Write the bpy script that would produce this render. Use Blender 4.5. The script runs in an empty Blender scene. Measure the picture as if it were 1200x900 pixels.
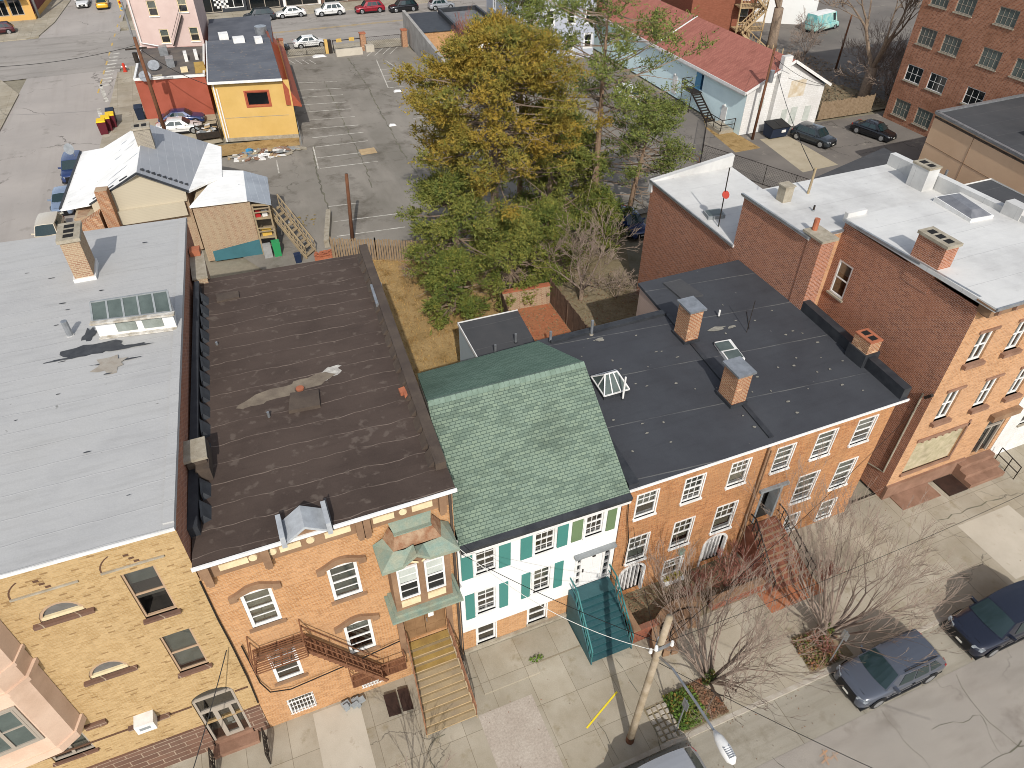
import bpy, bmesh, math, random
from mathutils import Vector, Matrix, Euler
R = math.radians
rnd = random.Random(7)
SC = bpy.context.scene
COL = SC.collection

# ---------------------------------------------------------------- camera, sky, sun, exposure
CAM_H = 29.0
F_PX, YAW, PITCH, ROLL = 838.8, R(22.79), R(40.72), R(-0.53)
def cam_axes():
    cy, sy = math.cos(YAW), math.sin(YAW)
    f = Vector((sy*math.cos(PITCH), cy*math.cos(PITCH), -math.sin(PITCH)))
    r = Vector((cy, -sy, 0)); d = f.cross(r)
    c, s = math.cos(ROLL), math.sin(ROLL)
    return c*r + s*d, -s*r + c*d, f
CR, CD, CF = cam_axes()
cam = bpy.data.cameras.new('camera'); camo = bpy.data.objects.new('camera', cam); COL.objects.link(camo)
cam.sensor_fit = 'HORIZONTAL'; cam.sensor_width = 36.0; cam.lens = F_PX/1200*36
cam.clip_start = 0.2; cam.clip_end = 2000
camo.matrix_world = Matrix(((CR.x, -CD.x, -CF.x, 0), (CR.y, -CD.y, -CF.y, 0), (CR.z, -CD.z, -CF.z, CAM_H), (0, 0, 0, 1)))
SC.camera = camo
SUN_EL, SUN_AZ = 39.0, 14.0          # light travels towards +Y, turned 14 degrees to +X
w = bpy.data.worlds.new('World'); SC.world = w; w.use_nodes = True
wn = w.node_tree; bgn = wn.nodes['Background']
sky = wn.nodes.new('ShaderNodeTexSky'); sky.sky_type = 'NISHITA'; sky.sun_disc = False
sky.sun_elevation = R(SUN_EL); sky.sun_rotation = R(180+SUN_AZ)
sky.air_density = 1.0; sky.dust_density = 1.6; sky.ozone_density = 1.0
hsv = wn.nodes.new('ShaderNodeHueSaturation'); hsv.inputs['Saturation'].default_value = 0.5      # thin bright overcast veil
wn.links.new(sky.outputs[0], hsv.inputs['Color']); wn.links.new(hsv.outputs[0], bgn.inputs[0]); bgn.inputs[1].default_value = 0.13
sun = bpy.data.lights.new('sun', 'SUN'); suno = bpy.data.objects.new('sun', sun); COL.objects.link(suno)
sun.energy = 2.8; sun.angle = R(0.5); sun.color = (1.0, 0.96, 0.9)
_d = Vector((math.sin(R(SUN_AZ))*math.cos(R(SUN_EL)), math.cos(R(SUN_AZ))*math.cos(R(SUN_EL)), -math.sin(R(SUN_EL))))
suno.rotation_euler = _d.to_track_quat('-Z', 'Y').to_euler(); suno.location = (-20, -60, 60)
SC.view_settings.view_transform = 'Standard'; SC.view_settings.look = 'None'
SC.view_settings.exposure = 0.42; SC.view_settings.gamma = 1.0
SC.view_settings.use_curve_mapping = False
SC.cycles.pixel_filter_type = 'BLACKMAN_HARRIS'; SC.cycles.filter_width = 0.95

def P(px, py, z=0.0):
    v = CR*((px-600)/F_PX) + CD*((py-450)/F_PX) + CF
    t = (z-CAM_H)/v.z
    return Vector((v.x*t, v.y*t, z))

# ---------------------------------------------------------------- mesh collector
class MB:
    def __init__(s): s.v, s.f, s.m = [], [], []
    def add(s, pts, faces, m=0):
        b = len(s.v); s.v += [tuple(p) for p in pts]
        for f in faces: s.f.append(tuple(b+i for i in f)); s.m.append(m)
    def poly(s, pts, m=0): s.add(pts, [tuple(range(len(pts)))], m)
    def box(s, x0, x1, y0, y1, z0, z1, m=0):
        s.hexa([(x0,y0,z0),(x1,y0,z0),(x1,y1,z0),(x0,y1,z0)], [(x0,y0,z1),(x1,y0,z1),(x1,y1,z1),(x0,y1,z1)], m)
    def hexa(s, a, b, m=0):
        n = len(a)
        fs = [tuple(reversed(range(n))), tuple(range(n, 2*n))] + [(i, (i+1) % n, n+(i+1) % n, n+i) for i in range(n)]
        s.add(list(a)+list(b), fs, m)
    def prism(s, xy, z0, z1, m=0, topz=None):
        s.hexa([(x, y, z0) for x, y in xy], [(p[0], p[1], (topz[i] if topz else z1)) for i, p in enumerate(xy)], m)
    def obox(s, c, ex, ey, ez, m=0):
        c, ex, ey, ez = map(Vector, (c, ex, ey, ez))
        s.hexa([c-ex-ey-ez, c+ex-ey-ez, c+ex+ey-ez, c-ex+ey-ez], [c-ex-ey+ez, c+ex-ey+ez, c+ex+ey+ez, c-ex+ey+ez], m)
    def bar(s, a, b, wd, th, m=0, up=(0,0,1)):
        a, b = Vector(a), Vector(b); d = b-a
        if d.length < 1e-6: return
        u = Vector(up)
        sd = d.cross(u)
        if sd.length < 1e-4: sd = d.cross(Vector((1,0,0)))
        sd.normalize(); n = sd.cross(d).normalized()
        s.obox((a+b)/2, d/2, sd*wd/2, n*th/2, m)
    def tube(s, pts, rad, n=6, m=0, cap=True):
        pts = [Vector(p) for p in pts]; k = len(pts)
        if not hasattr(rad, '__len__'): rad = [rad]*k
        b = len(s.v); prev = None
        for i, p in enumerate(pts):
            t = (pts[min(i+1, k-1)]-pts[max(i-1, 0)])
            if t.length < 1e-9: t = Vector((0,0,1))
            t.normalize()
            if prev is None:
                a = t.orthogonal().normalized()
            else:
                a = prev - t*prev.dot(t)
                a = a.normalized() if a.length > 1e-6 else t.orthogonal().normalized()
            prev = a; c = t.cross(a)
            for j in range(n):
                an = 2*math.pi*j/n
                s.v.append(tuple(p + (a*math.cos(an)+c*math.sin(an))*rad[i]))
        for i in range(k-1):
            for j in range(n):
                j2 = (j+1) % n
                s.f.append((b+i*n+j, b+i*n+j2, b+(i+1)*n+j2, b+(i+1)*n+j)); s.m.append(m)
        if cap and n > 2:
            s.f.append(tuple(b+j for j in reversed(range(n)))); s.m.append(m)
            s.f.append(tuple(b+(k-1)*n+j for j in range(n))); s.m.append(m)
    def cyl(s, c, r, z0, z1, n=12, m=0, r2=None):
        s.tube([(c[0], c[1], z0), (c[0], c[1], z1)], [r, r if r2 is None else r2], n, m)
    def build(s, name, mats, parent=None, smooth=False, world=True):
        me = bpy.data.meshes.new(name); me.from_pydata(s.v, [], s.f)
        mats = mats if isinstance(mats, (list, tuple)) else [mats]
        for q in mats: me.materials.append(q)
        if len(mats) > 1: me.polygons.foreach_set('material_index', s.m)
        if smooth: me.polygons.foreach_set('use_smooth', [True]*len(s.f))
        me.update()
        o = bpy.data.objects.new(name, me); COL.objects.link(o)
        if parent is not None:
            o.parent = parent
            if parent.type == 'EMPTY' and world:
                o.matrix_parent_inverse = Matrix.LocRotScale(parent.location, parent.rotation_euler, None).inverted()
        return o
def fixn(o):
    bm = bmesh.new(); bm.from_mesh(o.data); bmesh.ops.recalc_face_normals(bm, faces=bm.faces); bm.to_mesh(o.data); bm.free(); return o
def tag(o, label=None, cat=None, group=None, kind=None):
    if label: o['label'] = label
    if cat: o['category'] = cat
    if group: o['group'] = group
    if kind: o['kind'] = kind
    return o
def thing(name, label, cat, loc=(0,0,0), group=None, rz=0.0):
    o = bpy.data.objects.new(name, None); COL.objects.link(o); o.empty_display_size = .3
    o.location = loc; o.rotation_euler = (0, 0, rz)
    return tag(o, label, cat, group)
def struct(name, mb, mats, smooth=False):
    return tag(mb.build(name, mats, None, smooth), kind='structure')
def kids(o): return [c for c in list(bpy.data.objects) if c.parent == o]
KIDS = {}
def dup(o, loc=None, rz=None, parent=None, label=None):
    c = o.copy(); COL.objects.link(c)
    if parent is not None: c.parent = parent
    if loc is not None: c.location = loc
    if rz is not None: c.rotation_euler = (0, 0, rz)
    if label: c['label'] = label
    for ch in kids(o): dup(ch, parent=c)
    return c

# ---------------------------------------------------------------- materials
def lin(h):
    if isinstance(h, (tuple, list)): return tuple(h[:3])+(1,)
    h = h.lstrip('#'); o = []
    for i in (0, 2, 4):
        c = int(h[i:i+2], 16)/255
        o.append(c/12.92 if c <= .04045 else ((c+.055)/1.055)**2.4)
    return tuple(o)+(1,)
class NT:
    def __init__(s, name, rough=.8, metal=0.0, spec=.3):
        s.mat = bpy.data.materials.new(name); s.mat.use_nodes = True
        s.t = s.mat.node_tree; s.b = s.t.nodes['Principled BSDF']
        s.b.inputs['Roughness'].default_value = rough; s.b.inputs['Metallic'].default_value = metal
        s.b.inputs['Specular IOR Level'].default_value = spec
    def n(s, ty, **kw):
        q = s.t.nodes.new(ty)
        for k, v in kw.items():
            if k.startswith('i_'):
                key = k[2:]; key = int(key) if key.isdigit() else key.replace('_', ' ')
                s.set(q.inputs[key], v)
            else: setattr(q, k, v)
        return q
    def set(s, inp, v):
        if isinstance(v, bpy.types.NodeSocket): s.t.links.new(v, inp)
        else: inp.default_value = v
    def co(s): return s.n('ShaderNodeTexCoord').outputs['Object']
    def math(s, op, a, b=0.0, c=0.0):
        q = s.n('ShaderNodeMath', operation=op)
        s.set(q.inputs[0], a); s.set(q.inputs[1], b); s.set(q.inputs[2], c); return q.outputs[0]
    def noise(s, vec, scale, det=4.0, rough=.6, dist=0.0, col=False):
        q = s.n('ShaderNodeTexNoise'); s.set(q.inputs['Vector'], vec); s.set(q.inputs['Scale'], scale)
        s.set(q.inputs['Detail'], det); s.set(q.inputs['Roughness'], rough); s.set(q.inputs['Distortion'], dist)
        return q.outputs[1 if col else 0]
    def ramp(s, f, lo, hi):
        q = s.n('ShaderNodeMapRange', clamp=True); s.set(q.inputs[0], f); s.set(q.inputs[1], lo); s.set(q.inputs[2], hi); return q.outputs[0]
    def mix(s, f, a, b, blend='MIX'):
        q = s.n('ShaderNodeMix', data_type='RGBA', blend_type=blend)
        s.set(q.inputs[0], f); s.set(q.inputs[6], a); s.set(q.inputs[7], b); return q.outputs[2]
    def xyz(s, v):
        q = s.n('ShaderNodeSeparateXYZ'); s.set(q.inputs[0], v); return q.outputs
    def comb(s, x, y, z=0.0):
        q = s.n('ShaderNodeCombineXYZ'); s.set(q.inputs[0], x); s.set(q.inputs[1], y); s.set(q.inputs[2], z); return q.outputs[0]
    def col(s, v): s.set(s.b.inputs['Base Color'], v); return s
    def bump(s, h, strength=.3, dist=.02):
        q = s.n('ShaderNodeBump'); s.set(q.inputs['Height'], h); q.inputs['Strength'].default_value = strength
        q.inputs['Distance'].default_value = dist; s.t.links.new(q.outputs[0], s.b.inputs['Normal'])
def grime(t, c, co, amt=.25, sc=.35, dark=(.35,.32,.3,1)):
    f = t.math('MULTIPLY', t.ramp(t.noise(co, sc, 6, .65), .5, .78), amt)
    return t.mix(f, c, t.mix(1.0, c, dark, 'MULTIPLY'))
def plain(name, c, rough=.6, metal=0.0, c2=None, sc=3.0, spec=.3, fine=25.0, fa=.12, dirt=0.0, bump=0.0):
    t = NT(name, rough, metal, spec); co = t.co()
    a = lin(c)
    k = t.mix(t.ramp(t.noise(co, sc, 5), .35, .65), a, lin(c2)) if c2 else t.mix(0.0, a, a)
    f = t.noise(co, fine, 3)
    g = t.math('ADD', t.math('MULTIPLY', t.math('SUBTRACT', f, .5), fa*2), 1.0)
    k = t.mix(1.0, k, t.comb(g, g, g), 'MULTIPLY')
    if dirt: k = grime(t, k, co, dirt, .8)
    t.col(k)
    if bump: t.bump(f, bump, .02)
    return t.mat
def brick(name, a, b, mortar, c3=None, bw=.215, bh=.075, ms=.009, c3amt=.5, c3sc=.5, dirt=.25, spots=None, off=.5, rough=.9, bmp=.35, flat=False, stretch=None):
    t = NT(name, rough, 0, .15); co = t.co(); x, y, z = t.xyz(co)
    u, v = (x, y) if flat else (t.math('ADD', x, y), z)
    uv = t.comb(u, v)
    q = t.n('ShaderNodeTexBrick', offset=off)
    t.set(q.inputs['Vector'], uv); q.inputs['Scale'].default_value = 1.0
    q.inputs['Brick Width'].default_value = bw; q.inputs['Row Height'].default_value = bh
    q.inputs['Mortar Size'].default_value = ms; q.inputs['Mortar Smooth'].default_value = .3; q.inputs['Bias'].default_value = 0
    q.inputs['Color1'].default_value = lin(a); q.inputs['Color2'].default_value = lin(b); q.inputs['Mortar'].default_value = lin(mortar)
    k = q.outputs[0]
    if c3:
        k = t.mix(t.math('MULTIPLY', t.ramp(t.noise(co, c3sc, 6, .7), .4, .7), c3amt), k, lin(c3))
    if spots:   # odd dark bricks
        q2 = t.n('ShaderNodeTexBrick', offset=off); t.set(q2.inputs['Vector'], uv); q2.inputs['Scale'].default_value = 1.0
        q2.inputs['Brick Width'].default_value = bw; q2.inputs['Row Height'].default_value = bh; q2.inputs['Mortar Size'].default_value = 0
        q2.inputs['Color1'].default_value = (0,0,0,1); q2.inputs['Color2'].default_value = (1,1,1,1); q2.inputs['Bias'].default_value = 0
        k = t.mix(t.math('MULTIPLY', t.ramp(q2.outputs[0], .955, .975), .6), k, lin(spots))
    st = t.noise(t.comb(t.math('MULTIPLY', u, 2.2), t.math('MULTIPLY', v, .22)), 1.0, 5, .7)
    k = t.mix(t.math('MULTIPLY', t.ramp(st, .52, .75), dirt), k, t.mix(1.0, k, (.45,.42,.4,1), 'MULTIPLY'))
    k = grime(t, k, co, dirt*.6, .25)
    fn = t.noise(co, 14, 3); g = t.math('ADD', t.math('MULTIPLY', t.math('SUBTRACT', fn, .5), .5), 1.0)
    k = t.mix(1.0, k, t.comb(g, g, g), 'MULTIPLY')
    t.col(k); t.bump(q.outputs[1], -bmp, .01)
    return t.mat
def ground(name, a, b, sc=.25, c3=None, c3t=(.58,.66), fine=18, fa=.25, rough=.95, crack=0.0, crackc='#3a3632', joint=None, jointc='#6b6254', spec=.15, streak=None):
    t = NT(name, rough, 0, spec); co = t.co(); x, y, z = t.xyz(co)
    k = t.mix(t.ramp(t.noise(co, sc, 7, .62), .36, .64), lin(a), lin(b))
    if joint:
        q = t.n('ShaderNodeTexBrick', offset=joint[3] if len(joint) > 3 else 0.0); t.set(q.inputs['Vector'], t.comb(x, y)); q.inputs['Scale'].default_value = 1
        q.inputs['Brick Width'].default_value = joint[0]; q.inputs['Row Height'].default_value = joint[1]; q.inputs['Mortar Size'].default_value = joint[2]
        q.inputs['Mortar Smooth'].default_value = .2
        q.inputs['Color1'].default_value = (.9,.9,.89,1); q.inputs['Color2'].default_value = (1.07,1.07,1.06,1); q.inputs['Mortar'].default_value = (.58,.55,.5,1)
        k = t.mix(1.0, k, q.outputs[0], 'MULTIPLY')
    if streak:
        k = t.mix(t.math('MULTIPLY', t.ramp(t.noise(t.comb(t.math('MULTIPLY', x, streak[0]), t.math('MULTIPLY', y, streak[1])), 1.0, 5, .6), .5, .7), streak[2]), k, lin(streak[3]))
    if c3: k = t.mix(t.ramp(t.noise(co, sc*2.3, 6, .7), *c3t), k, lin(c3))
    if crack:
        wv = t.n('ShaderNodeVectorMath', operation='ADD'); t.set(wv.inputs[0], co)
        nz = t.n('ShaderNodeVectorMath', operation='SCALE'); t.set(nz.inputs[0], t.noise(co, .8, 5, .6, 0, True)); nz.inputs['Scale'].default_value = 1.6
        t.set(wv.inputs[1], nz.outputs[0])
        vo = t.n('ShaderNodeTexVoronoi', feature='DISTANCE_TO_EDGE'); t.set(vo.inputs['Vector'], wv.outputs[0]); vo.inputs['Scale'].default_value = crack
        msk = t.ramp(t.noise(co, .12, 4), .5, .58)
        f = t.math('MULTIPLY', t.math('SUBTRACT', 1.0, t.ramp(vo.outputs[0], .0, .012)), t.math('MULTIPLY', msk, .7))
        k = t.mix(f, k, lin(crackc))
    f = t.noise(co, fine, 4, .7); g = t.math('ADD', t.math('MULTIPLY', t.math('SUBTRACT', f, .5), fa*2), 1.0)
    k = t.mix(1.0, k, t.comb(g, g, g), 'MULTIPLY')
    t.col(k); t.bump(f, .25, .02)
    return t.mat
def membrane(name, a, b, seam, sp, ang=0.0, sc=.5, sw=.035, wob=.12, rough=.85, spots=None, spt=(.7,.74), samt=.6, fa=.12, along='y', spec=.2, cross=None, streak=0.0):
    t = NT(name, rough, 0, spec); co = t.co(); x, y, z = t.xyz(co)
    k = t.mix(t.ramp(t.noise(co, sc, 7, .65), .35, .65), lin(a), lin(b))
    r_ = t.math('ADD', t.math('MULTIPLY', y if along == 'y' else x, math.cos(ang)), t.math('MULTIPLY', x if along == 'y' else y, math.sin(ang)))
    wn_ = t.math('MULTIPLY', t.math('SUBTRACT', t.noise(co, .45, 3), .5), wob*2)
    fr = t.math('FRACT', t.math('DIVIDE', t.math('ADD', r_, wn_), sp))
    ln = t.math('SUBTRACT', 1.0, t.ramp(t.math('ABSOLUTE', t.math('SUBTRACT', fr, .5)), sw/sp*.4, sw/sp))
    br = t.ramp(t.noise(co, .9, 4), .3, .6)
    k = t.mix(t.math('MULTIPLY', t.math('MULTIPLY', ln, br), samt), k, lin(seam))
    if streak:
        s2 = t.noise(t.comb(t.math('MULTIPLY', x, .35), t.math('MULTIPLY', y, 3.5)), 1.0, 5, .65)
        k = t.mix(t.math('MULTIPLY', t.ramp(s2, .5, .75), streak), k, t.mix(1.0, k, (.55,.54,.53,1), 'MULTIPLY'))
    if spots: k = t.mix(t.ramp(t.noise(co, 2.6, 3, .5), *spt), k, lin(spots))
    f = t.noise(co, 22, 4, .7); g = t.math('ADD', t.math('MULTIPLY', t.math('SUBTRACT', f, .5), fa*2), 1.0)
    k = t.mix(1.0, k, t.comb(g, g, g), 'MULTIPLY'); k = grime(t, k, co, .25, .3)
    t.col(k); t.bump(t.math('ADD', t.noise(co, 1.2, 4), t.math('MULTIPLY', ln, .4)), .3, .06)
    return t.mat
def shingle(name, a, b, c, row=.2, bw=.34, ycos=.8):
    t = NT(name, .95, 0, .1); co = t.co(); x, y, z = t.xyz(co)
    v = t.math('DIVIDE', y, ycos)
    def bk(w_, off, ca, cb, mo, ms):
        q = t.n('ShaderNodeTexBrick', offset=off); t.set(q.inputs['Vector'], t.comb(x, v)); q.inputs['Scale'].default_value = 1
        q.inputs['Brick Width'].default_value = w_; q.inputs['Row Height'].default_value = row; q.inputs['Mortar Size'].default_value = ms
        q.inputs['Mortar Smooth'].default_value = .1; q.inputs['Color1'].default_value = ca; q.inputs['Color2'].default_value = cb; q.inputs['Mortar'].default_value = mo
        return q.outputs[0]
    k = bk(bw, .37, lin(a), lin(b), lin(c), .012)
    m = bk(bw*2.3, .61, (0,0,0,1), (1,1,1,1), (0,0,0,1), .0)
    k = t.mix(t.math('MULTIPLY', t.ramp(m, .62, .68), .42), k, lin(c))
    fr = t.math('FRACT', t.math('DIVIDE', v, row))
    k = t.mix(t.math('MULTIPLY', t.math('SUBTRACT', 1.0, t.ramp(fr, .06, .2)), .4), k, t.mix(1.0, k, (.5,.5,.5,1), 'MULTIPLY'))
    f = t.noise(co, 30, 3, .7); g = t.math('ADD', t.math('MULTIPLY', t.math('SUBTRACT', f, .5), .4), 1.0)
    k = t.mix(1.0, k, t.comb(g, g, g), 'MULTIPLY'); k = grime(t, k, co, .4, .55)
    t.col(k); t.bump(fr, .4, .02)
    return t.mat
def siding(name, a, row=.11, rough=.6, dirt=.12):
    t = NT(name, rough, 0, .3); co = t.co(); x, y, z = t.xyz(co)
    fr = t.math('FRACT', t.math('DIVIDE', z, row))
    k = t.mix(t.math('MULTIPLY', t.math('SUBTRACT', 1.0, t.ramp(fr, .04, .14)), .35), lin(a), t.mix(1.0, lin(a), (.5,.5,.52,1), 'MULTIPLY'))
    k = grime(t, k, co, dirt, .6)
    t.col(k); t.bump(fr, -.5, .02)
    return t.mat
def foliage(name, a, b, c, rough=.7, sc=.55, tr=0.25):
    t = NT(name, rough, 0, .2); co = t.co()
    k = t.mix(t.ramp(t.noise(co, sc, 4, .6), .38, .62), lin(a), lin(b))
    k = t.mix(t.ramp(t.noise(co, 3.1, 3, .6), .5, .72), k, lin(c))
    f = t.noise(co, 9, 2); g = t.math('ADD', t.math('MULTIPLY', t.math('SUBTRACT', f, .5), .9), 1.0)
    k = t.mix(1.0, k, t.comb(g, g, g), 'MULTIPLY')
    t.col(k)
    return t.mat
def glass(name, tint='#23282a', rough=.06, refl=.22):
    t = NT(name); tr = t.n('ShaderNodeBsdfTransparent'); gl = t.n('ShaderNodeBsdfGlossy'); gl.inputs['Roughness'].default_value = rough
    tr.inputs[0].default_value = (.72, .76, .75, 1)
    lw = t.n('ShaderNodeLayerWeight'); lw.inputs['Blend'].default_value = .35
    mx = t.n('ShaderNodeMixShader'); t.set(mx.inputs[0], t.math('ADD', t.math('MULTIPLY', lw.outputs[0], .6), refl))
    t.t.links.new(tr.outputs[0], mx.inputs[1]); t.t.links.new(gl.outputs[0], mx.inputs[2])
    t.t.links.new(mx.outputs[0], t.t.nodes['Material Output'].inputs[0])
    return t.mat
# ---------------------------------------------------------------- the materials of this place
m = {}
m['asphalt_front'] = ground('asphalt_front', '#8a847c', '#979086', .16, '#787067', (.58,.74), 34, .34, crack=.3, crackc='#625b53', streak=(.22,.9,.4,'#776f66'))
m['gutter'] = ground('gutter_concrete', '#8f897d', '#999386', .3, '#7d7667', (.52,.68), 25, .2, joint=(3.1,50,.02), streak=(.15,2.5,.5,'#7b7465'))
m['kerb'] = plain('kerb_stone', '#aaa397', .9, c2='#9a9183', dirt=.3)
m['walk'] = ground('sidewalk_concrete', '#a39b8c', '#938a79', .5, '#82775f', (.56,.74), 26, .22, joint=(1.62,1.72,.012), crack=.3, streak=(.7,.25,.35,'#857b69'))
m['walk_new'] = ground('sidewalk_pale', '#b5ad9e', '#aaa293', .6, '#9a907f', (.6,.72), 30, .14)
m['walk_agg'] = ground('sidewalk_aggregate', '#a89e92', '#9b9084', .8, None, (.6,.7), 12, .5)
m['lot'] = ground('lot_asphalt', '#757067', '#89837a', .11, '#5d574e', (.52,.68), 22, .3, crack=.16, crackc='#4d4942', streak=(.4,.09,.45,'#979086'))
m['lot_dark'] = ground('alley_asphalt', '#67625d', '#77716a', .16, '#8d867b', (.6,.7), 25, .18, crack=.18)
m['road'] = ground('road_asphalt', '#8a857f', '#98928b', .1, '#77716a', (.56,.7), 25, .24, crack=.15, crackc='#625c55', streak=(.1,.7,.5,'#716b64'))
m['side'] = ground('side_street_asphalt', '#96908a', '#a29b94', .12, '#87817a', (.6,.7), 25, .14, crack=.13, streak=(.8,.06,.3,'#847d76'))
m['conc'] = ground('pale_concrete', '#aa9f8a', '#9d927c', .5, '#8c8069', (.58,.7), 25, .18)
m['earth'] = ground('bare_earth', '#857a64', '#766a52', .4, '#60553f', (.5,.7), 6, .5)
m['drygrass'] = ground('dry_grass_ground', '#8f774f', '#a0865c', .5, '#6f5630', (.5,.7), 7, .5)
m['paver'] = brick('brick_paving', '#a9694a', '#985a3e', '#8a6a50', '#8e7050', .2, .1, .006, flat=True, dirt=.25)
m['paint'] = plain('road_paint', '#c9c5bb', .8, c2='#8f897e', sc=1.6, fine=6, fa=.35)
m['paint_y'] = plain('yellow_road_paint', '#c9a44a', .8, c2='#a58f63', sc=1.6)
m['crackline'] = plain('crack_fill', '#5a564e', .95, c2='#6d6a58', sc=.9, fa=.35)
m['brickA'] = brick('yellow_brick', '#b2966c', '#997c52', '#ab9672', '#bfa57c', .2, .07, .008, c3amt=.4, dirt=.24, spots='#7d6242')
m['brickB'] = brick('orange_tan_brick', '#ba8b5e', '#9b6e46', '#b3987a', '#c6a07a', .22, .072, .008, c3amt=.4, dirt=.3)
m['brickD'] = brick('orange_brick', '#b47c4e', '#905b38', '#a78a6c', '#b89068', .22, .072, .009, c3amt=.4, dirt=.45)
m['brickDark'] = brick('red_side_brick', '#a36a4c', '#784a34', '#b5988a', '#a9735a', .24, .082, .012, c3amt=.45, dirt=.3)
m['brickE'] = brick('tan_front_brick', '#be9068', '#9c714e', '#b59a7e', '#c6a080', .24, .08, .009, c3amt=.4, dirt=.22)
m['brickChim'] = brick('chimney_brick', '#a5714e', '#8a5840', '#b09a80', '#70503c', .23, .085, .016, c3amt=.4, dirt=.3, spots='#d8b08a')
m['greychim'] = brick('grey_rendered_brick', '#8f877c', '#7d766c', '#a09888', '#a39a88', .25, .1, .016, c3amt=.6, dirt=.35)
m['brickOld'] = brick('weathered_brick', '#a0836a', '#876350', '#a8987f', '#a6967c', .23, .085, .018, c3amt=.6, dirt=.35)
m['brickR'] = brick('mill_brick', '#a8745a', '#80503c', '#a08a78', '#7e563f', .3, .1, .012, c3amt=.5, dirt=.25)
m['stoopbrick'] = plain('stoop_brick', '#8a5a46', .9, c2='#75493a', sc=3, fa=.25, dirt=.3)
m['brickO'] = brick('red_block', '#8a5542', '#7c4a38', '#7a5444', None, .22, .075, .008, dirt=.2)
m['brownstone'] = plain('brownstone', '#8f7258', .9, c2='#7b604a', sc=1.5, fa=.2, dirt=.35)
m['stoneA'] = brick('brown_stone_base', '#6f574a', '#5f4a40', '#9a8a78', '#7d5a48', .95, .32, .02, c3amt=.6, dirt=.3)
m['bstone_red'] = plain('red_stone', '#8f6f5c', .9, c2='#7c5e4c', sc=1.5, fa=.2, dirt=.3)
m['roofA'] = membrane('silver_coated_roof', '#a6a5a3', '#b2b1ae', '#93928f', 1.05, 0.0, .3, .022, .12, .7, '#84837f', (.73,.78), .3, .14, streak=.28)
m['roofB'] = membrane('brown_felt_roof', '#50443d', '#463b35', '#8f8074', .98, .035, .3, .024, .3, .85, '#5d524a', (.6,.7), .6, .2, streak=.3)
m['roofD'] = membrane('black_rubber_roof', '#434549', '#3d3e42', '#777672', 3.0, .1, .4, .035, .06, .7, '#6a6967', (.745,.79), .6, .13, streak=.25)
m['roofEll'] = membrane('dark_felt_roof', '#424345', '#4a4a4b', '#5e5e5d', 2.0, 0, .5, .03, .1, .8)
m['roofE'] = membrane('white_membrane_roof', '#cccbc7', '#bcbbb8', '#a09f9d', 1.9, 0, .3, .02, .05, .55, '#aeada9', (.7,.78), .6, .06, streak=.18)
m['flash'] = plain('black_flashing', '#2a2c30', .5, c2='#383a3d', sc=2)
m['brownflash'] = plain('brown_flashing', '#54493f', .7, c2='#453b34', sc=1.5, fa=.2)
m['shingle'] = shingle('green_shingle', '#6c7b6e', '#768473', '#4a584f', .13, .22, .8)
m['shingle_r'] = shingle('green_shingle_rear', '#687d6f', '#708576', '#4f6558', .13, .22, .85)
m['shinglecap'] = brick('ridge_cap', '#7f9a74', '#74906a', '#52694d', None, .22, 5, .02, flat=True)
m['siding'] = siding('white_clapboard', '#dcdcd9', .105, dirt=.1)
m['siding_tan'] = siding('beige_siding', '#b5ab96', .12)
m['siding_blue'] = siding('grey_blue_siding', '#a8b4b8', .12)
m['siding_pinkish'] = siding('pale_ribbed_siding', '#b7a193', .14, dirt=.3)
m['white'] = plain('white_paint', '#dfdedb', .5, c2='#d0cec9', dirt=.22, fa=.06)
m['cream'] = plain('cream_paint', '#d9c9a4', .6, c2='#c9b893')
m['pinkstucco'] = plain('pink_stucco', '#d3b8a2', .8, c2='#c8ab94', sc=.8, dirt=.12)
m['tanframe'] = plain('tan_wood_frame', '#a88e74', .6)
m['ventgrey'] = plain('vent_slats', '#6b6864', .8, c2='#5c5955')
m['darkline'] = plain('dark_brick_line', '#5a4232', .9)
m['greypaint'] = plain('grey_paint', '#8b8f90', .5, c2='#7b7f80')
m['frame_grey'] = plain('grey_frame', '#9b9184', .5)
m['copper'] = plain('verdigris_copper', '#77897d', .75, c2='#8c8f7c', sc=2.6, fa=.3, dirt=.45)
m['rustroof'] = plain('rusted_metal', '#9a8168', .8, c2='#7a5238', sc=3.0, fa=.3)
m['shutter'] = siding('green_shutter', '#437c74', .05, .5, .1)
m['shutter_old'] = siding('faded_green_shutter', '#667a58', .05, .6, .25)
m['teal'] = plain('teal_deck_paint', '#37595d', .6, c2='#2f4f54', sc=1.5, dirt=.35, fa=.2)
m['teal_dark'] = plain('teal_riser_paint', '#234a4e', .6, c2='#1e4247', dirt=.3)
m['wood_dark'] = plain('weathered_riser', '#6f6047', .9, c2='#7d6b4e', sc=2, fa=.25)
m['tealrail'] = plain('teal_rail_paint', '#38706f', .5)
m['wood'] = plain('weathered_wood', '#8b7c66', .9, c2='#9d8b6c', sc=1.4, fa=.22, dirt=.3)
m['wood_y'] = plain('yellow_wood', '#9c8148', .9, c2='#866c3c', sc=1.4, fa=.2)
m['woodnew'] = plain('pine_lumber', '#b39b76', .85, c2='#9e8766', sc=2)
m['fence_wood'] = plain('grey_fence_wood', '#7d6a53', .95, c2='#8e7b64', sc=3, fa=.3)
m['fence_dark'] = plain('dark_fence_wood', '#5c4a3e', .95, c2='#6d594a', sc=3, fa=.25)
m['pole'] = plain('utility_pole_wood', '#a89a86', .95, c2='#8f8069', sc=2, fa=.25, dirt=.3)
m['pole_dark'] = plain('brown_pole_wood', '#6d4a35', .95, c2='#5b3d2c', sc=2, fa=.2)
m['iron'] = plain('black_iron', '#26231f', .6, c2='#332a24', sc=4)
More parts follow.
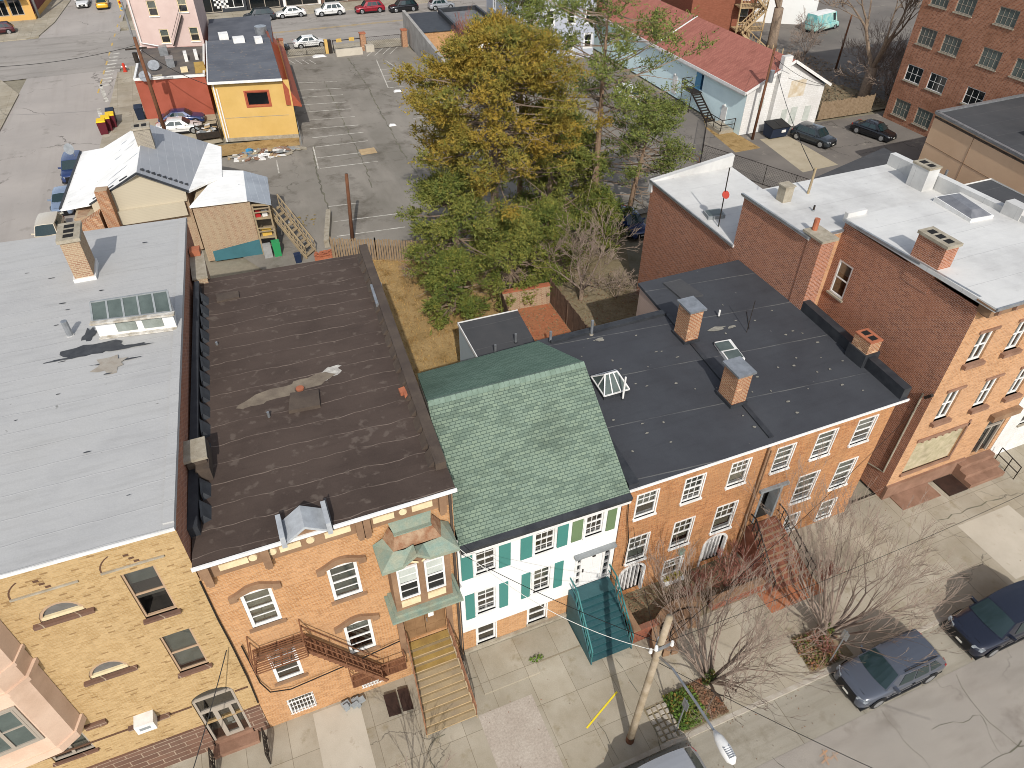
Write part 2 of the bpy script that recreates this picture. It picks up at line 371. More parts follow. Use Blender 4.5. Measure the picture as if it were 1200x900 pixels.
m['rust'] = plain('rusty_iron', '#80593f', .8, c2='#694632', sc=4, fa=.2)
m['metal'] = plain('galvanised_metal', '#a5a8ab', .35, .6, c2='#8d9092', sc=3)
m['metalroof'] = membrane('grey_metal_roof', '#9aa0a6', '#8d939a', '#b5babf', .45, 0, .6, .03, .0, .5, None, (.7,.74), .5, .06, 'x')
m['whiteroof'] = membrane('white_painted_roof', '#ebeae6', '#dfdeda', '#a4a5a5', .5, .0, .8, .02, .05, .6, '#a9aaa8', (.7,.75), .3, .06)
m['greyroof2'] = membrane('patchy_grey_roof', '#8f9296', '#9c9ea2', '#b9bbbd', .55, .0, .6, .03, .04, .55, None, (.64,.67), .4, .08, 'x')
m['dark'] = plain('dark_interior', '#1b1a19', .9)
m['interior'] = plain('dim_interior', '#3b3630', .9, c2='#22201e', sc=1.2)
m['blind'] = plain('pale_blind', '#b9bdb6', .8, c2='#a7aca4', sc=2)
m['curtain'] = plain('cream_curtain', '#c4bda8', .8, c2='#aca48e', sc=5)
m['blind_g'] = plain('grey_curtain', '#8b918b', .8, c2='#777d76', sc=2)
m['glass'] = glass('window_glass')
m['glass_dark'] = plain('dark_glass', '#14181a', .07, 0, spec=.6, fa=.0)
m['glass_dirt_reflect'] = plain('dirty_wired_reflective_glass', '#56605c', .3, 0, c2='#444d4a', sc=1.2, spec=.5)  # on the bay windows this grey is a painted-in reflection
m['doorwood'] = plain('brown_door', '#86684a', .6, c2='#74583d', sc=2)
m['doorwhite'] = plain('white_door', '#d9d7d4', .45)
m['doordark'] = plain('dark_brown_metal', '#3c2b24', .5, c2='#2e211c')
m['terracotta'] = plain('terracotta', '#a8674a', .8, c2='#935840')
m['cement'] = plain('cement_cap', '#a29a8a', .95, c2='#8c8372', sc=3, fa=.25, dirt=.3)
m['yellow'] = plain('yellow_stucco', '#c9a766', .8, c2='#c19f5c', sc=.5, fa=.06, dirt=.12)
m['redpaint'] = plain('red_painted_wall', '#995140', .8, c2='#8d4836', sc=.5, fa=.08, dirt=.12)
m['pinkwall'] = plain('pink_painted_wall', '#c4afa7', .8, c2='#bba59d', sc=.5, fa=.06, dirt=.1)
m['orange'] = plain('orange_awning', '#a3563e', .7, c2='#994d36')
m['lightblue'] = plain('pale_blue_wall', '#d8ecee', .7, c2='#d0e5e8', sc=.6, fa=.05, dirt=.06)
m['bluedoor'] = plain('blue_panel', '#5c93b5', .6)
m['redroof'] = shingle('red_shingle', '#a06a5d', '#966055', '#87564c', .2, .4, .85)
m['whitewall'] = brick('white_painted_brick', '#d7d6d3', '#cfceca', '#bfbdb9', '#c3bfb8', .4, .2, .01, c3amt=.4, dirt=.25)
m['tan'] = plain('tan_panel_wall', '#e3c09c', .7, c2='#dab692', sc=.3, fa=.05, dirt=.1)
m['greywall'] = plain('grey_stucco_wall', '#a4a19b', .9, c2='#8d8a85', sc=.7, fa=.15, dirt=.35)
m['maroon'] = plain('maroon_wall', '#6a2b26', .7)
m['tanbase'] = plain('tan_base', '#c49a58', .8)
m['awnblue'] = plain('blue_awning', '#3f87ad', .7)
m['leaf_ivy'] = foliage('ivy_leaves', '#3c4a22', '#55602c', '#8a6a2c')
m['leaf_dead'] = foliage('dead_leaves', '#6e5642', '#806751', '#8a5a42')
m['leaf_green'] = foliage('green_leaves', '#4e6a28', '#62792f', '#3b4f20')
m['gold'] = foliage('golden_cedar_foliage', '#8b742d', '#686a31', '#9b7d34', sc=.42)
m['olive'] = foliage('olive_cedar_foliage', '#75783a', '#55602c', '#918840', sc=.55)
m['green'] = foliage('green_cedar_foliage', '#6a7033', '#4e5c2a', '#857e3a', sc=.55)
m['pine'] = foliage('pine_foliage', '#6b743a', '#525e30', '#8b8844', sc=.55)
m['bark'] = plain('grey_bark', '#8d7b67', .95, c2='#75665a', sc=6, fa=.3)
m['bark_red'] = plain('reddish_bark', '#8a7561', .95, c2='#77604c', sc=6, fa=.3)
m['twig'] = plain('bare_twigs', '#7a6b60', .95, c2='#8a7a6d', sc=5, fa=.2)
m['twig_red'] = plain('reddish_twigs', '#7a4f43', .95, c2='#8c5c50', sc=5, fa=.2)
m['tyre'] = plain('tyre_rubber', '#1d1d1d', .85)
m['rim'] = plain('alloy_rim', '#a7a9ab', .3, .7)
m['trim'] = plain('black_plastic', '#17181a', .5)
m['lamp'] = plain('headlight_glass', '#8f9498', .12, spec=.6, c2='#5f6468', sc=9)
m['tail'] = plain('red_tail_light', '#8e1a18', .2, spec=.6)
m['plate'] = plain('licence_plate', '#c9c8bd', .5)
m['cable'] = plain('black_cable', '#1c1b1a', .6)
m['cable_w'] = plain('pale_cable', '#b9b7b0', .6)
m['terr_far'] = ground('far_ground', '#8b8475', '#7c7564', .05, '#6a6450', (.5,.7), 3, .3)
def carpaint(n, c, flake=.25):
    t = NT(n, .22, .15, .5); t.col(lin(c)); t.b.inputs['Coat Weight'].default_value = .7; t.b.inputs['Coat Roughness'].default_value = .06; return t.mat

# ---------------------------------------------------------------- ground, roads, pavements
def sheet(name, poly, z, mat, sub=0):
    b = MB(); b.poly([(x, y, z) for x, y in poly], 0); return struct(name, b, mat)
def curbx(y): return -10.5+.065*(y-90)
sheet('ground', [(-400,-200),(500,-200),(500,500),(-400,500)], -.2, m['terr_far'])
sheet('street', [(-120,-14),(200,-14),(200,6.745),(-120,6.745)], -.12, m['asphalt_front'])
sheet('gutter_lane', [(-14,6.75),(200,6.75),(200,8.64),(-14,8.64)], -.116, m['gutter'])
b = MB(); b.box(-14.3, 200, 8.64, 8.82, -.2, .004); struct('kerb', b, m['kerb'])
b = MB(); b.poly([(-15.2,8.82,0),(200,8.82,0),(200,15.6,0),(-15.2,15.6,0)]); struct('sidewalk', b, m['walk'])
# side street and its pavement, running back at a slight angle
yy = [8.82, 40, 90, 103.5]
sheet('side_street', [(curbx(6.75)-10.5,6.75),(curbx(6.75),6.75),(curbx(106),106),(curbx(106)-10.5,106)], -.118, m['side'])
b = MB(); pts = [(curbx(y), y) for y in (15.6, 40, 70, 104.38)]
b.prism([(x-.15, y) for x, y in pts]+[(-6.2,104.38),(-6.9,86),(-9,64),(-11,38),(-13.2,15.6)], -.2, .0); struct('side_pavement', b, m['walk'])
b = MB(); b.prism([(curbx(y)-10.4, y) for y in (6,50,100)]+[(-22.6,106),(-26,108.5),(-60,108.5),(-60,6)], -.2, .0); struct('side_pavement', b, m['walk'])
sheet('avenue', [(-120,106),(220,106),(220,124.3),(-120,124.3)], -.112, m['road'])
b = MB(); b.prism([(-6.2,104.4),(-9.2,104.4),(-8.2,106.3),(220,106.3),(220,102.6),(-6.2,102.6)], -.2, .0); struct('avenue_pavement', b, m['walk'])
b = MB(); b.prism([(-9.5,126.3),(-8.5,124.3),(220,124.3),(220,129.2),(-9.5,129.2)], -.2, .0); struct('avenue_pavement', b, m['walk'])
b = MB(); b.prism([(-120,124.3),(-21.5,124.3),(-20,125.3),(-18.4,132.5),(-16.4,150),(-15,200),(-120,200)], -.2, .0); struct('avenue_pavement', b, m['walk'])
sheet('side_street', [(-20,124.2),(-9.5,124.2),(-5,200),(-15.5,200)], -.115, m['side'])
# pale new slabs and rough aggregate slabs on the front pavement
b = MB(); b.poly([(-2.2,15.2,.004),(-.35,15.2,.004),(-.35,11.0,.004),(-2.2,11.0,.004)]); struct('sidewalk_patch', b, m['walk_new'])
b = MB(); b.poly([(3.95,12.6,.004),(6.3,12.6,.004),(6.3,8.9,.004),(3.95,8.9,.004)]); struct('sidewalk_patch', b, m['walk_agg'])
b = MB(); b.poly([(29.8,12.4,.004),(33.4,12.4,.004),(33.4,9.0,.004),(29.8,9.0,.004)]); struct('sidewalk_patch', b, m['walk_new'])
# concrete retaining step in front of the white house
b = MB(); b.prism([(4.5,13.3),(7.0,13.3),(7.0,13.75),(9.1,13.75),(9.1,15.2),(4.5,15.2)], .0, .10); struct('sidewalk_step', b, m['walk'])
# cobbled tree pit
rn = random.Random(3)
b = MB(); b.poly([(10.25,8.85,.004),(11.15,8.85,.004),(11.5,10.3,.004),(10.25,10.3,.004)], 0)
for i in range(4):
    for j in range(6):
        x = 10.4+i*.25+rn.uniform(-.03,.03); y = 8.98+j*.23+rn.uniform(-.03,.03)
        b.hexa([(x-.1,y-.09,.004),(x+.1,y-.09,.004),(x+.1,y+.09,.004),(x-.1,y+.09,.004)], [(x-.08,y-.07,.05),(x+.08,y-.07,.05),(x+.08,y+.07,.05),(x-.08,y+.07,.05)], 1)
struct('cobbled_tree_pit', b, [m['earth'], m['kerb']])
sheet('planting_soil', [(11.2,8.86),(13.45,8.86),(13.35,10.5),(11.6,10.5)], .006, m['earth'])
sheet('planting_soil', [(17.6,8.9),(19.9,8.9),(19.9,10.6),(17.9,10.6)], .006, m['earth'])
# brick-paved front garden of the right-hand brick houses
b = MB(); b.poly([(11.2,13.0,.008),(18.2,13.0,.008),(18.2,15.3,.008),(11.2,15.3,.008)]); struct('front_garden_ground', b, m['earth'])
b = MB(); b.poly([(17.9,11.9,.01),(20.9,11.9,.01),(20.9,13.0,.01),(17.9,13.0,.01)]); struct('brick_path', b, m['paver'])
# back yards
sheet('back_yard', [(3.2,16),(13,16),(15.4,30),(16.2,46),(6.5,49.8),(4.5,40)], .0, m['drygrass'])
sheet('back_yard', [(13,16),(26.5,16),(26.5,40),(31,50),(14,50),(16.2,46)], -.004, m['earth'])
sheet('courtyard_paving', [(12.4,26),(18.6,26),(18.95,38.3),(15.4,38.6),(14.2,33)], .01, m['paver'])
# parking lot behind, alley lot on the right
sheet('parking_lot', [(-4,60.5),(-3,58),(1,49.5),(6.3,50.2),(13,46.8),(40,48),(40,80),(28.3,88),(26.6,102.4),(9.9,102.4),(7.2,72.5),(-4,73.0)], .004, m['lot'])
sheet('vacant_strip', [(-4,73.2),(7.3,73.2),(7.6,75.5),(-4,76.5)], .012, m['drygrass'])
sheet('house_yard', [(-6,76.0),(.2,76.9),(.2,86),(-7,86.4)], .002, m['conc'])
sheet('alley_lot', [(40,30),(69,30),(69,58.6),(60.5,59),(50,59),(49,95),(40,95)], .0, m['lot_dark'])
b = MB(); q = [P(890,163), P(925,160), P(982,193), P(941,202)]; b.poly([(p.x,p.y,.004) for p in q]); struct('alley_concrete', b, m['conc'])
sheet('alley_grass', [(47.3,55.5),(50.4,55.5),(50.4,66),(48.2,62)], .004, m['drygrass'])
sheet('far_lot', [(69,60),(120,60),(120,110),(66,110),(66,76)], -.004, m['lot_dark'])
sheet('far_garden', [(60,59.5),(73,59.5),(72,66),(66,82),(60,92)], .0, m['earth'])
# painted lines: bays of the lot, avenue centre line, crossing marks
b = MB()
def stripe(x0,y0,x1,y1,wd=.12,z=.009,mm=0):
    d = Vector((x1-x0,y1-y0,0)).normalized(); s_ = Vector((-d.y,d.x,0))*wd/2
    b.poly([(x0-s_.x,y0-s_.y,z),(x1-s_.x,y1-s_.y,z),(x1+s_.x,y1+s_.y,z),(x0+s_.x,y0+s_.y,z)], mm)
def pst(a, c, wd=.12): p, q = P(*a), P(*c); stripe(p.x,p.y,q.x,q.y,wd)
for a, c in (((342,97.5),(395,95.5)),((345,106),(400,103.5)),((349,114.5),(402,111)),((353,123),(406,119.5)),((356,131.5),(411,127.5)),((360,141),(416,136.5)),((363,151),(420,146.5)),((366,161.5),(426,155)),((369,172.5),(431,165)),((372,185),(423,179)),((375,197.5),(443,189))): pst(a, c)
pst((367,172),(373,197.5)); pst((324,188),(327,203)); pst((333,238),(340,266)); pst((395,277),(475,266)); pst((385,242),(420,238)); pst((390,260),(470,250))
for y in (60,68,76,84,92,100):
    pass
for i in range(4): pst((430+i*9,66-i),(440+i*9,57-i),.1)
pst((441,70),(455,103)); pst((452,71),(480,90))
for i in range(4): pst((446+i*3,82+i*7),(462+i*4,80+i*7),.1)
for i in range(5): pst((474+i*5,121+i*9),(497+i*5,118+i*9),.1)
for i in range(4): pst((338+i*8,70),(346+i*8,75),.1)
for x in range(-4, 200, 1):
    pass
stripe(-8,115.3,200,115.3,.12,-.10,1); stripe(-8,115.7,200,115.7,.12,-.10,1)
stripe(26,119.6,60,119.6,.12,-.10)
struct('road_markings', b, [m['paint'], m['paint_y']])
b = MB()
rn = random.Random(5)
for i in range(10):      # worn crossing at the junction
    p = P(134-i*1.3, 62+i*4.1); stripe(p.x-.5,p.y,p.x+.6,p.y+.1,.5,-.104)
p = P(117,98); q = P(125,118); stripe(p.x,p.y,q.x,q.y,.4,-.104); p = P(115,126); q = P(118,136); stripe(p.x,p.y,q.x,q.y,.4,-.104)
for i in range(9):
    p = P(140-i*3.2, 20+i*11); stripe(p.x,p.y,p.x+.1,p.y+1.6,.18,-.104,1)
struct('road_markings', b, [m['paint'], m['paint_y']])
b = MB(); stripe(7.78,10.5,9.62,11.35,.07,.012,0); struct('road_markings', b, [plain('bright_yellow_paint','#d8c22e',.6)])
# long tar-filled cracks of the lot
b = MB(); rn = random.Random(9)
def wander(pts, wd):
    pp = []
    for (a, c) in zip(pts, pts[1:]):
        n_ = max(3, int((Vector(c)-Vector(a)).length/.45))
        for i in range(n_): pp.append(Vector(a).lerp(Vector(c), i/n_)+Vector((rn.uniform(-.09,.09), rn.uniform(-.08,.08), 0)))
    pp.append(Vector(pts[-1]))
    for a, c in zip(pp, pp[1:]):
        d = (c-a).normalized(); s_ = Vector((-d.y,d.x,0)); w0 = wd*rn.uniform(.3,1.4)
        b.poly([a-s_*w0/2, c-s_*w0/2, c+s_*w0/2, a+s_*w0/2])
def pw(px, wd): wander([tuple(P(x,y,.008)) for x, y in px], wd)
pw([(380,95),(395,125),(405,148),(417,172),(430,200),(436,220)], .11)
pw([(408,68),(430,100),(445,130),(458,152),(470,176),(485,198),(497,220)], .15)
pw([(495,125),(515,150),(530,180)], .18); pw([(367,172),(371,200),(378,225),(385,245)], .18); pw([(470,177),(440,180),(400,188)], .06)
pw([(345,90),(420,93),(500,96)], .05)
struct('asphalt_cracks', b, m['crackline'])
b = MB()
def pw2(px, wd): wander([tuple(P(x,y,-.112)) for x, y in px], wd)
pw2([(1033,833),(1060,866),(1090,900)], .022); pw2([(1120,790),(1148,835),(1185,870),(1200,874)], .028); pw2([(1090,855),(1130,845),(1148,838)], .02); pw2([(1200,868),(1175,885),(1150,900)], .035); pw2([(905,890),(925,905)], .02); pw2([(1148,835),(1160,860),(1175,885)], .02)
struct('asphalt_cracks', b, m['crackline'])
def pw3(px, wd): wander([tuple(P(x,y,.008)) for x, y in px], wd)
b = MB(); pw3([(720,770),(745,810),(765,850),(775,880)], .03); pw3([(640,760),(540,800)], .03); pw3([(1100,610),(1180,580)], .04); pw3([(700,845),(725,890)], .03); pw3([(520,860),(500,880),(510,900)], .03); struct('sidewalk_cracks', b, m['crackline'])
# faint orange survey marks on the street
b = MB()
for k,(px, py) in enumerate(((966,884),(978,887),(968,892))):
    p = P(px,py,-.11); stripe(p.x-.22,p.y,p.x+.22,p.y+.08,.07,-.112+.003*k); stripe(p.x,p.y-.16,p.x+.05,p.y+.16,.06,-.100+.003*k)
struct('road_markings', b, plain('orange_spray','#ab8564',.9,c2='#98897a',sc=4))
# ---------------------------------------------------------------- walls and windows
class Fr:
    def __init__(s, o, u, n): s.o, s.u, s.n = Vector(o), Vector(u).normalized(), Vector(n).normalized()
    def p(s, a, v, c=0.0): return s.o + s.u*a + s.n*c + Vector((0,0,v))
def front(Y=15.3, x=0.0): return Fr((x,Y,0), (1,0,0), (0,-1,0))
def leftf(X, Y=0.0): return Fr((X,Y,0), (0,-1,0), (-1,0,0))     # faces -X; u runs towards -Y
def rightf(X, Y=0.0): return Fr((X,Y,0), (0,1,0), (1,0,0))
def wallseg(a, b_):      # frame along a->b (seen from outside left to right)
    d = Vector((b_[0]-a[0], b_[1]-a[1], 0)); L = d.length; d.normalize()
    return Fr((a[0],a[1],0), d, (d.y,-d.x,0)), L
def fbox(mb, fr, u0, u1, v0, v1, c0, c1, mm=0):
    mb.hexa([fr.p(u0,v0,c0),fr.p(u1,v0,c0),fr.p(u1,v0,c1),fr.p(u0,v0,c1)], [fr.p(u0,v1,c0),fr.p(u1,v1,c0),fr.p(u1,v1,c1),fr.p(u0,v1,c1)], mm)
def fquad(mb, fr, u0, u1, v0, v1, c, mm=0):
    mb.poly([fr.p(u0,v0,c),fr.p(u1,v0,c),fr.p(u1,v1,c),fr.p(u0,v1,c)], mm)
def wall(mb, fr, U0, U1, V0, V1, holes=(), mw=0, md=1, depth=.16, room=.55, vtop=None):
    us = sorted({U0,U1}|{h[0] for h in holes}|{h[1] for h in holes}); vs = sorted({V0,V1}|{h[2] for h in holes}|{h[3] for h in holes})
    us = [u for u in us if U0 <= u <= U1]; vs = [v for v in vs if V0 <= v <= V1]
    for a, b_ in zip(us, us[1:]):
        for c, d in zip(vs, vs[1:]):
            cu, cv = (a+b_)/2, (c+d)/2
            if any(h[0] < cu < h[1] and h[2] < cv < h[3] for h in holes): continue
            fquad(mb, fr, a, b_, c, d, 0, mw)
    for h in holes:
        a, b_, c, d = h[:4]; e = -depth
        for (p, q) in (((a,c),(b_,c)),((b_,c),(b_,d)),((b_,d),(a,d)),((a,d),(a,c))):
            mb.poly([fr.p(p[0],p[1],0),fr.p(q[0],q[1],0),fr.p(q[0],q[1],e),fr.p(p[0],p[1],e)], mw)
            mb.poly([fr.p(p[0],p[1],e),fr.p(q[0],q[1],e),fr.p(q[0],q[1],e-room),fr.p(p[0],p[1],e-room)], md)
        fquad(mb, fr, a, b_, c, d, e-room, md)
        if len(h) > 4:      # arched head: brick corners over a square hole
            rise = h[4]; N = 10; um = (a+b_)/2; hw = (b_-a)/2
            arc = [(um+hw*math.cos(math.pi*(1-i/N)), d-rise+rise*math.sin(math.pi*i/N)) for i in range(N+1)]
            for i in range(N):
                p, q = arc[i], arc[i+1]
                for c_ in (0, -depth):
                    mb.poly([fr.p(p[0],p[1],c_),fr.p(q[0],q[1],c_),fr.p(q[0],d,c_),fr.p(p[0],d,c_)], mw)
                mb.poly([fr.p(p[0],p[1],0),fr.p(q[0],q[1],0),fr.p(q[0],q[1],-depth),fr.p(p[0],p[1],-depth)], mw)
_wr = random.Random(99)
def window(par, fr, u0, u1, v0, v1, frame='white', fw=.07, rail=True, grid=(0,0), grid2=None, blind=None, bm_='blind', sill=None, sill_o=.08, sill_h=.1, sill_d=.1, trim=0, lintel=None, lh=.22, lo=.12, c=-.05, gl='glass', bars=0, name='window', ac=False, mull=0, open_=0):
    b = MB(); c0, c1 = c-.07, c
    def ring(a0,a1,b0,b1,wd,d0,d1):
        fbox(b,fr,a0,a1,b0,b0+wd,d0,d1); fbox(b,fr,a0,a1,b1-wd,b1,d0,d1)
        fbox(b,fr,a0,a0+wd,b0+wd,b1-wd,d0,d1); fbox(b,fr,a1-wd,a1,b0+wd,b1-wd,d0,d1)
    e = .004
    ring(u0+e,u1-e,v0+e,v1-e,fw,c0,c1)
    vm = (v0+v1)/2
    if rail: fbox(b,fr,u0+fw,u1-fw,vm-.03,vm+.03,c0+.01,c1-.012)
    for k in range(mull):
        um = u0+(u1-u0)*(k+1)/(mull+1); fbox(b,fr,um-.05,um+.05,v0+fw,v1-fw,c0-.003,c1-.006)
    def grd(a0,a1,b0,b1,g):
        for i in range(1,g[0]): uu = a0+(a1-a0)*i/g[0]; fbox(b,fr,uu-.013,uu+.013,b0,b1,c0+.02,c1-.02)
        for j in range(1,g[1]): vv = b0+(b1-b0)*j/g[1]; fbox(b,fr,a0,a1,vv-.013,vv+.013,c0+.022,c1-.022)
    if grid != (0,0):
        if rail: grd(u0+fw,u1-fw,vm+.03,v1-fw,grid); grd(u0+fw,u1-fw,v0+fw,vm-.03,grid2 or grid)
        else: grd(u0+fw,u1-fw,v0+fw,v1-fw,grid)
    if trim: ring(u0-trim,u1+trim,v0-trim,v1+trim,trim,.0,.035)
    o = b.build(name, m[frame], par)
    b = MB(); fquad(b,fr,u0+fw*.6,u1-fw*.6,v0+fw*.6+open_,v1-fw*.6,c-.045); b.build('pane', m[gl], o)
    if blind:
        b = MB(); h = v1-v0; lo_ = min(.85, max(.02, blind[0]+_wr.uniform(-.22,.15))); fquad(b,fr,u0+.05,u1-.05,v0+h*lo_,v0+h*blind[1],c-.15); b.build('blind', m[_wr.choice((bm_,bm_,'blind','blind_g','curtain')) if bm_ != 'interior' else bm_], o)
    if sill:
        b = MB(); fbox(b,fr,u0-sill_o,u1+sill_o,v0-sill_h,v0,-.1,sill_d); b.build('sill', m[sill], o)
    if lintel:
        b = MB(); fbox(b,fr,u0-lo,u1+lo,v1,v1+lh,-.05,.07); b.build('lintel', m[lintel], o)
    if bars:
        b = MB()
        for i in range(bars): uu = u0+.06+(u1-u0-.12)*i/(bars-1); b.bar(fr.p(uu,v0+.02,.06), fr.p(uu,v1-.02,.06), .025, .025)
        for vv in (v0+.12,v1-.12): b.bar(fr.p(u0,vv,.075), fr.p(u1,vv,.075), .03, .02)
        b.build('window_bars', m['white'], o)
    return o
def chimney(par, cx, cy, sx, sy, z0, z1, mat, cap='cement', cap_h=.14, over=.08, flues=0, pots=0, base=None, capmat2=None, rot=0.0):
    def rp(x, y): return (cx+x*math.cos(rot)-y*math.sin(rot), cy+x*math.sin(rot)+y*math.cos(rot))
    b = MB(); b.prism([rp(-sx/2,-sy/2),rp(sx/2,-sy/2),rp(sx/2,sy/2),rp(-sx/2,sy/2)], z0, z1)
    o = b.build('chimney', m[mat], par)
    if cap:
        b = MB(); b.prism([rp(-sx/2-over,-sy/2-over),rp(sx/2+over,-sy/2-over),rp(sx/2+over,sy/2+over),rp(-sx/2-over,sy/2+over)], z1, z1+cap_h)
        for i in range(flues):
            t_ = (i+.5)/flues-.5
            xx, yy_ = (t_*sx*.9, 0) if sx >= sy else (0, t_*sy*.9)
            k = min(sx,sy)*.27
            if sx >= sy: k2 = min(k, sx/flues*.32); q = [(xx-k2,-k),(xx+k2,-k),(xx+k2,k),(xx-k2,k)]
            else: k2 = min(k, sy/flues*.32); q = [(-k,yy_-k2),(k,yy_-k2),(k,yy_+k2),(-k,yy_+k2)]
            b.poly([rp(*p)+(z1+cap_h+.004,) for p in q], 1)
        b.build('chimney_cap', [m[cap], m['dark']], o)
    for i in range(pots):
        b = MB(); t_ = (i+.5)/pots-.5; q = rp(t_*sx*.8 if sx >= sy else 0, t_*sy*.8 if sy > sx else 0)
        b.cyl(q, .11, z1+cap_h, z1+cap_h+.45, 10); b.build('chimney_pot', m['terracotta'], o)
    if base:
        b = MB(); b.prism([rp(-sx/2-.07,-sy/2-.07),rp(sx/2+.07,-sy/2-.07),rp(sx/2+.07,sy/2+.07),rp(-sx/2-.07,sy/2+.07)], z0, z0+.28)
        b.build('chimney_flashing', m[base], o)
    return o
def vent(par, x, y, z, h=.6, r=.06, mat='white', base='flash'):
    b = MB(); b.cyl((x,y), r, z-.3, z+h, 8, 0); b.cyl((x,y), r*2.2, z-.3, z+.06, 10, 1, r*1.3)
    b.build('vent_pipe', [m[mat], m[base]], par)
def slab(mb, pts, th, mm=0):       # a tilted slab from its top corner points
    mb.hexa([(x,y,z-th) for x,y,z in pts], pts, mm)

def merge(o, into):
    bm=bmesh.new(); bm.from_mesh(into.data); k=len(into.data.materials); n0=len(bm.faces); bm.from_mesh(o.data); bm.faces.ensure_lookup_table()
    for f in bm.faces[n0:]: f.material_index+=k
    for q in o.data.materials: into.data.materials.append(q)
    bm.to_mesh(into.data); bm.free(); bpy.data.objects.remove(o)
# ================================================================ A  yellow brick building with the silver roof
A = thing('apartment_building', 'yellow brick corner building with a wide silver-grey flat roof', 'building', (-8.5,15.3,0))
fr = front()
hA = [(-5.7,-4.78,9.1,11.38),(-5.66,-4.72,5.7,7.95),(-8.1,-6.92,10.4,11.05,.62),(-7.98,-6.82,6.98,7.66,.62),(-5.86,-4.44,.48,4.1,.5),(-10.45,-9.18,3.0,4.65)]
b = MB()
wall(b, fr, -12.9, -3.86, 1.9, 12.74, [h for h in hA if h[2] > 1.9 and h[0] > -9]+[(-5.86,-4.44,1.9,4.1,.5),hA[5]])
b.poly([(-3.86,15.3,0),(-2.6,37,0),(-2.6,37,11.35),(-3.86,15.3,12.74)], 2)
b.poly([(-2.6,37,0),(-11.3,37.6,0),(-11.3,37.6,11.35),(-2.6,37,11.35)], 0)
b.poly([(-12.9,15.3,0),(-11.3,37.6,0),(-11.3,37.6,11.35),(-12.9,15.3,12.74)], 0)
# blind arches: dark half rings in the brick
for u0, u1 in ((-6.1,-4.42),(-8.37,-6.68)):
    um = (u0+u1)/2; hw = (u1-u0)/2
    for i in range(9):
        a0, a1 = math.pi*(1-i/16), math.pi*(1-(i+1)/16)
        q = [(um+hw*math.cos(a_), 11.72+hw*.86*math.sin(a_)) for a_ in (a0,a1)]; q2 = [(um+(hw-.045)*math.cos(a_), 11.72+(hw-.045)*.86*math.sin(a_)) for a_ in (a0,a1)]
        if i < 5: b.poly([fr.p(q[0][0],q[0][1],.006),fr.p(q[1][0],q[1][1],.006),fr.p(q2[1][0],q2[1][1],.006),fr.p(q2[0][0],q2[0][1],.006)], 3)
    for k in range(3): b.poly([fr.p(um-.12+.09*k,12.1-.17*k,.006),fr.p(um+.02+.09*k,12.1-.17*k,.006),fr.p(um+.02+.09*k,12.19-.17*k,.006),fr.p(um-.12+.09*k,12.19-.17*k,.006)], 3)
fbox(b, fr, -12.0, -5.9, 3.42, 3.5, 0, .03, 3); fbox(b, fr, -4.4, -3.95, 3.42, 3.5, 0, .03, 3)
b.build('wall', [m['brickA'], m['interior'], m['brickDark'], m['darkline']], A)
b = MB(); wall(b, Fr((0,15.28,0),(1,0,0),(0,-1,0)), -12.95, -5.86, 0, 1.9); wall(b, Fr((0,15.28,0),(1,0,0),(0,-1,0)), -4.44, -3.86, 0, 1.9)
for u0, u1 in ((-12.95,-5.86),(-4.44,-3.86)): fbox(b, fr, u0, u1, 1.9, 1.98, 0, .07)
b.build('stone_base', m['stoneA'], A)
for u0, u1 in ((-6.1,-4.42),(-8.37,-6.68)):
    b = MB(); fbox(b, fr, u0, u1, 11.66, 11.72, 0, .05); b.build('stone_band', m['cement'], A)
b = MB(); slab(b, [(-13.1,15.2,12.95),(-3.84,15.2,12.82),(-2.55,37.1,11.45),(-11.4,37.75,11.45)], .14); roofA_ = b.build('roof', m['roofA'], A)
b = MB(); b.bar((-13.1,15.16,12.9),(-3.84,15.16,12.78),.05,.1); b.build('roof_edge', m['white'], A)
b = MB()
b.bar((-3.98,15.4,12.8),(-2.72,36.9,11.5),.3,.12); b.build('parapet', m['roofA'], A)
window(A, fr, -5.7,-4.78,9.1,11.38, 'tanframe', .06, True, sill='stoneA', blind=(.75,.98), bm_='blind_g', open_=.9, sill_d=.14)
window(A, fr, -5.66,-4.72,5.7,7.95, 'tanframe', .06, True, sill='stoneA', blind=(.05,.98), bm_='blind_g', sill_d=.14)
window(A, fr, -10.45,-9.18,3.0,4.65, 'frame_grey', .07, False, mull=1, sill='stoneA', blind=(.3,.98), bm_='blind_g')
for u0,u1,v0,v1 in ((-8.1,-6.92,10.4,11.05),(-7.98,-6.82,6.98,7.66)):
    b = MB(); um=(u0+u1)/2; hw=(u1-u0)/2
    arc=[(um+hw*math.cos(math.pi*(1-i/12)), v0+(v1-v0)*math.sin(math.pi*i/12)) for i in range(13)]
    for c_,mm in ((-.1,0),): b.poly([fr.p(x,y,c_) for x,y in reversed(arc)],mm)
    for p,q in zip(arc,arc[1:]):
        p2,q2=[(um+(x-um)*.86, v0+(y-v0)*.84) for x,y in (p,q)]
        b.poly([fr.p(*p,-.03),fr.p(*q,-.03),fr.p(*q2,-.03),fr.p(*p2,-.03)],1)
    o=b.build('arched_vent',[m['ventgrey'],m['tanframe']],A)
    b=MB(); fbox(b,fr,u0+.05,u1-.05,v0,v0+.13,-.1,-.02); b.build('frame',m['cream'],o)
    b=MB(); fbox(b,fr,u0-.2,u1+.2,v0-.13,v0,-.05,.13); b.build('sill',m['stoneA'],o)
b=MB(); fbox(b,fr,-7.95,-6.6,3.5,3.62,0,.15); b.build('stone_band',m['stoneA'],A)
b=MB(); fbox(b,fr,-9.0,-8.35,4.35,4.6,0,.1); b.build('stone_band',m['stoneA'],A)
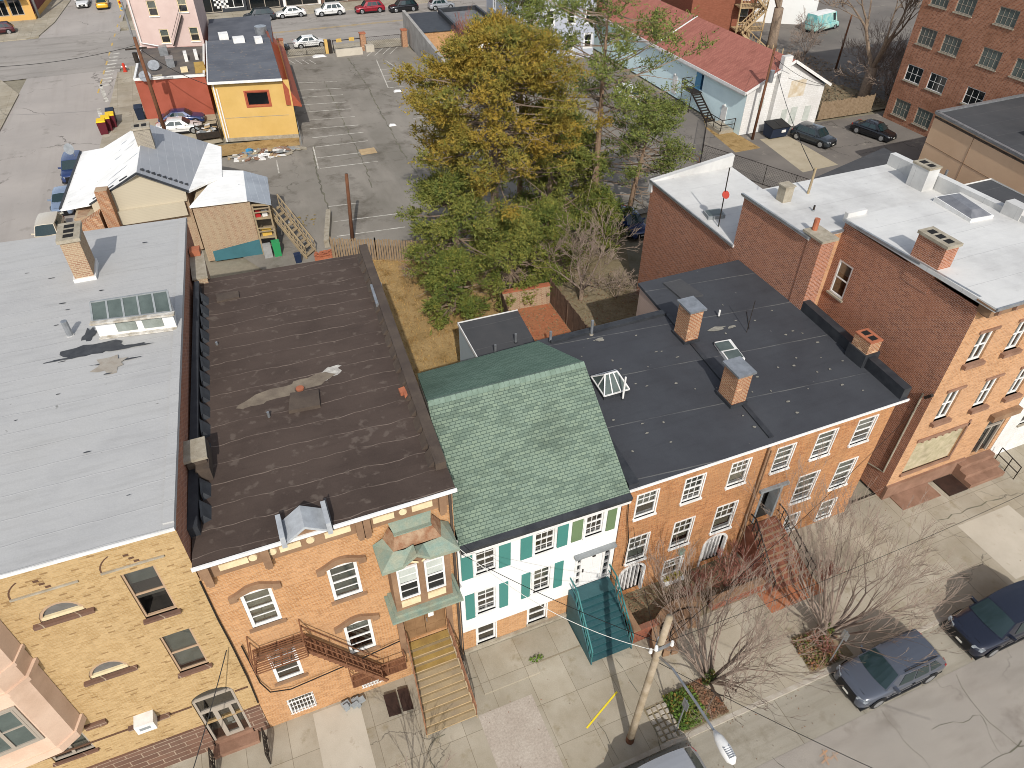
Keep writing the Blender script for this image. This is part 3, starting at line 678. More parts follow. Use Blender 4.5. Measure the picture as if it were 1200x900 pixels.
# glazed entrance under an arched head
b=MB()
for a_ in ((-5.84,-5.76,.5,3.62),(-4.54,-4.46,.5,3.62),(-5.76,-4.54,3.54,3.66),(-5.76,-4.54,2.62,2.76),(-5.4,-5.24,.5,2.62),(-4.86,-4.74,.5,2.62),(-5.24,-4.86,.5,.66),(-5.24,-4.86,2.5,2.62)): fbox(b,fr,*a_,-.12,-.03)
do=b.build('door',m['frame_grey'],A)
b=MB(); fquad(b,fr,-5.8,-4.5,.5,4.05,-.09); b.build('pane',m['glass'],do)
b=MB(); fbox(b,fr,-5.15,-4.95,1.2,1.5,-.2,-.19); fbox(b,fr,-5.05,-4.88,1.0,1.12,-.2,-.19); b.build('notice',m['white'],do)
b=MB(); b.box(-6.0,-4.3,14.85,15.3,0,.22); b.box(-5.9,-4.4,15.28,15.44,.2,.48); b.build('door_step',m['bstone_red'],A)
# pink bay on the left corner
bay=[(-8.86,15.28),(-9.02,14.75),(-9.5,14.42),(-11.1,14.3),(-12.2,14.42),(-12.85,14.9),(-12.95,15.28)]
b=MB(); b.prism(bay,5.1,12.4)
def grow(pts,k,cx=-10.9,cy=15.28): return [(cx+(x-cx)*k, cy+(y-cy)*k) for x,y in pts]
for z0,z1,k in ((5.0,5.35,1.04),(8.75,8.95,1.05),(9.6,9.75,1.03),(12.4,12.6,1.06)): b.prism(grow(bay,k),z0,z1)
b.prism([(-9.2,15.28),(-10.9,14.8),(-12.7,15.28)],4.5,5.0)
bo=b.build('bay',m['pinkstucco'],A)
bf,L_=wallseg((-11.1,14.29),(-9.5,14.41))
for v0,v1 in ((6.2,8.15),(10.0,11.9)):
    window(A,bf,.1,L_-.14,v0,v1,'frame_grey',.06,True,mull=1,blind=(.55,.98),c=.04,gl='glass_dirt_reflect',trim=.09)  # opaque grey panes, reflection painted into their colour, no opening behind
# long skylight box
gl_,gr_=P(109,377,12.92),P(201,366,12.92); tl_,tr_=P(106,355,13.3),P(196,341,13.3)
b=MB(); b.hexa([(gl_.x,gl_.y-.02,11.7),(gr_.x,gr_.y-.02,11.7),(tr_.x,tr_.y,11.7),(tl_.x,tl_.y,11.7)],[(gl_.x,gl_.y,12.9),(gr_.x,gr_.y,12.9),(tr_.x,tr_.y,13.28),(tl_.x,tl_.y,13.28)]); so=b.build('skylight',m['white'],A)
b=MB(); dx=(gr_-gl_).normalized(); b.bar(gl_-dx*.1+Vector((0,-.1,0)),gr_+dx*.1+Vector((0,-.1,0)),.24,.08); b.bar(gl_+Vector((0,-.06,-.72)),gr_+Vector((0,-.06,-.72)),.2,.06); b.build('frame',plain('peeling_white','#cfccc5',.8,c2='#8f8676',sc=3,dirt=.3),so)
b=MB()
for k in (.38,.72): c_=gl_.lerp(gr_,k)+Vector((0,-.035,-.36)); b.obox(c_,dx*.36,(0,.012,0),(0,0,.2))
b.build('vent_grille',m['blind_g'],so)
def sp(k,q,dz=0):
    v=gl_.lerp(gr_,k).lerp(tl_.lerp(tr_,k),q); v.z+=dz; return v
for i in range(5):
    b=MB(); k0,k1=(i+.06)/5,(i+.94)/5; b.poly([sp(k0,.06,.03),sp(k1,.06,.03),sp(k1,.95,.03),sp(k0,.95,.03)]); b.build('pane',m['glass_dirt_reflect'],so)
b=MB()
for i in range(6): b.bar(sp(i/5,.0,.02),sp(i/5,1,.02),.07,.07)
b.bar(sp(0,0,.02),sp(1,0,.02),.07,.07); b.bar(sp(0,1,.02),sp(1,1,.02),.08,.07); b.build('glazing_bar',m['greypaint'],so)
# tar repair marks
b=MB(); rn=random.Random(12)
def blob(cx,cy,rx,ry,z,n=16,j=.35,mm=0,rot=0,zf=None):
    ps=[]
    for i in range(n):
        a_=2*math.pi*i/n; r_=1+rn.uniform(-j,j); x,y=rx*r_*math.cos(a_),ry*r_*math.sin(a_)
        ps.append((cx+x*math.cos(rot)-y*math.sin(rot),cy+x*math.sin(rot)+y*math.cos(rot),z if zf is None else zf(cx+x*math.cos(rot)-y*math.sin(rot),cy+x*math.sin(rot)+y*math.cos(rot))))
    b.poly(ps,mm)
def zA(x,y): return 12.89-(y-15.2)*.0635
for px,py,rx,ry in ((110,412,1.0,.45),(131,432,.55,.5),(150,410,.8,.12),(75,425,.7,.06),(140,428,1.0,.05),(105,395,.22,.5)):
    q=P(px,py,12.1); blob(q.x,q.y,rx,ry,zA(q.x,q.y)+.012,mm=1 if (rx,ry)==(.55,.5) else 0,rot=-.05)
for i in range(24):
    x=rn.uniform(-11,-4.2); y=rn.uniform(16.5,35); blob(x,y,rn.uniform(.04,.16),rn.uniform(.02,.05),zA(x,y)+.014,7,mm=0)
merge(b.build('tar_patch',[plain('roof_tar','#35373b',.7,c2='#45474a'),plain('bare_patch','#8d8478',.9,c2='#9c968c',sc=3)],A),roofA_)
chimney(A,-6.95,32.6,.75,1.5,11.6,13.7,'brickOld','cement',.16,.08,3)
b=MB(); b.prism([(-7.4,31.75),(-6.5,31.75),(-6.5,33.4),(-7.4,33.4)],11.4,11.98); b.build('chimney_flashing',m['white'],A)
vent(A,-7.25,27.2,12.1,.7,.12,'metal','roofA')

# ================================================================ B  orange brick house with the brown roof
B = thing('row_house', 'orange-tan brick house with dark brown roof, green copper oriel and fire escape', 'house', (0.2,15.3,0))
hB=[(-3.02,-2.03,6.82,8.78),(-.24,.78,6.82,8.72),(-2.97,-1.98,3.0,5.12),(-.2,.82,3.1,5.14),(-2.95,-1.93,.42,1.52),(-.1,.83,.38,1.44),(1.98,3.66,2.6,5.6)]
b=MB(); wall(b,fr,-3.85,4.28,0,10.2,hB)
b.poly([(4.28,15.3,0),(5.3,32,0),(5.3,32,10.3),(4.28,15.3,11.0)],2); b.poly([(5.3,32,0),(-2.7,32.4,0),(-2.7,32.4,10.3),(5.3,32,10.3)],0)
b.poly([(-3.84,15.32,0),(-2.7,32.4,0),(-2.7,32.4,10.3),(-3.84,15.32,11)],2)
b.build('wall',[m['brickB'],m['interior'],m['brickOld']],B)
def zB(y): return 11.12-(y-15)*.04
b=MB(); slab(b,[(-3.84,14.95,11.14),(4.33,14.95,11.14),(5.25,32.0,10.45),(-2.72,32.4,10.45)],.16); roofB_=b.build('roof',m['roofB'],B)
b=MB(); b.bar((-3.86,14.93,11.12),(4.36,14.93,11.12),.06,.14); b.build('roof_edge',m['white'],B)
b=MB()
slab(b,[(3.98,16.0,11.42),(4.36,16.0,11.42),(5.5,32.05,10.9),(5.1,32.05,10.9)],.5)
for i in range(17):      # felt folded up over the parapet in scallops
    y=16.6+i*.92; x=4.0+(y-16)*.0695
    b.hexa([(x-.3,y-.36,zB(y)-.02),(x+.02,y-.4,zB(y)-.02),(x+.02,y+.36,zB(y)-.02),(x-.22,y+.3,zB(y)-.02)],[(x-.03,y-.3,zB(y)+.3),(x+.03,y-.4,zB(y)+.36),(x+.03,y+.36,zB(y)+.36),(x-.02,y+.26,zB(y)+.3)])
b.build('parapet',m['brownflash'],B)
b=MB()
slab(b,[(-3.8,16.2,11.5),(-3.5,16.2,11.5),(-2.5,31.5,10.95),(-2.72,31.5,10.95)],.5)
for i in range(14):
    y=17+i*1.02; x=-3.42+(y-16.2)*.066
    b.hexa([(x-.03,y-.4,zB(y)-.02),(x+.25,y-.3,zB(y)-.02),(x+.28,y+.3,zB(y)-.02),(x-.03,y+.4,zB(y)-.02)],[(x-.04,y-.4,zB(y)+.34),(x+.02,y-.26,zB(y)+.28),(x+.02,y+.26,zB(y)+.28),(x-.04,y+.4,zB(y)+.34)])
b.build('parapet',m['flash'],B)
b=MB(); b.prism([(-3.4,18.55),(-2.95,18.5),(-2.9,19.9),(-3.35,19.95)],10.8,11.55); b.build('duct',m['brownflash'],B)
chimney(B,-3.3,19.25,.62,.9,10.9,11.75,'brownflash','cement',.1,.06)
chimney(B,-2.45,33.2,.6,2.4,9.4,10.75,'brickOld','cement',.1,.04,0,0)
b=MB(); b.prism([(-2.72,34.0),(-2.25,34.0),(-2.2,34.5),(-2.7,34.5)],10.86,11.15); b.build('chimney_pot',m['terracotta'],B)
b=MB(); q=[P(*t,10.85) for t in ((434,337),(447,334),(453,356),(441,360))]; b.prism([(p.x,p.y) for p in q][::-1],10.84,11.02); b.build('parapet_cap',m['metal'],B)
b=MB(); q=[P(*t,10.9) for t in ((339,485),(376,478),(374,460),(341,464))]; b.prism([(p.x,p.y) for p in q],10.7,11.06); b.build('roof_hatch',m['brownflash'],B)
b=MB(); q=[P(*t,10.5) for t in ((255,356),(281,350),(280,343),(254,347))]; b.prism([(p.x,p.y) for p in q],10.4,10.62); b.build('roof_hatch',m['brownflash'],B)
rn=random.Random(21); b=MB()
def zBs(x,y): return 11.14-(y-14.95)*.0405+.012
q=P(330,460,10.85); 
for dx,dy,rx,ry,mm in ((0,0,1.5,.35,0),(1.0,.2,.9,.4,0),(-.9,-.2,.7,.2,0),(1.9,.5,.5,.3,1),(1.5,.3,.4,.22,1),(2.1,.75,.3,.14,1)):
    blob(q.x+dx,q.y+dy,rx,ry,zBs(0,q.y+dy)+.003*mm+.001*abs(dx),18,.3,mm,.12)
merge(b.build('water_stain',[plain('dried_puddle','#7f7464',.9,c2='#665b50',sc=1.6,fa=.2),plain('white_patch','#b9b5ac',.9,c2='#96918a',sc=6)],B),roofB_)
vent(B,-.82,21.0,10.85,.3,.05,'metal','brownflash'); vent(B,-2.2,26.5,10.65,.2,.05,'metal','brownflash'); vent(B,.5,22.2,10.8,.12,.16,'terracotta','brownflash')
b=MB()
for px,py in ((472,461),(477,464)): q=P(px,py,10.9); b.obox((q.x,q.y,zBs(0,q.y)+.08),(.12,.02,0),(0,.16,0),(0,0,.07))
b.build('loose_brick',m['terracotta'],B)
# bracketed cornice: frieze, white panels, medallions, consoles
b=MB(); fbox(b,fr,-3.8,4.26,10.2,10.95,0,.12); fbox(b,fr,-3.84,4.3,10.95,11.02,0,.3)
co=b.build('cornice',m['brownstone'],B)
for u in (-3.7,-1.95,.98,1.2,3.75):
    b=MB(); fbox(b,fr,u,u+.24,10.05,10.95,.1,.3); fbox(b,fr,u+.04,u+.2,9.85,10.05,.05,.2); b.build('console',m['brownstone'],co)
for u0,u1 in ((-3.2,-2.35),(-1.4,-.75),(.0,.82),(1.55,2.25),(2.85,3.55)):
    b=MB(); fbox(b,fr,u0,u1,10.42,10.68,.1,.15); b.build('frieze_panel',m['cream'],co)
for u in (-2.2,-1.62,-.45,2.55):
    b=MB(); b.tube([fr.p(u,10.55,.1),fr.p(u,10.55,.16)],[.15,.12],12); b.build('medallion',m['cream'],co)
b=MB()     # little gable in the middle of the cornice
g=[(-1.15,11.15),(-.5,11.62),(.15,11.18)]
for a,c in zip(g,g[1:]):
    b.hexa([(a[0],14.85,a[1]-.1),(c[0],14.85,c[1]-.1),(c[0],15.75,c[1]-.1),(a[0],15.75,a[1]-.1)],[(a[0],14.85,a[1]),(c[0],14.85,c[1]),(c[0],15.75,c[1]),(a[0],15.75,a[1])],0)
b.poly([(-1.1,14.95,11.0),(.1,14.95,11.0),(.1,14.95,11.08),(-.5,14.95,11.53),(-1.1,14.95,11.05)],1); b.poly([(-1.1,15.7,11.0),(.1,15.7,11.0),(.1,15.7,11.08),(-.5,15.7,11.53),(-1.1,15.7,11.05)],2)
b.box(-1.27,-1.12,14.8,15.75,11.0,11.5,0); b.box(.12,.27,14.8,15.75,11.0,11.52,0); b.box(.28,.31,14.9,15.8,11.02,11.56,2)
b.build('pediment',[plain('pale_zinc','#a9adb0',.6,c2='#96999c'),m['brownstone'],m['flash']],co)
for i,h in enumerate(hB[:4]):
    o=window(B,fr,*h,'white',.11,True,grid=(1,2),sill='brownstone',sill_o=.12,blind=((.1,.98),(.05,.98),(.7,.98),(.8,.98))[i],bm_='blind' if i<2 else 'blind_g',c=-.02)
    b=MB(); u0,u1,v0,v1=h; um=(u0+u1)/2
    arc=[(u0-.32,v1-.14),(u0-.32,v1+.12),(u0-.1,v1+.2),(um-.2,v1+.42),(um,v1+.44),(um+.2,v1+.42),(u1+.1,v1+.2),(u1+.32,v1+.12),(u1+.32,v1-.14),(u1+.06,v1-.14),(u1+.06,v1+.02),(um,v1+.2),(u0-.06,v1+.02),(u0-.06,v1-.14)]
    for c_ in (.12,): b.poly([fr.p(x,y,c_) for x,y in arc])
    for p,q in zip(arc,arc[1:]+arc[:1]): b.poly([fr.p(*p,0),fr.p(*q,0),fr.p(*q,.12),fr.p(*p,.12)])
    fixn(b.build('window_hood',m['brownstone'],o))
for h in hB[4:6]: window(B,fr,*h,'white',.08,False,grid=(1,3),bars=8,c=-.03,blind=(.4,.95),bm_='blind_g')
# copper-roofed oriel over the door
OY=14.42
b=MB(); b.prism([(1.72,15.29),(1.72,OY),(3.8,OY),(3.8,15.29)],6.25,8.95)
of=Fr((0,OY,0),(1,0,0),(0,-1,0))
ori=b.build('oriel',m['brownstone'],B)
for u0,u1 in ((1.9,2.63),(2.86,3.57)):
    o=window(B,of,u0,u1,6.95,8.72,'white',.07,True,grid=(1,2),c=.08,gl='glass_dark',blind=None)
    b=MB(); fquad(b,of,u0+.06,u1-.06,7.9,8.66,.042); b.build('blind',m['blind'],o)
    b=MB(); fbox(b,of,u0+.02,u1-.02,6.45,6.78,0,.04); b.build('apron_panel',m['cream'],ori)
    b=MB()
    N=8; ar=[(u0-.06+(u1-u0+.12)*i/N, 8.74+.2*math.sin(math.pi*i/N)) for i in range(N+1)]
    for p,q in zip(ar,ar[1:]): b.poly([of.p(*p,.07),of.p(*q,.07),of.p(q[0],q[1]+.1,.07),of.p(p[0],p[1]+.1,.07)])
    b.build('arch_trim',m['cream'],ori)
b=MB(); b.prism([(1.45,15.29),(1.45,14.1),(4.1,14.1),(4.1,15.29)],6.02,6.12); b.prism([(1.58,15.29),(1.6,14.25),(3.95,14.25),(3.95,15.29)],6.12,6.25); b.build('oriel_base',m['copper'],ori)
b=MB(); e=[(1.4,15.29),(1.4,14.08),(2.1,14.08),(2.62,14.08),(3.05,14.08),(4.08,14.08),(4.08,15.29)]; ez=[9.2,9.2,9.22,9.62,9.24,9.2,9.2]
tp=[(1.75,15.2),(1.95,14.55),(2.3,14.5),(2.62,14.5),(2.95,14.5),(3.6,14.55),(3.78,15.2)]
for i in range(6):
    p,q=e[i],e[i+1]; s_,t_=tp[i],tp[i+1]
    b.poly([(p[0],p[1],ez[i]),(q[0],q[1],ez[i+1]),(t_[0],t_[1],9.5+(.12 if i in(2,) else 0)),(s_[0],s_[1],9.5)],0)
    b.poly([(p[0],p[1],ez[i]-.14),(q[0],q[1],ez[i+1]-.14),(q[0],q[1],ez[i+1]),(p[0],p[1],ez[i])],0)
    b.poly([(p[0]*.9+.27,15.2 if i in(0,5) else 14.4,9.05),(q[0]*.9+.27,15.2 if i==5 else 14.4,9.05),(q[0],q[1],ez[i+1]-.14),(p[0],p[1],ez[i]-.14)],0)
b.poly([(1.95,14.55,9.5),(3.6,14.55,9.5),(3.35,14.85,9.95),(2.1,14.85,9.95)],1)
b.poly([(1.75,15.2,9.5),(1.95,14.55,9.5),(2.1,14.85,9.95),(2.0,15.2,9.98)],1); b.poly([(3.6,14.55,9.5),(3.78,15.2,9.5),(3.5,15.2,9.98),(3.35,14.85,9.95)],1)
b.poly([(2.1,14.85,9.95),(3.35,14.85,9.95),(3.5,15.28,10.15),(2.0,15.28,10.15)],2)
b.bar((2.08,14.86,9.95),(3.37,14.86,9.95),.16,.05,0)
b.build('oriel_roof',[m['copper'],m['rustroof'],m['copper']],ori)
# panelled double door
b=MB()
for u0,u1 in ((2.0,2.82),(2.84,3.64)):
    fbox(b,fr,u0,u1,2.62,5.5,-.14,-.06)
    for a_,c_ in ((2.75,3.2),(3.35,4.3)):
        for k in (0,1): uu=u0+.08+k*.37; fbox(b,fr,uu,uu+.28,a_,c_,-.06,-.04)
    
dr=b.build('door',m['doorwood'],B)
b=MB(); fbox(b,fr,2.98,3.2,3.75,4.0,-.055,-.03); b.build('notice',m['white'],dr)
b=MB(); b.bar(fr.p(2.9,3.5,-.02),fr.p(2.9,3.75,-.02),.03,.03); b.build('handle',m['metal'],dr)
for u in (1.72,3.68):
    b=MB(); fbox(b,fr,u,u+.24,2.0,6.0,.0,.14); b.build('pilaster',m['brownstone'],B)
b=MB(); b.box(3.46,3.6,15.05,15.25,5.0,5.3); b.box(3.5,3.56,15.2,15.3,5.1,5.2); b.build('wall_lantern',m['iron'],B)
b=MB(); b.tube([(4.16,15.16,11),(4.16,15.16,.3),(4.2,15.0,.1)],.055,8,0); b.build('downpipe',m['brownflash'],B)
# fire escape: two balconies and a ladder stair
fe=tag(bpy.data.objects.new('fire_escape',None)); COL.objects.link(fe); fe.parent=B; fe.matrix_parent_inverse=Matrix.Translation(-B.location)
def balcony(u0,u1,z,dep=.95,rh=.9):
    b=MB()
    for i in range(12): y=15.28-dep*i/11; b.bar((u0,y,z),(u1,y,z),.035,.03)
    for x in (u0,(u0+u1)/2,u1): b.bar((x,15.3,z-.03),(x,15.3-dep,z-.03),.05,.05); b.bar((x,15.3,z-.6),(x,15.3-dep*.9,z-.05),.04,.04)
    b.build('platform',m['rust'],fe)
    b=MB(); Yb=15.3-dep
    for zz in (z+rh,z+rh*.55): b.bar((u0,Yb,zz),(u1,Yb,zz),.04,.04); b.bar((u0,15.3,zz),(u0,Yb,zz),.04,.04); b.bar((u1,15.3,zz),(u1,Yb,zz),.04,.04)
    n=int((u1-u0)/.55)
    for i in range(n+1): x=u0+(u1-u0)*i/n; b.bar((x,Yb,z),(x,Yb,z+rh),.03,.03)
    b.build('railing',m['rust'],fe)
balcony(-3.3,-1.55,5.6); balcony(-.4,1.75,1.6,.5,.85)
b=MB()
for y in (14.55,15.1): b.bar((-1.55,y,5.62),(.9,y,1.65),.06,.14)
for i in range(15): k=(i+.5)/15; b.box(-1.55+2.3*k-.1,-1.55+2.3*k+.1,14.5,15.05,5.62-3.82*k-.01,5.62-3.82*k+.01)
b.build('stair_flight',m['rust'],fe)
b=MB()
b.bar((-1.55,14.5,6.45),(.75,14.5,2.65),.035,.035); b.bar((-1.55,14.5,6.05),(.75,14.5,2.25),.03,.03); b.bar((-1.55,15.05,6.45),(.75,15.05,2.65),.035,.035)
for i in range(5): k=i/4; b.bar((-1.55+2.3*k,14.5,5.62-3.82*k),(-1.55+2.3*k,14.5,6.45-3.8*k),.03,.03)
b.build('stair_rail',m['rust'],fe)
# ================================================================ C  white clapboard house with the green roof
Cc = thing('white_house', 'white clapboard house with a green shingle gable roof and green shutters', 'house', (7.7,15.3,0))
wC=[(5.0,5.8,5.53,7.04),(7.45,8.28,5.55,7.04),(9.66,10.42,5.55,7.06),(5.0,5.78,2.8,4.33),(7.46,8.2,2.88,4.42)]
bC=[(4.95,5.78,.38,1.66),(7.3,8.16,.52,1.68)]
dC=(9.35,11.08,2.1,4.38)
b=MB(); wall(b,fr,4.33,11.2,1.72,8.0,wC+[dC],0,1,.12)
b.poly([(11.2,15.3,1.72),(11.35,24,1.72),(11.35,24,8.4),(11.25,19.3,10.9),(11.2,15.3,7.9)],3); b.poly([(4.33,15.3,0),(5.55,24,0),(5.55,24,8.4),(4.75,19.3,10.9),(4.33,15.3,7.9)],0)
b.poly([(5.55,24,0),(11.35,24,0),(11.35,24,8.5),(5.55,24,8.5)],0)
b.build('wall',[m['siding'],m['interior'],m['white'],m['teal']],Cc)
b=MB(); wall(b,Fr((0,15.35,0),(1,0,0),(0,-1,0)),4.33,11.2,0,1.72,bC,0,1,.12); b.build('foundation',[m['brickB'],m['interior']],Cc)
b=MB(); fbox(b,Fr((0,15.34,0),(1,0,0),(0,-1,0)),4.33,9.2,0,.28,0,.12); b.build('plinth',m['cement'],Cc)
b=MB()
slab(b,[(4.3,14.93,8.12),(11.22,14.93,7.98),(11.2,19.28,11.15),(4.72,19.3,11.2)],.16,0)
slab(b,[(4.72,19.3,11.2),(11.2,19.28,11.15),(11.42,24.1,8.75),(5.55,24.05,8.62)],.16,1)
b.build('roof',[m['shingle'],m['shingle_r']],Cc)
b=MB()
for i in range(30):
    k0,k1=i/30,(i+.93)/30; p=Vector((4.74,19.3,11.22)).lerp(Vector((11.2,19.28,11.17)),k0); q=Vector((4.74,19.3,11.22)).lerp(Vector((11.2,19.28,11.17)),k1)
    for s_ in (-1,1):
        dz=-.13 if s_<0 else -.095
        b.poly([(p.x,p.y,p.z+.012),(q.x,q.y,q.z+.022),(q.x,q.y+s_*.18,q.z+dz+.022),(p.x,p.y+s_*.18,p.z+dz+.012)] if s_<0 else [(p.x,p.y,p.z+.012),(p.x,p.y+s_*.18,p.z+dz+.012),(q.x,q.y+s_*.18,q.z+dz+.022),(q.x,q.y,q.z+.022)])
b.build('ridge_cap',plain('ridge_shingle','#76877a',.95,c2='#657668',sc=2.5),Cc)
b=MB(); b.hexa([(4.32,14.72,7.86),(11.24,14.72,7.72),(11.24,15.0,7.72),(4.32,15.0,7.86)],[(4.32,14.7,8.04),(11.24,14.7,7.9),(11.24,15.02,8.0),(4.32,15.02,8.14)]); b.build('gutter',m['flash'],Cc)
b=MB(); b.hexa([(4.32,14.78,7.6),(11.24,14.78,7.5),(11.24,15.29,7.5),(4.32,15.29,7.6)],[(4.32,14.76,7.855),(11.24,14.76,7.715),(11.24,15.29,7.715),(4.32,15.29,7.855)]); b.build('eave_board',m['white'],Cc)
for i,h in enumerate(wC): window(Cc,fr,*h,'white',.05,True,grid=(3,2) if i in(1,2) else (2,2),trim=.1,c=-.03,blind=(.5,.98) if i in (3,4) else None,bm_='blind_g',sill='white',sill_o=.12,sill_h=.06)
f2=Fr((0,15.35,0),(1,0,0),(0,-1,0))
for h in bC: window(Cc,f2,*h,'white',.07,True,trim=.06,c=-.03,sill='cement')
for u0,u1,v0,v1,k in ((4.42,4.87,5.46,7.1,0),(5.95,6.42,5.46,7.1,0),(6.84,7.32,5.5,7.08,0),(8.4,8.86,5.5,7.08,0),(9.04,9.5,5.53,7.1,1),(10.6,11.0,5.5,7.1,1),(4.5,4.88,2.66,4.35,0),(5.95,6.33,2.68,4.36,0),(6.92,7.3,2.76,4.44,0),(8.39,8.78,2.72,4.44,0)):
    b=MB(); fbox(b,fr,u0,u1,v0,v1,.004,.05)
    o=b.build('shutter',m['shutter_old' if k else 'shutter'],Cc)
    if k: o['label']='faded olive green shutter'
b=MB()
fbox(b,fr,9.35,9.45,2.1,4.38,-.1,.04); fbox(b,fr,10.98,11.08,2.1,4.38,-.1,.04); fbox(b,fr,9.45,10.98,4.26,4.38,-.1,.04); fbox(b,fr,9.62,9.7,2.1,4.26,-.1,.02); fbox(b,fr,10.66,10.76,2.1,4.26,-.1,.02)
for u0,u1 in ((9.45,9.62),(10.76,10.98)):
    for i in range(5): v=2.3+i*.49; fbox(b,fr,u0,u1,v-.09,v,-.09,.0)
    fbox(b,fr,u0,u1,2.1,2.25,-.09,0)
do=b.build('door_frame',m['white'],Cc)
b=MB(); fbox(b,fr,9.7,10.66,2.12,4.26,-.1,-.04)
for a_ in ((9.8,10.13,2.3,2.9),(10.22,10.55,2.3,2.9),(9.8,10.13,3.05,4.1),(10.22,10.55,3.05,4.1)): fbox(b,fr,*a_,-.04,-.025)
b.build('door',m['doorwhite'],do)
b=MB(); fquad(b,fr,9.45,9.62,2.2,4.26,-.07); fquad(b,fr,10.76,10.98,2.2,4.26,-.07); b.build('sidelight',m['glass_dark'],do)
b=MB(); b.bar(fr.p(9.78,3.05,-.01),fr.p(9.78,3.25,-.01),.03,.05); b.build('handle',m['iron'],do)
b=MB(); fbox(b,fr,9.25,11.16,4.38,4.5,.002,.22); b.build('door_hood',m['greypaint'],Cc)
b=MB(); fbox(b,fr,10.1,10.24,4.1,4.3,-.03,.12); b.build('wall_lantern',m['iron'],Cc)
# rear wing with a flat dark roof
b=MB(); b.prism([(9.95,24.1),(11.6,24.1),(13.0,27),(13.35,31.5),(9.95,31.6)],0,4.9,0); b.build('rear_wing',m['siding_blue'],Cc)
b=MB(); b.prism([(9.8,24.05),(11.6,24.05),(13.2,27),(13.6,31.66),(9.98,31.74)],4.9,5.05); o=b.build('rear_wing_roof',m['roofEll'],Cc)
b=MB(); b.bar((9.92,31.7,5.0),(13.6,31.62,5.0),.05,.2); b.bar((9.8,24.1,5.0),(9.95,31.7,5.0),.05,.2); b.build('roof_edge',m['white'],o)
vent(Cc,10.9,28.3,5.05,.6,.07,'metal'); vent(Cc,12.3,28.8,5.05,.6,.07,'metal')

# ================================================================ D1, D2  two joined brick houses, black roofs
D1=thing('brick_house','left brick house of the black-roofed pair, with two arched garden doors','house',(14.8,15.3,0))
D2=thing('brick_house','right brick house of the black-roofed pair, with a raised front door','house',(21.8,15.3,0))
w1=[(11.91,12.87,5.65,7.08),(14.17,15.1,5.62,7.08),(16.44,17.36,5.65,7.1),(11.9,12.86,2.55,4.28),(14.15,15.12,2.5,4.28),(16.33,17.38,2.55,4.33),(14.1,15.08,.28,1.5)]
a1=[(11.65,13.05,.06,2.3,.65),(16.1,17.48,.06,2.25,.65)]
b=MB(); wall(b,fr,11.24,18.1,0,7.85,w1+a1)
b.poly([(11.24,15.3,0),(11.7,24.9,0),(11.7,24.9,7.85),(11.24,15.3,7.85)],0); b.poly([(11.7,24.9,0),(18.75,24.9,0),(18.75,24.9,7.85),(11.7,24.9,7.85)],0)
b.build('wall',[m['brickD'],m['interior']],D1)
b=MB(); slab(b,[(11.25,15.0,8.0),(18.1,15.0,8.0),(18.8,24.98,8.04),(11.75,24.98,8.04)],.16); roofD1_=b.build('roof',m['roofD'],D1)
b=MB(); b.bar((11.24,14.99,7.95),(18.1,14.99,7.95),.05,.12); b.build('roof_edge',m['white'],D1)
b=MB(); slab(b,[(11.26,15.1,8.2),(11.7,15.1,8.2),(12.0,20.5,8.2),(11.55,20.5,8.2)],.3); b.build('parapet',m['flash'],D1); b=MB(); b.bar((12.3,24.6,8.08),(18.7,24.6,8.08),.3,.22); b.build('parapet',m['flash'],D1)
w2=[(18.76,19.68,5.63,7.1),(20.93,21.95,5.62,7.15),(23.16,24.2,5.65,7.17),(20.8,21.9,2.62,4.45),(23.08,24.14,2.65,4.46),(20.96,21.75,.32,1.55),(23.1,24.0,.35,1.6)]
d2=(18.7,19.9,2.1,4.4)
b=MB(); wall(b,fr,18.1,25.1,0,7.85,w2+[d2])
b.poly([(25.1,15.3,0),(25.95,27.5,0),(25.95,27.5,8.3),(25.1,15.3,7.9)],2); b.poly([(25.95,27.5,0),(19.0,27.5,0),(19.0,27.5,7.85),(25.95,27.5,7.85)],0); b.poly([(18.75,24.9,0),(19.0,27.5,0),(19.0,27.5,7.85),(18.75,24.9,7.85)],3)
b.build('wall',[m['brickD'],m['interior'],m['brickOld'],m['siding_pinkish']],D2)
b=MB(); slab(b,[(18.1,15.0,8.004),(25.3,15.0,8.004),(26.1,27.6,8.044),(18.9,27.6,8.044)],.16); roofD2_=b.build('roof',m['roofD'],D2)
b=MB(); b.bar((18.1,14.99,7.954),(25.34,14.99,7.954),.05,.12); b.build('roof_edge',m['white'],D2)
b=MB(); slab(b,[(24.9,15.1,8.6),(25.32,15.1,8.6),(26.15,27.6,8.55),(25.72,27.6,8.55)],.6); b.build('parapet',m['flash'],D2); b=MB(); b.bar((18.12,15.3,8.03),(18.8,24.5,8.05),.22,.09); b.build('roof_curb',m['flash'],D2)
b=MB(); q=[P(*t,8.1) for t in ((777,332),(797,327),(824,346),(798,350))]; b.prism([(p.x,p.y) for p in q][::-1],8.0,8.14); b.build('roof_hatch',m['roofEll'],D2)
for i,h in enumerate(w1): window(D1,fr,*h,'white',.06,True,grid=(3,2),grid2=(3,2) if i in(1,) else (1,1),trim=.05,sill='white' if i<6 else None,sill_o=.08,sill_h=.1,c=-.02,blind=(.3,.98),bm_='blind')
for i,h in enumerate(w2): window(D2,fr,*h,'white',.06,True,grid=(1,2) if i<5 else (1,1),trim=.05,sill='white',sill_o=.08,sill_h=.1,c=-.02,blind=(.25,.98),bm_='blind')
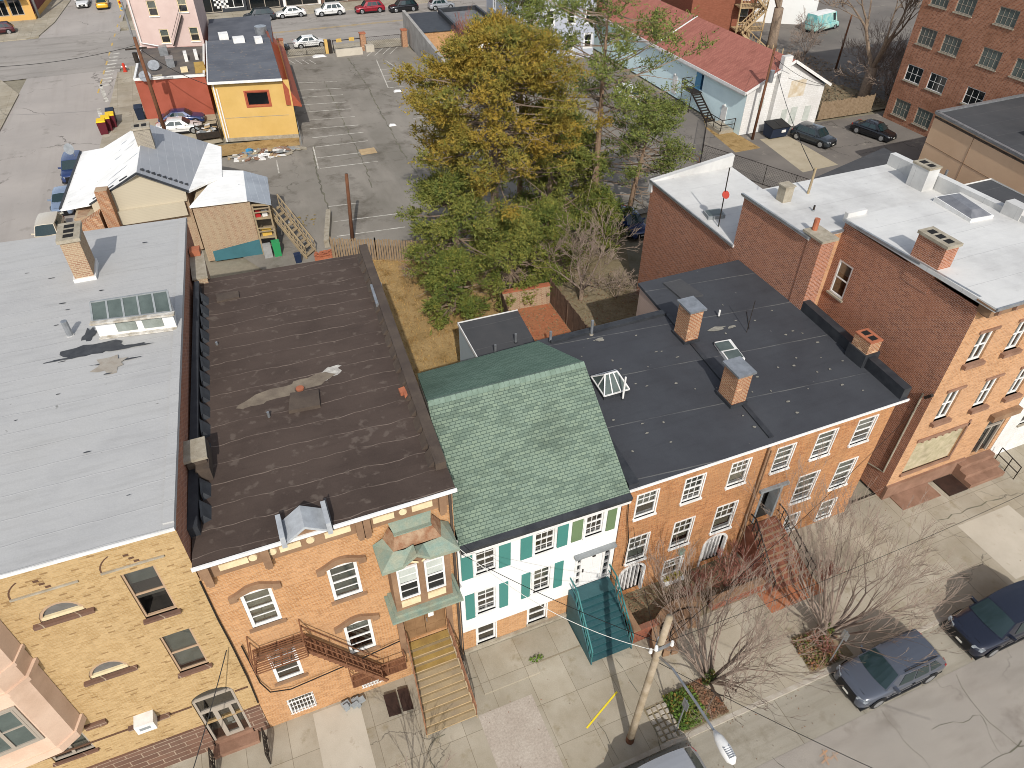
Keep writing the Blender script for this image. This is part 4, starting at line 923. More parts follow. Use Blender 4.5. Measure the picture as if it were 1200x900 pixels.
for h in a1:       # arched garden doors with white surrounds
    u0,u1,v0,v1=h[:4]; um=(u0+u1)/2; hw=(u1-u0)/2
    b=MB(); N=12
    arc=[(um+hw*math.cos(math.pi*(1-i/N)),v1-.65+.65*math.sin(math.pi*i/N)) for i in range(N+1)]; arc=[(u0,v0)]+arc+[(u1,v0)]
    inn=[(um+(x-um)*.84,(v1-.65)+(y-(v1-.65))*(.8 if y>v1-.65 else 1)) for x,y in arc]
    for p,q,r_,s_ in zip(arc,arc[1:],inn,inn[1:]):
        b.poly([fr.p(*p,.04),fr.p(*q,.04),fr.p(*s_,.04),fr.p(*r_,.04)]); b.poly([fr.p(*r_,.04),fr.p(*s_,.04),fr.p(*s_,-.12),fr.p(*r_,-.12)]); b.poly([fr.p(*p,0),fr.p(*q,0),fr.p(*q,.04),fr.p(*p,.04)])
    o=b.build('arched_door',m['white'],D1)
    b=MB()
    for k in range(6): x=u0+.16+k*(u1-u0-.4)/5; fbox(b,fr,x,x+.08,v0,v1-.12-(.3 if k in(0,5) else 0),-.3,-.2)
    fbox(b,fr,um-.4,um+.05,v0+.05,v1-.5,-.42,-.38); b.build('door_leaf',m['doorwhite'],o)
chimney(D1,18.0,17.95,.72,.98,7.9,9.75,'brickChim','metal',.1,.1,0,0,'flash')
chimney(D2,18.62,22.55,.72,.98,7.9,9.85,'brickChim','metal',.1,.1,0,0,'flash')
chimney(D2,25.3,18.0,.7,.95,7.9,9.35,'brickChim','terracotta',.06,.02,2,0,'flash')
b=MB(); b.prism([(24.86,17.45),(25.74,17.45),(25.76,18.56),(24.88,18.56)],7.9,8.72); b.build('chimney_flashing',m['flash'],D2)
# skylights
b=MB(); q=[P(*t,8.05) for t in ((703,474),(730,466),(712,438),(690,444))]; x0,x1=12.75,14.0; y0,y1=19.95,21.35
b.prism([(x0,y0),(x1,y0),(x1+.08,y1),(x0+.08,y1)],7.95,8.25,1)
o=b.build('skylight',[m['white'],m['flash']],D1)
b=MB(); ap=[(x0+.35,20.65,8.85),(x1-.3,20.65,8.85)]; cn=[(x0,y0,8.26),(x1,y0,8.26),(x1+.08,y1,8.26),(x0+.08,y1,8.26)]
for a,c in ((cn[0],cn[1]),(cn[1],cn[2]),(cn[2],cn[3]),(cn[3],cn[0]),(cn[0],ap[0]),(cn[3],ap[0]),(cn[1],ap[1]),(cn[2],ap[1]),(ap[0],ap[1])): b.bar(a,c,.055,.05)
for k in (.33,.66):
    for p,q in ((cn[0],cn[1]),(cn[3],cn[2])): c_=Vector(p).lerp(Vector(q),k); b.bar(c_,Vector(ap[0]).lerp(Vector(ap[1]),k),.045,.04)
b.bar(Vector(cn[0]).lerp(Vector(cn[3]),.5),ap[0],.045,.04); b.bar(Vector(cn[1]).lerp(Vector(cn[2]),.5),ap[1],.045,.04)
b.build('glazing_bar',m['white'],o)
b=MB()
for p,q,r_ in ((cn[0],cn[1],ap[1]),(cn[0],ap[1],ap[0]),(cn[1],cn[2],ap[1]),(cn[2],cn[3],ap[0]),(cn[2],ap[0],ap[1]),(cn[3],cn[0],ap[0])): b.poly([Vector(t)-Vector((0,0,.03)) for t in (p,q,r_)])
b.build('pane',m['glass_dirt_reflect'],o)
b=MB(); c0=(19.75,20.5); b.prism([(19.3,20.0),(20.15,19.9),(20.4,21.4),(19.55,21.5)],7.95,8.2); o=b.build('skylight',m['white'],D2)
b=MB(); 
for k in (0,1): y=20.02+k*.72; b.prism([(19.38,y+.05),(20.12,y-.02),(20.22,y+.58),(19.48,y+.65)],8.19,8.23)
b.build('pane',m['glass_dirt_reflect'],o)
for px,py,h in ((693,392,.85),(645,400,.6)): q=P(px,py,8.05); vent(D1,q.x,q.y,8.04,h,.07,'metal','cement' if h>.7 else 'flash')
vent(D1,13.55,19.7,8.04,1.25,.045,'white'); q=P(842,371,8.05); vent(D2,q.x,q.y,8.04,.4,.05,'white')
b=MB(); q=P(875,389,8.05); b.tube([(q.x,q.y,8.0),(q.x,q.y,9.9)],.018,5); q=P(880,372,8.05); b.bar((q.x-.7,q.y-.8,8.06),(q.x+.1,q.y+.5,8.06),.02,.02); b.build('antenna',m['iron'],D2)
rn=random.Random(31); seal=plain('pale_sealant','#8f8b80',.9,c2='#77746b',sc=4)
for lo,hi,rf,own in ((12.3,17.9,roofD1_,((703,398,.22,.14),)),(18.4,24.6,roofD2_,((840,385,.5,.16),(857,383,.2,.12)))):
    b=MB()
    for i in range(26): x=rn.uniform(lo,hi); y=rn.uniform(15.8,24.3); blob(x,y,rn.uniform(.03,.1),rn.uniform(.03,.07),8.056,7)
    for px,py,rx,ry in own: q=P(px,py,8.05); blob(q.x,q.y,rx,ry,8.06,12)
    merge(b.build('sealant',seal,None),rf)
# downpipe, door, lamp of the right house
b=MB(); b.tube([(18.12,15.18,7.8),(18.12,15.18,.2)],.05,8); b.tube([(18.34,15.24,7.2),(18.34,15.24,.2)],.03,6); b.build('downpipe',m['brownstone'],D2)
b=MB(); fbox(b,fr,18.7,18.82,2.1,4.4,-.5,.03); fbox(b,fr,19.78,19.9,2.1,4.4,-.5,.03); fbox(b,fr,18.82,19.78,4.28,4.4,-.5,.03); fbox(b,fr,18.5,20.1,4.4,4.55,-.02,.14)
o=b.build('door_frame',m['greypaint'],D2)
b=MB(); fbox(b,fr,18.84,19.3,2.12,4.26,-.62,-.56); b.hexa([fr.p(18.84,2.12,-.1),fr.p(18.9,2.12,-.1),fr.p(18.9,2.12,-.56),fr.p(18.84,2.12,-.56)],[fr.p(18.84,4.2,-.1),fr.p(18.9,4.2,-.1),fr.p(18.9,4.2,-.56),fr.p(18.84,4.2,-.56)]); b.build('door',m['white'],o)
b=MB(); b.box(14.7,14.95,15.12,15.3,1.85,2.1); b.prism([(14.68,15.1),(14.97,15.1),(14.97,15.3),(14.68,15.3)],2.1,2.16); b.build('wall_lantern',m['copper'],D1)

# ================================================================ E  tall brick house with the white roof, and its rear annex
Ee=thing('brick_townhouse','tall brick townhouse with bright white flat roof and dark red blank side wall','house',(31.3,15.3,0))
wE=[(28.55,29.5,8.78,10.5),(30.95,31.85,8.75,10.5),(33.3,34.2,8.75,10.5),(28.5,29.4,5.2,7.1),(31.0,31.9,5.2,7.05),(33.3,34.2,5.2,7.05),(28.2,31.45,1.62,3.9),(33.3,34.7,.85,3.6)]
b=MB(); wall(b,fr,27.5,35.0,0,12.0,wE,0,1,.22)
sw=[(-22.78,-21.82,8.4,10.3)]; lf=leftf(27.5)
sp_=[(u,) for u in ()]
# side wall (faces -X): u = -y
hs=[(-22.78,-21.82,8.4,10.3)]
wall(b,lf,-23.2,-15.3,0,12.1,hs,2,1,.14)
b.poly([(25.4,23.2,0),(25.4,28.3,0),(25.4,28.3,11.6),(25.4,23.2,11.7)],2); b.poly([(25.4,23.2,0),(27.5,23.2,0),(27.5,23.2,11.7),(25.4,23.2,11.7)],0); b.poly([(27.5,23.2,11.6),(35.6,23.2,11.6),(35.6,23.2,12.2),(27.5,23.2,12.2)],3)
b.poly([(35.0,15.3,0),(35.6,28.3,0),(35.6,28.3,11.6),(35.0,15.3,12.1)],2); b.poly([(25.4,28.3,0),(35.6,28.3,0),(35.6,28.3,11.6),(25.4,28.3,11.6)],2)
b.build('wall',[m['brickE'],m['interior'],m['brickDark'],m['white']],Ee)
b=MB(); b.prism([(27.45,14.75),(35.05,14.75),(35.05,15.35),(27.45,15.35)],11.95,12.5); b.prism([(27.2,14.5),(35.1,14.5),(35.1,15.4),(27.2,15.4)],12.5,12.58)
co=b.build('cornice',m['brownstone'],Ee)
for i in range(8):
    x=27.7+i*1.02; b=MB(); b.box(x,x+.16,14.6,15.3,12.1,12.49); b.box(x+.02,x+.14,14.95,15.3,11.75,12.1); b.build('bracket',m['bstone_red'],co)
b=MB(); slab(b,[(27.2,14.5,12.66),(35.1,14.5,12.66),(35.4,23.25,12.36),(27.42,23.25,12.36)],.2); slab(b,[(25.3,23.1,11.82),(27.4,23.1,11.82),(27.42,23.26,11.82),(35.4,23.26,11.82),(35.7,28.4,11.74),(25.3,28.4,11.74)],.18); b.build('roof',m['roofE'],Ee)
b=MB(); b.bar((27.36,15.4,12.58),(27.36,23.2,12.3),.12,.12); b.bar((25.27,23.1,11.78),(25.27,28.4,11.7),.12,.12); b.bar((25.3,23.08,11.78),(27.4,23.08,11.78),.1,.12); b.bar((27.2,14.47,12.6),(35.1,14.47,12.6),.08,.14); b.build('roof_edge',m['metal'],Ee)
b=MB(); slab(b,[(34.7,15.5,12.95),(35.1,15.5,12.95),(35.75,28.4,12.4),(35.35,28.4,12.4)],.9); b.bar((28.7,23.3,12.36),(27.5,23.3,12.36),.22,.5); b.build('parapet',m['roofE'],Ee)
chimney(Ee,27.84,18.45,.75,1.5,11.3,13.6,'brickDark','cement',.14,.07,3)
chimney(Ee,34.7,25.4,.8,1.1,11.5,13.0,'roofE','cement',.1,.04,2); chimney(Ee,35.15,20.2,.6,1.0,11.9,13.1,'roofE',None)
b=MB(); b.prism([(25.36,22.3),(26.2,22.3),(26.2,23.19),(25.36,23.19)],0,11.9); o=b.build('chimney',m['brickDark'],Ee)
b=MB(); b.prism([(25.28,22.2),(26.3,22.2),(26.3,23.6),(25.28,23.6)],11.9,12.02); b.build('chimney_cap',m['cement'],o)
b=MB(); b.cyl((25.75,23.35),.14,12.02,12.6,10); b.build('chimney_pot',m['terracotta'],o)
q=P(918,234,11.8); chimney(Ee,q.x,q.y,.55,.55,11.5,12.6,'cement','cement',.06,.05)
q=P(953,247,11.8); vent(Ee,q.x,q.y,11.8,.3,.05,'iron','metal')
b=MB(); b.prism([(32.6,20.5),(34.0,20.4),(34.3,22.9),(32.9,23.0)],12.3,12.62); o=b.build('skylight',m['white'],Ee)
b=MB(); b.hexa([(32.66,20.56,12.62),(33.94,20.46,12.62),(34.24,22.84,12.62),(32.95,22.94,12.62)],[(33.0,20.95,12.85),(33.6,20.9,12.85),(33.9,22.5,12.85),(33.3,22.55,12.85)]); b.build('pane',plain('grey_dome','#75767a',.4,c2='#63656a'),o)
for i,h in enumerate(wE[:6]):
    window(Ee,fr,*h,'white',.1,True,sill='bstone_red',sill_o=.14,sill_h=.2,sill_d=.22,lintel='bstone_red',lh=.14,lo=.15,c=-.1,blind=(.02,.98),mull=1)
window(Ee,lf,*hs[0],'white',.09,True,sill='cement',c=-.02,blind=(.5,.98),bm_='blind_g')
b=MB(); rn=random.Random(8)
fquad(b,fr,28.2,31.45,1.62,3.9,-.06)
o=b.build('blocked_window',plain('peeling_green_paint','#9a9274',.9,c2='#b3a68c',sc=3.5,fa=.3,dirt=.5),Ee)
b=MB(); fbox(b,fr,28.1,31.6,3.9,4.1,-.02,.06); fbox(b,fr,28.1,31.5,1.45,1.62,-.05,.1)
for i in range(7): fbox(b,fr,28.5+i*.45,28.62+i*.45,3.75,3.9,-.05,.03)
fbox(b,fr,31.45,31.56,1.6,4.3,0,.06); b.build('window_surround',m['bstone_red'],Ee)
b=MB(); fbox(b,fr,33.3,33.42,.85,3.6,-.2,-.05); fbox(b,fr,34.58,34.7,.85,3.6,-.2,-.05); fbox(b,fr,33.42,34.58,3.45,3.6,-.2,-.05); fbox(b,fr,33.42,34.58,2.85,2.95,-.2,-.05); fbox(b,fr,33.96,34.04,.85,2.85,-.2,-.08)
o=b.build('door_frame',m['frame_grey'],Ee); b=MB(); fquad(b,fr,33.42,34.58,.9,3.45,-.14); b.build('pane',m['glass_dark'],o)
b=MB(); fbox(b,fr,33.0,35.0,3.75,4.1,0,.3); b.build('door_hood',m['brownstone'],Ee)
b=MB(); fbox(b,fr,27.48,33.0,.0,.95,.002,.14); b.build('base_course',m['bstone_red'],Ee)
b=MB(); b.box(28.0,30.6,14.2,15.15,0,.06,0); b.build('cellar_hatch',m['bstone_red'],Ee)
b=MB(); b.box(31.0,32.3,14.0,15.1,0,.08,0); b.build('cellar_hatch',m['doordark'],Ee)
b=MB(); b.box(32.4,34.9,14.9,15.3,0,.84); b.box(32.4,34.9,14.45,14.9,0,.56); b.box(32.4,34.9,14.0,14.45,0,.28); b.build('front_steps',m['bstone_red'],Ee)
b=MB(); b.tube([(27.44,15.75,7.0),(27.44,15.75,1.6),(27.44,17.2,1.2),(27.44,18.6,1.5)],.045,6); b.build('downpipe',m['cement'],Ee)
b=MB()
b.bar((27.3,15.5,7.0),(27.3,15.25,7.35),.14,.14); b.build('floodlight',m['iron'],Ee)
An=thing('brick_annex','low brick annex with white roof and small skylight, behind the tall townhouse','building',(28.5,33,0))
b=MB(); b.prism([(25.42,28.32),(31.0,28.32),(31.5,37.3),(25.35,37.1)],0,8.55,0); b.build('wall',m['brickDark'],An)
b=MB(); slab(b,[(25.3,28.2,8.66),(31.0,28.25,8.66),(31.3,30.75,8.62),(31.6,37.4,8.62),(25.25,37.2,8.72)],.14); b.build('roof',m['roofE'],An)
b=MB(); b.bar((25.28,28.2,8.62),(25.25,37.2,8.68),.09,.14); b.build('roof_edge',m['metal'],An)
b=MB(); slab(b,[(25.25,36.9,8.76),(31.55,37.0,9.5),(31.6,37.4,9.5),(25.25,37.25,8.76)],.8); b.build('parapet',m['roofE'],An)
b=MB(); q=P(836,251,8.8); b.prism([(q.x-.6,q.y-.35),(q.x+.5,q.y-.5),(q.x+.7,q.y+.35),(q.x-.4,q.y+.5)],8.6,8.9); o=b.build('skylight',m['greypaint'],An)
b=MB(); b.prism([(q.x-.5,q.y-.25),(q.x+.42,q.y-.38),(q.x+.58,q.y+.27),(q.x-.34,q.y+.4)],8.9,8.92); b.build('pane',m['glass_dirt_reflect'],o)
b=MB(); q=P(842,265,8.7); b.tube([(q.x,q.y,8.5),(q.x-.1,q.y,12.3)],.035,6); o=b.build('mast',m['iron'],An)
b=MB(); b.tube([(q.x-.06,q.y-.05,10.7),(q.x-.06,q.y-.12,10.75)],[.2,.24],12); b.build('satellite_dish',plain('red_dish','#a33c2e',.5),An)
# F  the white house at the right edge and what lies behind it
Ff=thing('white_brick_house','white painted brick house at the right edge beside the brown steps','house',(38.5,15.3,0))
b=MB(); wall(b,fr,35.04,44,0,9.5,[(36.2,37.3,2.2,4.2),(39,40.1,2.2,4.2),(36.2,37.3,5.6,7.4),(39,40.1,5.6,7.4)],0,1); b.poly([(35.04,15.3,0),(35.4,20,0),(35.4,20,9.5),(35.04,15.3,9.5)],0); b.poly([(44,15.3,0),(44.6,28,0),(44.6,28,9.5),(44,15.3,9.5)],0); b.poly([(36,28,0),(44.6,28,0),(44.6,28,9.5),(36,28,9.5)],0); b.build('wall',[m['whitewall'],m['interior']],Ff)
b=MB(); slab(b,[(35.12,15.2,9.55),(44.1,15.2,9.55),(44.7,28,9.4),(36.25,28,9.4)],.15); b.build('roof',m['roofEll'],Ff)
for h in ((36.2,37.3,2.2,4.2),(39,40.1,2.2,4.2),(36.2,37.3,5.6,7.4),(39,40.1,5.6,7.4)): window(Ff,fr,*h,'white',.08,True,blind=(.4,.98),sill='cement')
b=MB()
for a,c in (((35.2,14.9,1.2),(35.2,13.6,.95)),((35.2,14.9,0),(35.2,14.9,1.2)),((35.2,13.6,0),(35.2,13.6,.95)),((35.2,14.2,0),(35.2,14.2,1.05)),((35.2,14.9,.7),(35.2,13.6,.5))): b.bar(a,c,.04,.04)
b.build('iron_railing',m['iron'],Ff)
# dark lower roof and the tan panel building further right
G1=thing('low_building','low dark-roofed building between the white roof and the tan wall','building',(46,30,0))
b=MB(); b.prism([(37.5,28.2),(50.5,27),(51.3,42),(38.5,38.5)],0,4.9,0); b.build('wall',m['brickO'],G1)
b=MB(); slab(b,[(37.4,28.1,5.05),(50.6,26.9,5.05),(51.4,42.1,5.05),(38.4,38.6,5.05)],.15); b.build('roof',m['roofEll'],G1)
b=MB(); q=P(1108,205,5.1); b.cyl((q.x,q.y),.1,5,5.5,8); b.build('vent_pipe',m['metal'],G1)
G2=thing('panel_building','tan panel-clad building with black roof at the right edge','building',(57,38,0))
t0,t1=P(1098,131,7.2),P(1200,183.5,7.2); d_=(t1-t0).normalized(); far=t1+d_*9
back=Vector((15,.4,0))
b=MB(); b.prism([(p.x,p.y) for p in (t0,far,far+back,t0+back)][::-1],0,7.1); b.build('wall',m['tan'],G2)
b=MB(); pts=[(p.x,p.y) for p in (t0,far,far+back,t0+back)]; b.hexa([(x,y,6.7) for x,y in pts][::-1],[(x,y,6.9) for x,y in pts][::-1]);
for a,c in ((0,1),(1,2),(2,3),(3,0)): b.bar(pts[a]+(7.15,),pts[c]+(7.15,),.3,.22,1)
b.build('parapet_cap',[m['roofEll'],m['metal']],G2)
b=MB(); b.poly([(p[0],p[1],7.12) for p in pts]); b.build('roof',m['roofEll'],G2)
b=MB()
nrm=Vector((d_.y,-d_.x,0)); nrm = nrm if nrm.x<0 else -nrm
pa=t0+nrm*.012
b.bar((pa.x,pa.y,4.6),tuple((t1+d_*9+nrm*.012).xy)+(4.6,),.02,.03); k=t0+d_*4.6+nrm*.012; b.bar((k.x,k.y,1),(k.x,k.y,7.0),.03,.02)
b.build('panel_joint',m['brownstone'],G2)
b=MB(); c=t1+Vector((5,1.5,0)); b.box(c.x-1.3,c.x+1.3,c.y-1.2,c.y+1.2,7.1,8.0); b.build('roof_unit',m['white'],G2)
# ================================================================ H  old gabled house behind the silver roof
H=thing('gabled_house','old gabled house with patchy white-painted roof and beige gable end','house',(-5,55,0))
b=MB()
b.prism([(-11.2,55.6),(-3.3,55.3),(-1.2,64),(-10.4,65.5)],0,4.6,0,[4.0,4.6,4.6,4.0])
b.build('wall',m['brickOld'],H)
b=MB(); b.poly([(-9.7,55.35,4.2),(-3.4,55.15,4.2),(-3.3,55.15,4.95),(-6.05,55.25,6.75),(-9.7,55.35,4.95)]); b.hexa([(-8.8,55.0,3.2),(-3.6,54.9,3.2),(-3.6,55.2,3.2),(-8.8,55.3,3.2)],[(-8.8,55.0,4.25),(-3.6,54.9,4.25),(-3.6,55.2,4.25),(-8.8,55.3,4.25)]); b.build('gable_end',m['siding_tan'],H)
b=MB(); b.poly([(-9.0,65.3,4.0),(-1.2,63.9,4.2),(-1.2,63.9,4.5),(-5.4,64.3,6.4),(-9.0,65.2,4.3)]); b.build('gable_end',m['siding_tan'],H)
b=MB()
slab(b,[(-6.1,54.9,6.95),(-5.4,64.9,6.95),(-9.2,66.6,4.75),(-9.9,56.0,4.75)][::-1],.15,0)
slab(b,[(-9.9,56.0,4.75),(-9.2,66.6,4.75),(-11.1,67.9,4.2),(-12.1,57.1,4.2)][::-1],.15,0)
slab(b,[(-6.1,54.9,6.95),(-3.1,55.0,5.0),(-1.0,64.3,4.85),(-5.4,64.9,6.95)],.15,1)
slab(b,[(-3.1,55.0,5.0),(-.55,57.2,4.85),(-.05,63.2,4.8),(-1.0,64.3,4.85)],.15,2)
roofH_=fixn(b.build('roof',[m['whiteroof'],m['greyroof2'],m['whiteroof']],H))
rn=random.Random(77); b=MB()
def xr(y): return -6.1+.07*(y-54.9)
def zH(x,y):
    if x>xr(y): return 6.95-(.65-.173*(y-54.9)/9.5)*(x-xr(y))+.03
    return 6.95-.579*(xr(y)-x)+.03
for i in range(9):      # flaking white paint towards the eave
    y=rn.uniform(56.5,63.5); k=.82; x=xr(y)+(2.9+.14*(y-55))*rn.uniform(.72,.97); blob(x,y,rn.uniform(.35,.9),rn.uniform(.12,.32),0,12,.4,0,rn.uniform(-.2,.2),zH)
for i in range(12):     # grey bare streaks on the white slope
    y=rn.uniform(56.5,64); x=xr(y)-rn.uniform(.3,2.8); blob(x,y,rn.uniform(.3,.9),rn.uniform(.03,.09),0,10,.4,1,rn.uniform(-.1,.1),zH)
for i in range(8):
    y=rn.uniform(57,58.6); x=xr(y)+rn.uniform(2.0,2.9); blob(x,y,rn.uniform(.3,.6),rn.uniform(.03,.07),0,10,.4,2,rn.uniform(-.4,.4),zH)
merge(b.build('flakes',[m['whiteroof'],m['metalroof'],m['flash']],None),roofH_)
b=MB(); slab(b,[(-1.8,56.0,4.72),(-3.25,53.0,4.72),(.75,52.7,4.66),(1.1,58.0,4.66),(-.5,58.6,4.72)],.14,0); slab(b,[(.75,52.7,4.66),(2.35,52.3,4.2),(2.75,57.2,4.2),(1.1,58.0,4.66)],.1,1); fixn(b.build('porch_roof',[m['whiteroof'],m['metalroof']],H))
b=MB(); b.bar((-11.1,67.9,4.25),(-12.1,57.1,4.25),.14,.12); b.bar((-6.1,54.86,6.95),(-3.1,54.96,5.0),.14,.12); b.bar((-6.1,54.86,6.95),(-9.9,55.9,4.75),.16,.12); b.build('roof_edge',m['flash'],H)
b=MB()
for i in range(9): k=(i+.5)/9; p=Vector((-5.9,55.6,6.9)).lerp(Vector((-3.0,55.9,5.0)),k); b.box(p.x-.12,p.x+.12,p.y-.1,p.y+.1,p.z-.05,p.z+.12)
for i in range(3): k=(i+.5)/3; p=Vector((-6.3,55.5,6.85)).lerp(Vector((-9.6,56.4,4.9)),k); b.bar(p,p+Vector((-.6,.15,-.32)),.1,.08)
b.build('snow_guard',m['flash'],H)
chimney(H,-5.35,60.6,1.15,1.1,5.8,8.1,'greychim','cement',.15,.08,2)
b=MB(); b.prism([(-9.1,54.5),(-8.3,54.4),(-8.2,55.2),(-9.0,55.3)],0,6.2); b.build('chimney',m['brickChim'],H)
b=MB(); b.prism([(-11.6,54.6),(-9.3,54.4),(-9.2,55.4),(-11.2,55.5)],0,4.3,0,[3.6,4.6,4.6,3.6]); b.build('side_wing',m['brickChim'],H)
b=MB(); b.tube([(-11.5,66.9,4.3),(-11.5,66.9,5.0)],.04,6); b.build('dish_arm',m['metal'],H)
b=MB(); b.tube([(-11.55,66.75,5.0),(-11.65,66.55,5.06)],[.1,.45],14); b.build('satellite_dish',m['metal'],H)
# brick rear wall, open back porches with posts
b=MB(); b.prism([(-3.1,53.2),(.9,52.9),(1.0,58),(-2.4,57.2)],0,4.5,0); fixn(b.build('rear_wing',m['brickOld'],H))
b=MB(); b.prism([(-2.6,53.05),(.92,52.78),(.92,52.89),(-2.6,53.15)],0,1.2,0,[.8,1.25,1.25,.8]); b.build('plinth',plain('teal_plinth','#3c6870',.8,dirt=.3),H)
b=MB()
for z in (1.35,2.95): b.prism([(.93,52.75),(2.2,52.5),(2.6,56.8),(1.02,57)],z,z+.14)
for x,y in ((2.15,52.55),(2.35,54.6),(2.55,56.7),(.98,52.72)): b.bar((x,y,0),(x,y,4.2),.12,.12)
for z in (2.0,3.6):
    for dz in (0,.3): b.bar((.98,52.6,z+dz),(2.15,52.45,z+dz),.06,.08); b.bar((2.2,52.5,z+dz),(2.58,56.7,z+dz),.06,.08)
b.bar((.98,52.66,4.2),(2.2,52.5,4.1),.1,.14); b.build('porch',m['wood'],H)
st=thing('wooden_stairs','weathered wooden outdoor stairs beside the open back porches','stairs',(3.2,52.5,0))
b=MB()
for i in range(9): k=i/8; p=Vector((2.6,54.0,2.9)).lerp(Vector((4.3,51.3,.2)),k); b.obox(p,(.11,-.11,0),(.42,.42,0),(0,0,.02))
b.build('tread',m['wood'],st)
for s_ in (-1,1):
    b=MB(); o_=Vector((.42,.42,0))*s_; b.bar(Vector((2.6,54.0,2.85))+o_,Vector((4.4,51.2,.0))+o_,.08,.22)
    b.bar(Vector((2.6,54.0,3.9))+o_,Vector((4.4,51.2,1.0))+o_,.08,.1); b.bar(Vector((2.6,54.0,3.3))+o_,Vector((4.4,51.2,.45))+o_,.05,.06)
    for i in range(10): k=i/9; p=Vector((2.6,54.0,2.85)).lerp(Vector((4.4,51.2,.0)),k)+o_; b.bar(p,p+Vector((0,0,1.05)),.05,.05)
    b.build('railing',m['wood'],st)
# things on the porches
def clutter(name,label,cat,x,y,z,sx,sy,sz,mat,lid=None,group=None,taper=.85):
    t=thing(name,label,cat,(x,y,z),group)
    b=MB(); b.hexa([(x-sx*taper,y-sy*taper,z),(x+sx*taper,y-sy*taper,z),(x+sx*taper,y+sy*taper,z),(x-sx*taper,y+sy*taper,z)],[(x-sx,y-sy,z+sz),(x+sx,y-sy,z+sz),(x+sx,y+sy,z+sz),(x-sx,y+sy,z+sz)]); b.build('body',mat,t)
    if lid is not None:
        b=MB(); b.hexa([(x-sx*1.06,y-sy*1.06,z+sz),(x+sx*1.06,y-sy*1.06,z+sz),(x+sx*1.06,y+sy*1.1,z+sz),(x-sx*1.06,y+sy*1.1,z+sz)],[(x-sx*.95,y-sy*.8,z+sz+.1),(x+sx*.95,y-sy*.8,z+sz+.1),(x+sx*.95,y+sy*1.0,z+sz+.16),(x-sx*.95,y+sy*1.0,z+sz+.16)]); b.build('lid',lid,t)
    return t
grn=plain('green_plastic','#2f8a55',.5); wh=m['white']; gy=plain('grey_sheet','#9a9a98',.6,c2='#8b8b88')
clutter('storage_bin','green plastic bin at the foot of the back porches','bin',2.0,52.2,0,.3,.3,1.2,grn)
clutter('washing_machine','pale grey appliance under the back porches','appliance',.1+1.2,52.3,0,.3,.3,1.0,gy,taper=1)
clutter('cardboard_box','yellow box stack on the middle porch deck','box',.1+1.5,53.0,1.49,.35,.2,.42,plain('yellow_card','#c9a44c',.8),taper=1)
clutter('plastic_crate','red crate on the upper porch deck','crate',1.25,53.0,3.09,.2,.2,.4,plain('red_plastic','#a82a2c',.5),taper=.9)
clutter('plastic_crate','white crate on the upper porch deck, beside the red one','crate',1.75,52.95,3.09,.2,.2,.35,wh,taper=.9)
clutter('waste_bin','dark blue bin beside the wooden outdoor stairs','bin',3.3,50.6,0,.25,.25,.7,plain('dark_blue_plastic','#1d2b44',.5),taper=.85)
# ================================================================ yellow building, red building, pink house
Yb=thing('yellow_building','yellow stucco one-storey building with dark flat roof and orange awning','building',(3.5,76,0))
fy,Ly=wallseg((.45,76.85),(7.6,75.3))
b=MB(); hy=[(3.0,5.15,3.4,4.75)]; wall(b,fy,0,Ly,0,5.75,hy)
b.poly([(7.6,75.3,0),(8.9,92.5,0),(8.9,92.5,5.6),(7.6,75.3,5.6)],0); b.poly([(.45,76.85,0),(1.3,92.5,0),(1.3,92.5,5.75),(.45,76.85,5.75)],0)
b.build('wall',[m['yellow'],m['dark']],Yb)
b=MB(); slab(b,[(.25,76.4,5.95),(6.95,75.0,5.95),(8.0,91.2,5.6),(1.3,91.6,5.75)],.2); b.build('roof',membrane('patched_grey_roof','#54575e','#62656b','#8a8984',2.5,0,.4,.05,.3,.8,'#7b7268',(.62,.7),.4),Yb)
b=MB(); b.prism([(1.4,91.7),(8.2,91.3),(9.6,103.2),(2.4,103.6)],0,5.0); b.build('front_wing',m['redpaint'],Yb)
b=MB(); b.prism([(1.3,91.65),(8.3,91.25),(9.7,103.3),(2.3,103.7)],5.0,5.12); b.build('front_wing_roof',plain('dark_flat_roof','#4a4d54',.9,c2='#5a5c62',sc=.4),Yb)
b=MB(); b.bar((.22,76.36,5.9),(6.98,74.96,5.9),.1,.22); b.bar((.22,76.4,5.9),(1.25,91.6,5.72),.12,.2); b.build('roof_edge',m['white'],Yb)
b=MB(); b.hexa([(6.95,75.2,3.4),(8.45,75.6,2.9),(9.9,95.5,2.9),(8.3,95.5,3.4)],[(6.98,75.2,5.7),(8.48,75.6,3.05),(9.93,95.5,3.05),(8.1,95.5,5.5)]); b.build('awning',m['orange'],Yb)
window(Yb,fy,3.0,5.15,3.4,4.75,'orange',.1,False,gl='glass_dark',trim=.14)
b=MB(); fbox(b,fy,.15,.27,0,5.7,.0,.12); fbox(b,fy,.4,.5,0,5.2,.0,.1); b.build('downpipe',m['white'],Yb)
b=MB(); fbox(b,fy,0,Ly,0,.35,0,.1); fbox(b,fy,.6,Ly-.6,2.32,2.36,0,.02); b.build('plinth',m['cement'],Yb)
for px,py,s_ in ((262,43,.5),(280,48,.6),(303,48,.4)):
    q=P(px,py,5.8); b=MB(); b.box(q.x-s_,q.x+s_,q.y-.5,q.y+.5,5.4,6.2); b.build('roof_unit',m['white'],Yb)
q=P(306,37,5.3); b=MB(); b.cyl((q.x,q.y),.7,5.1,5.9,10); b.build('roof_fan',m['metal'],Yb)
Rb=thing('red_building','low red-painted building with cluttered dark roof next to the yellow one','building',(-3,86,0))
b=MB(); b.prism([(-6.75,86.3),(.15,85.2),(1.0,96.6),(-5.9,98.2)],0,4.0); b.build('wall',m['redpaint'],Rb)
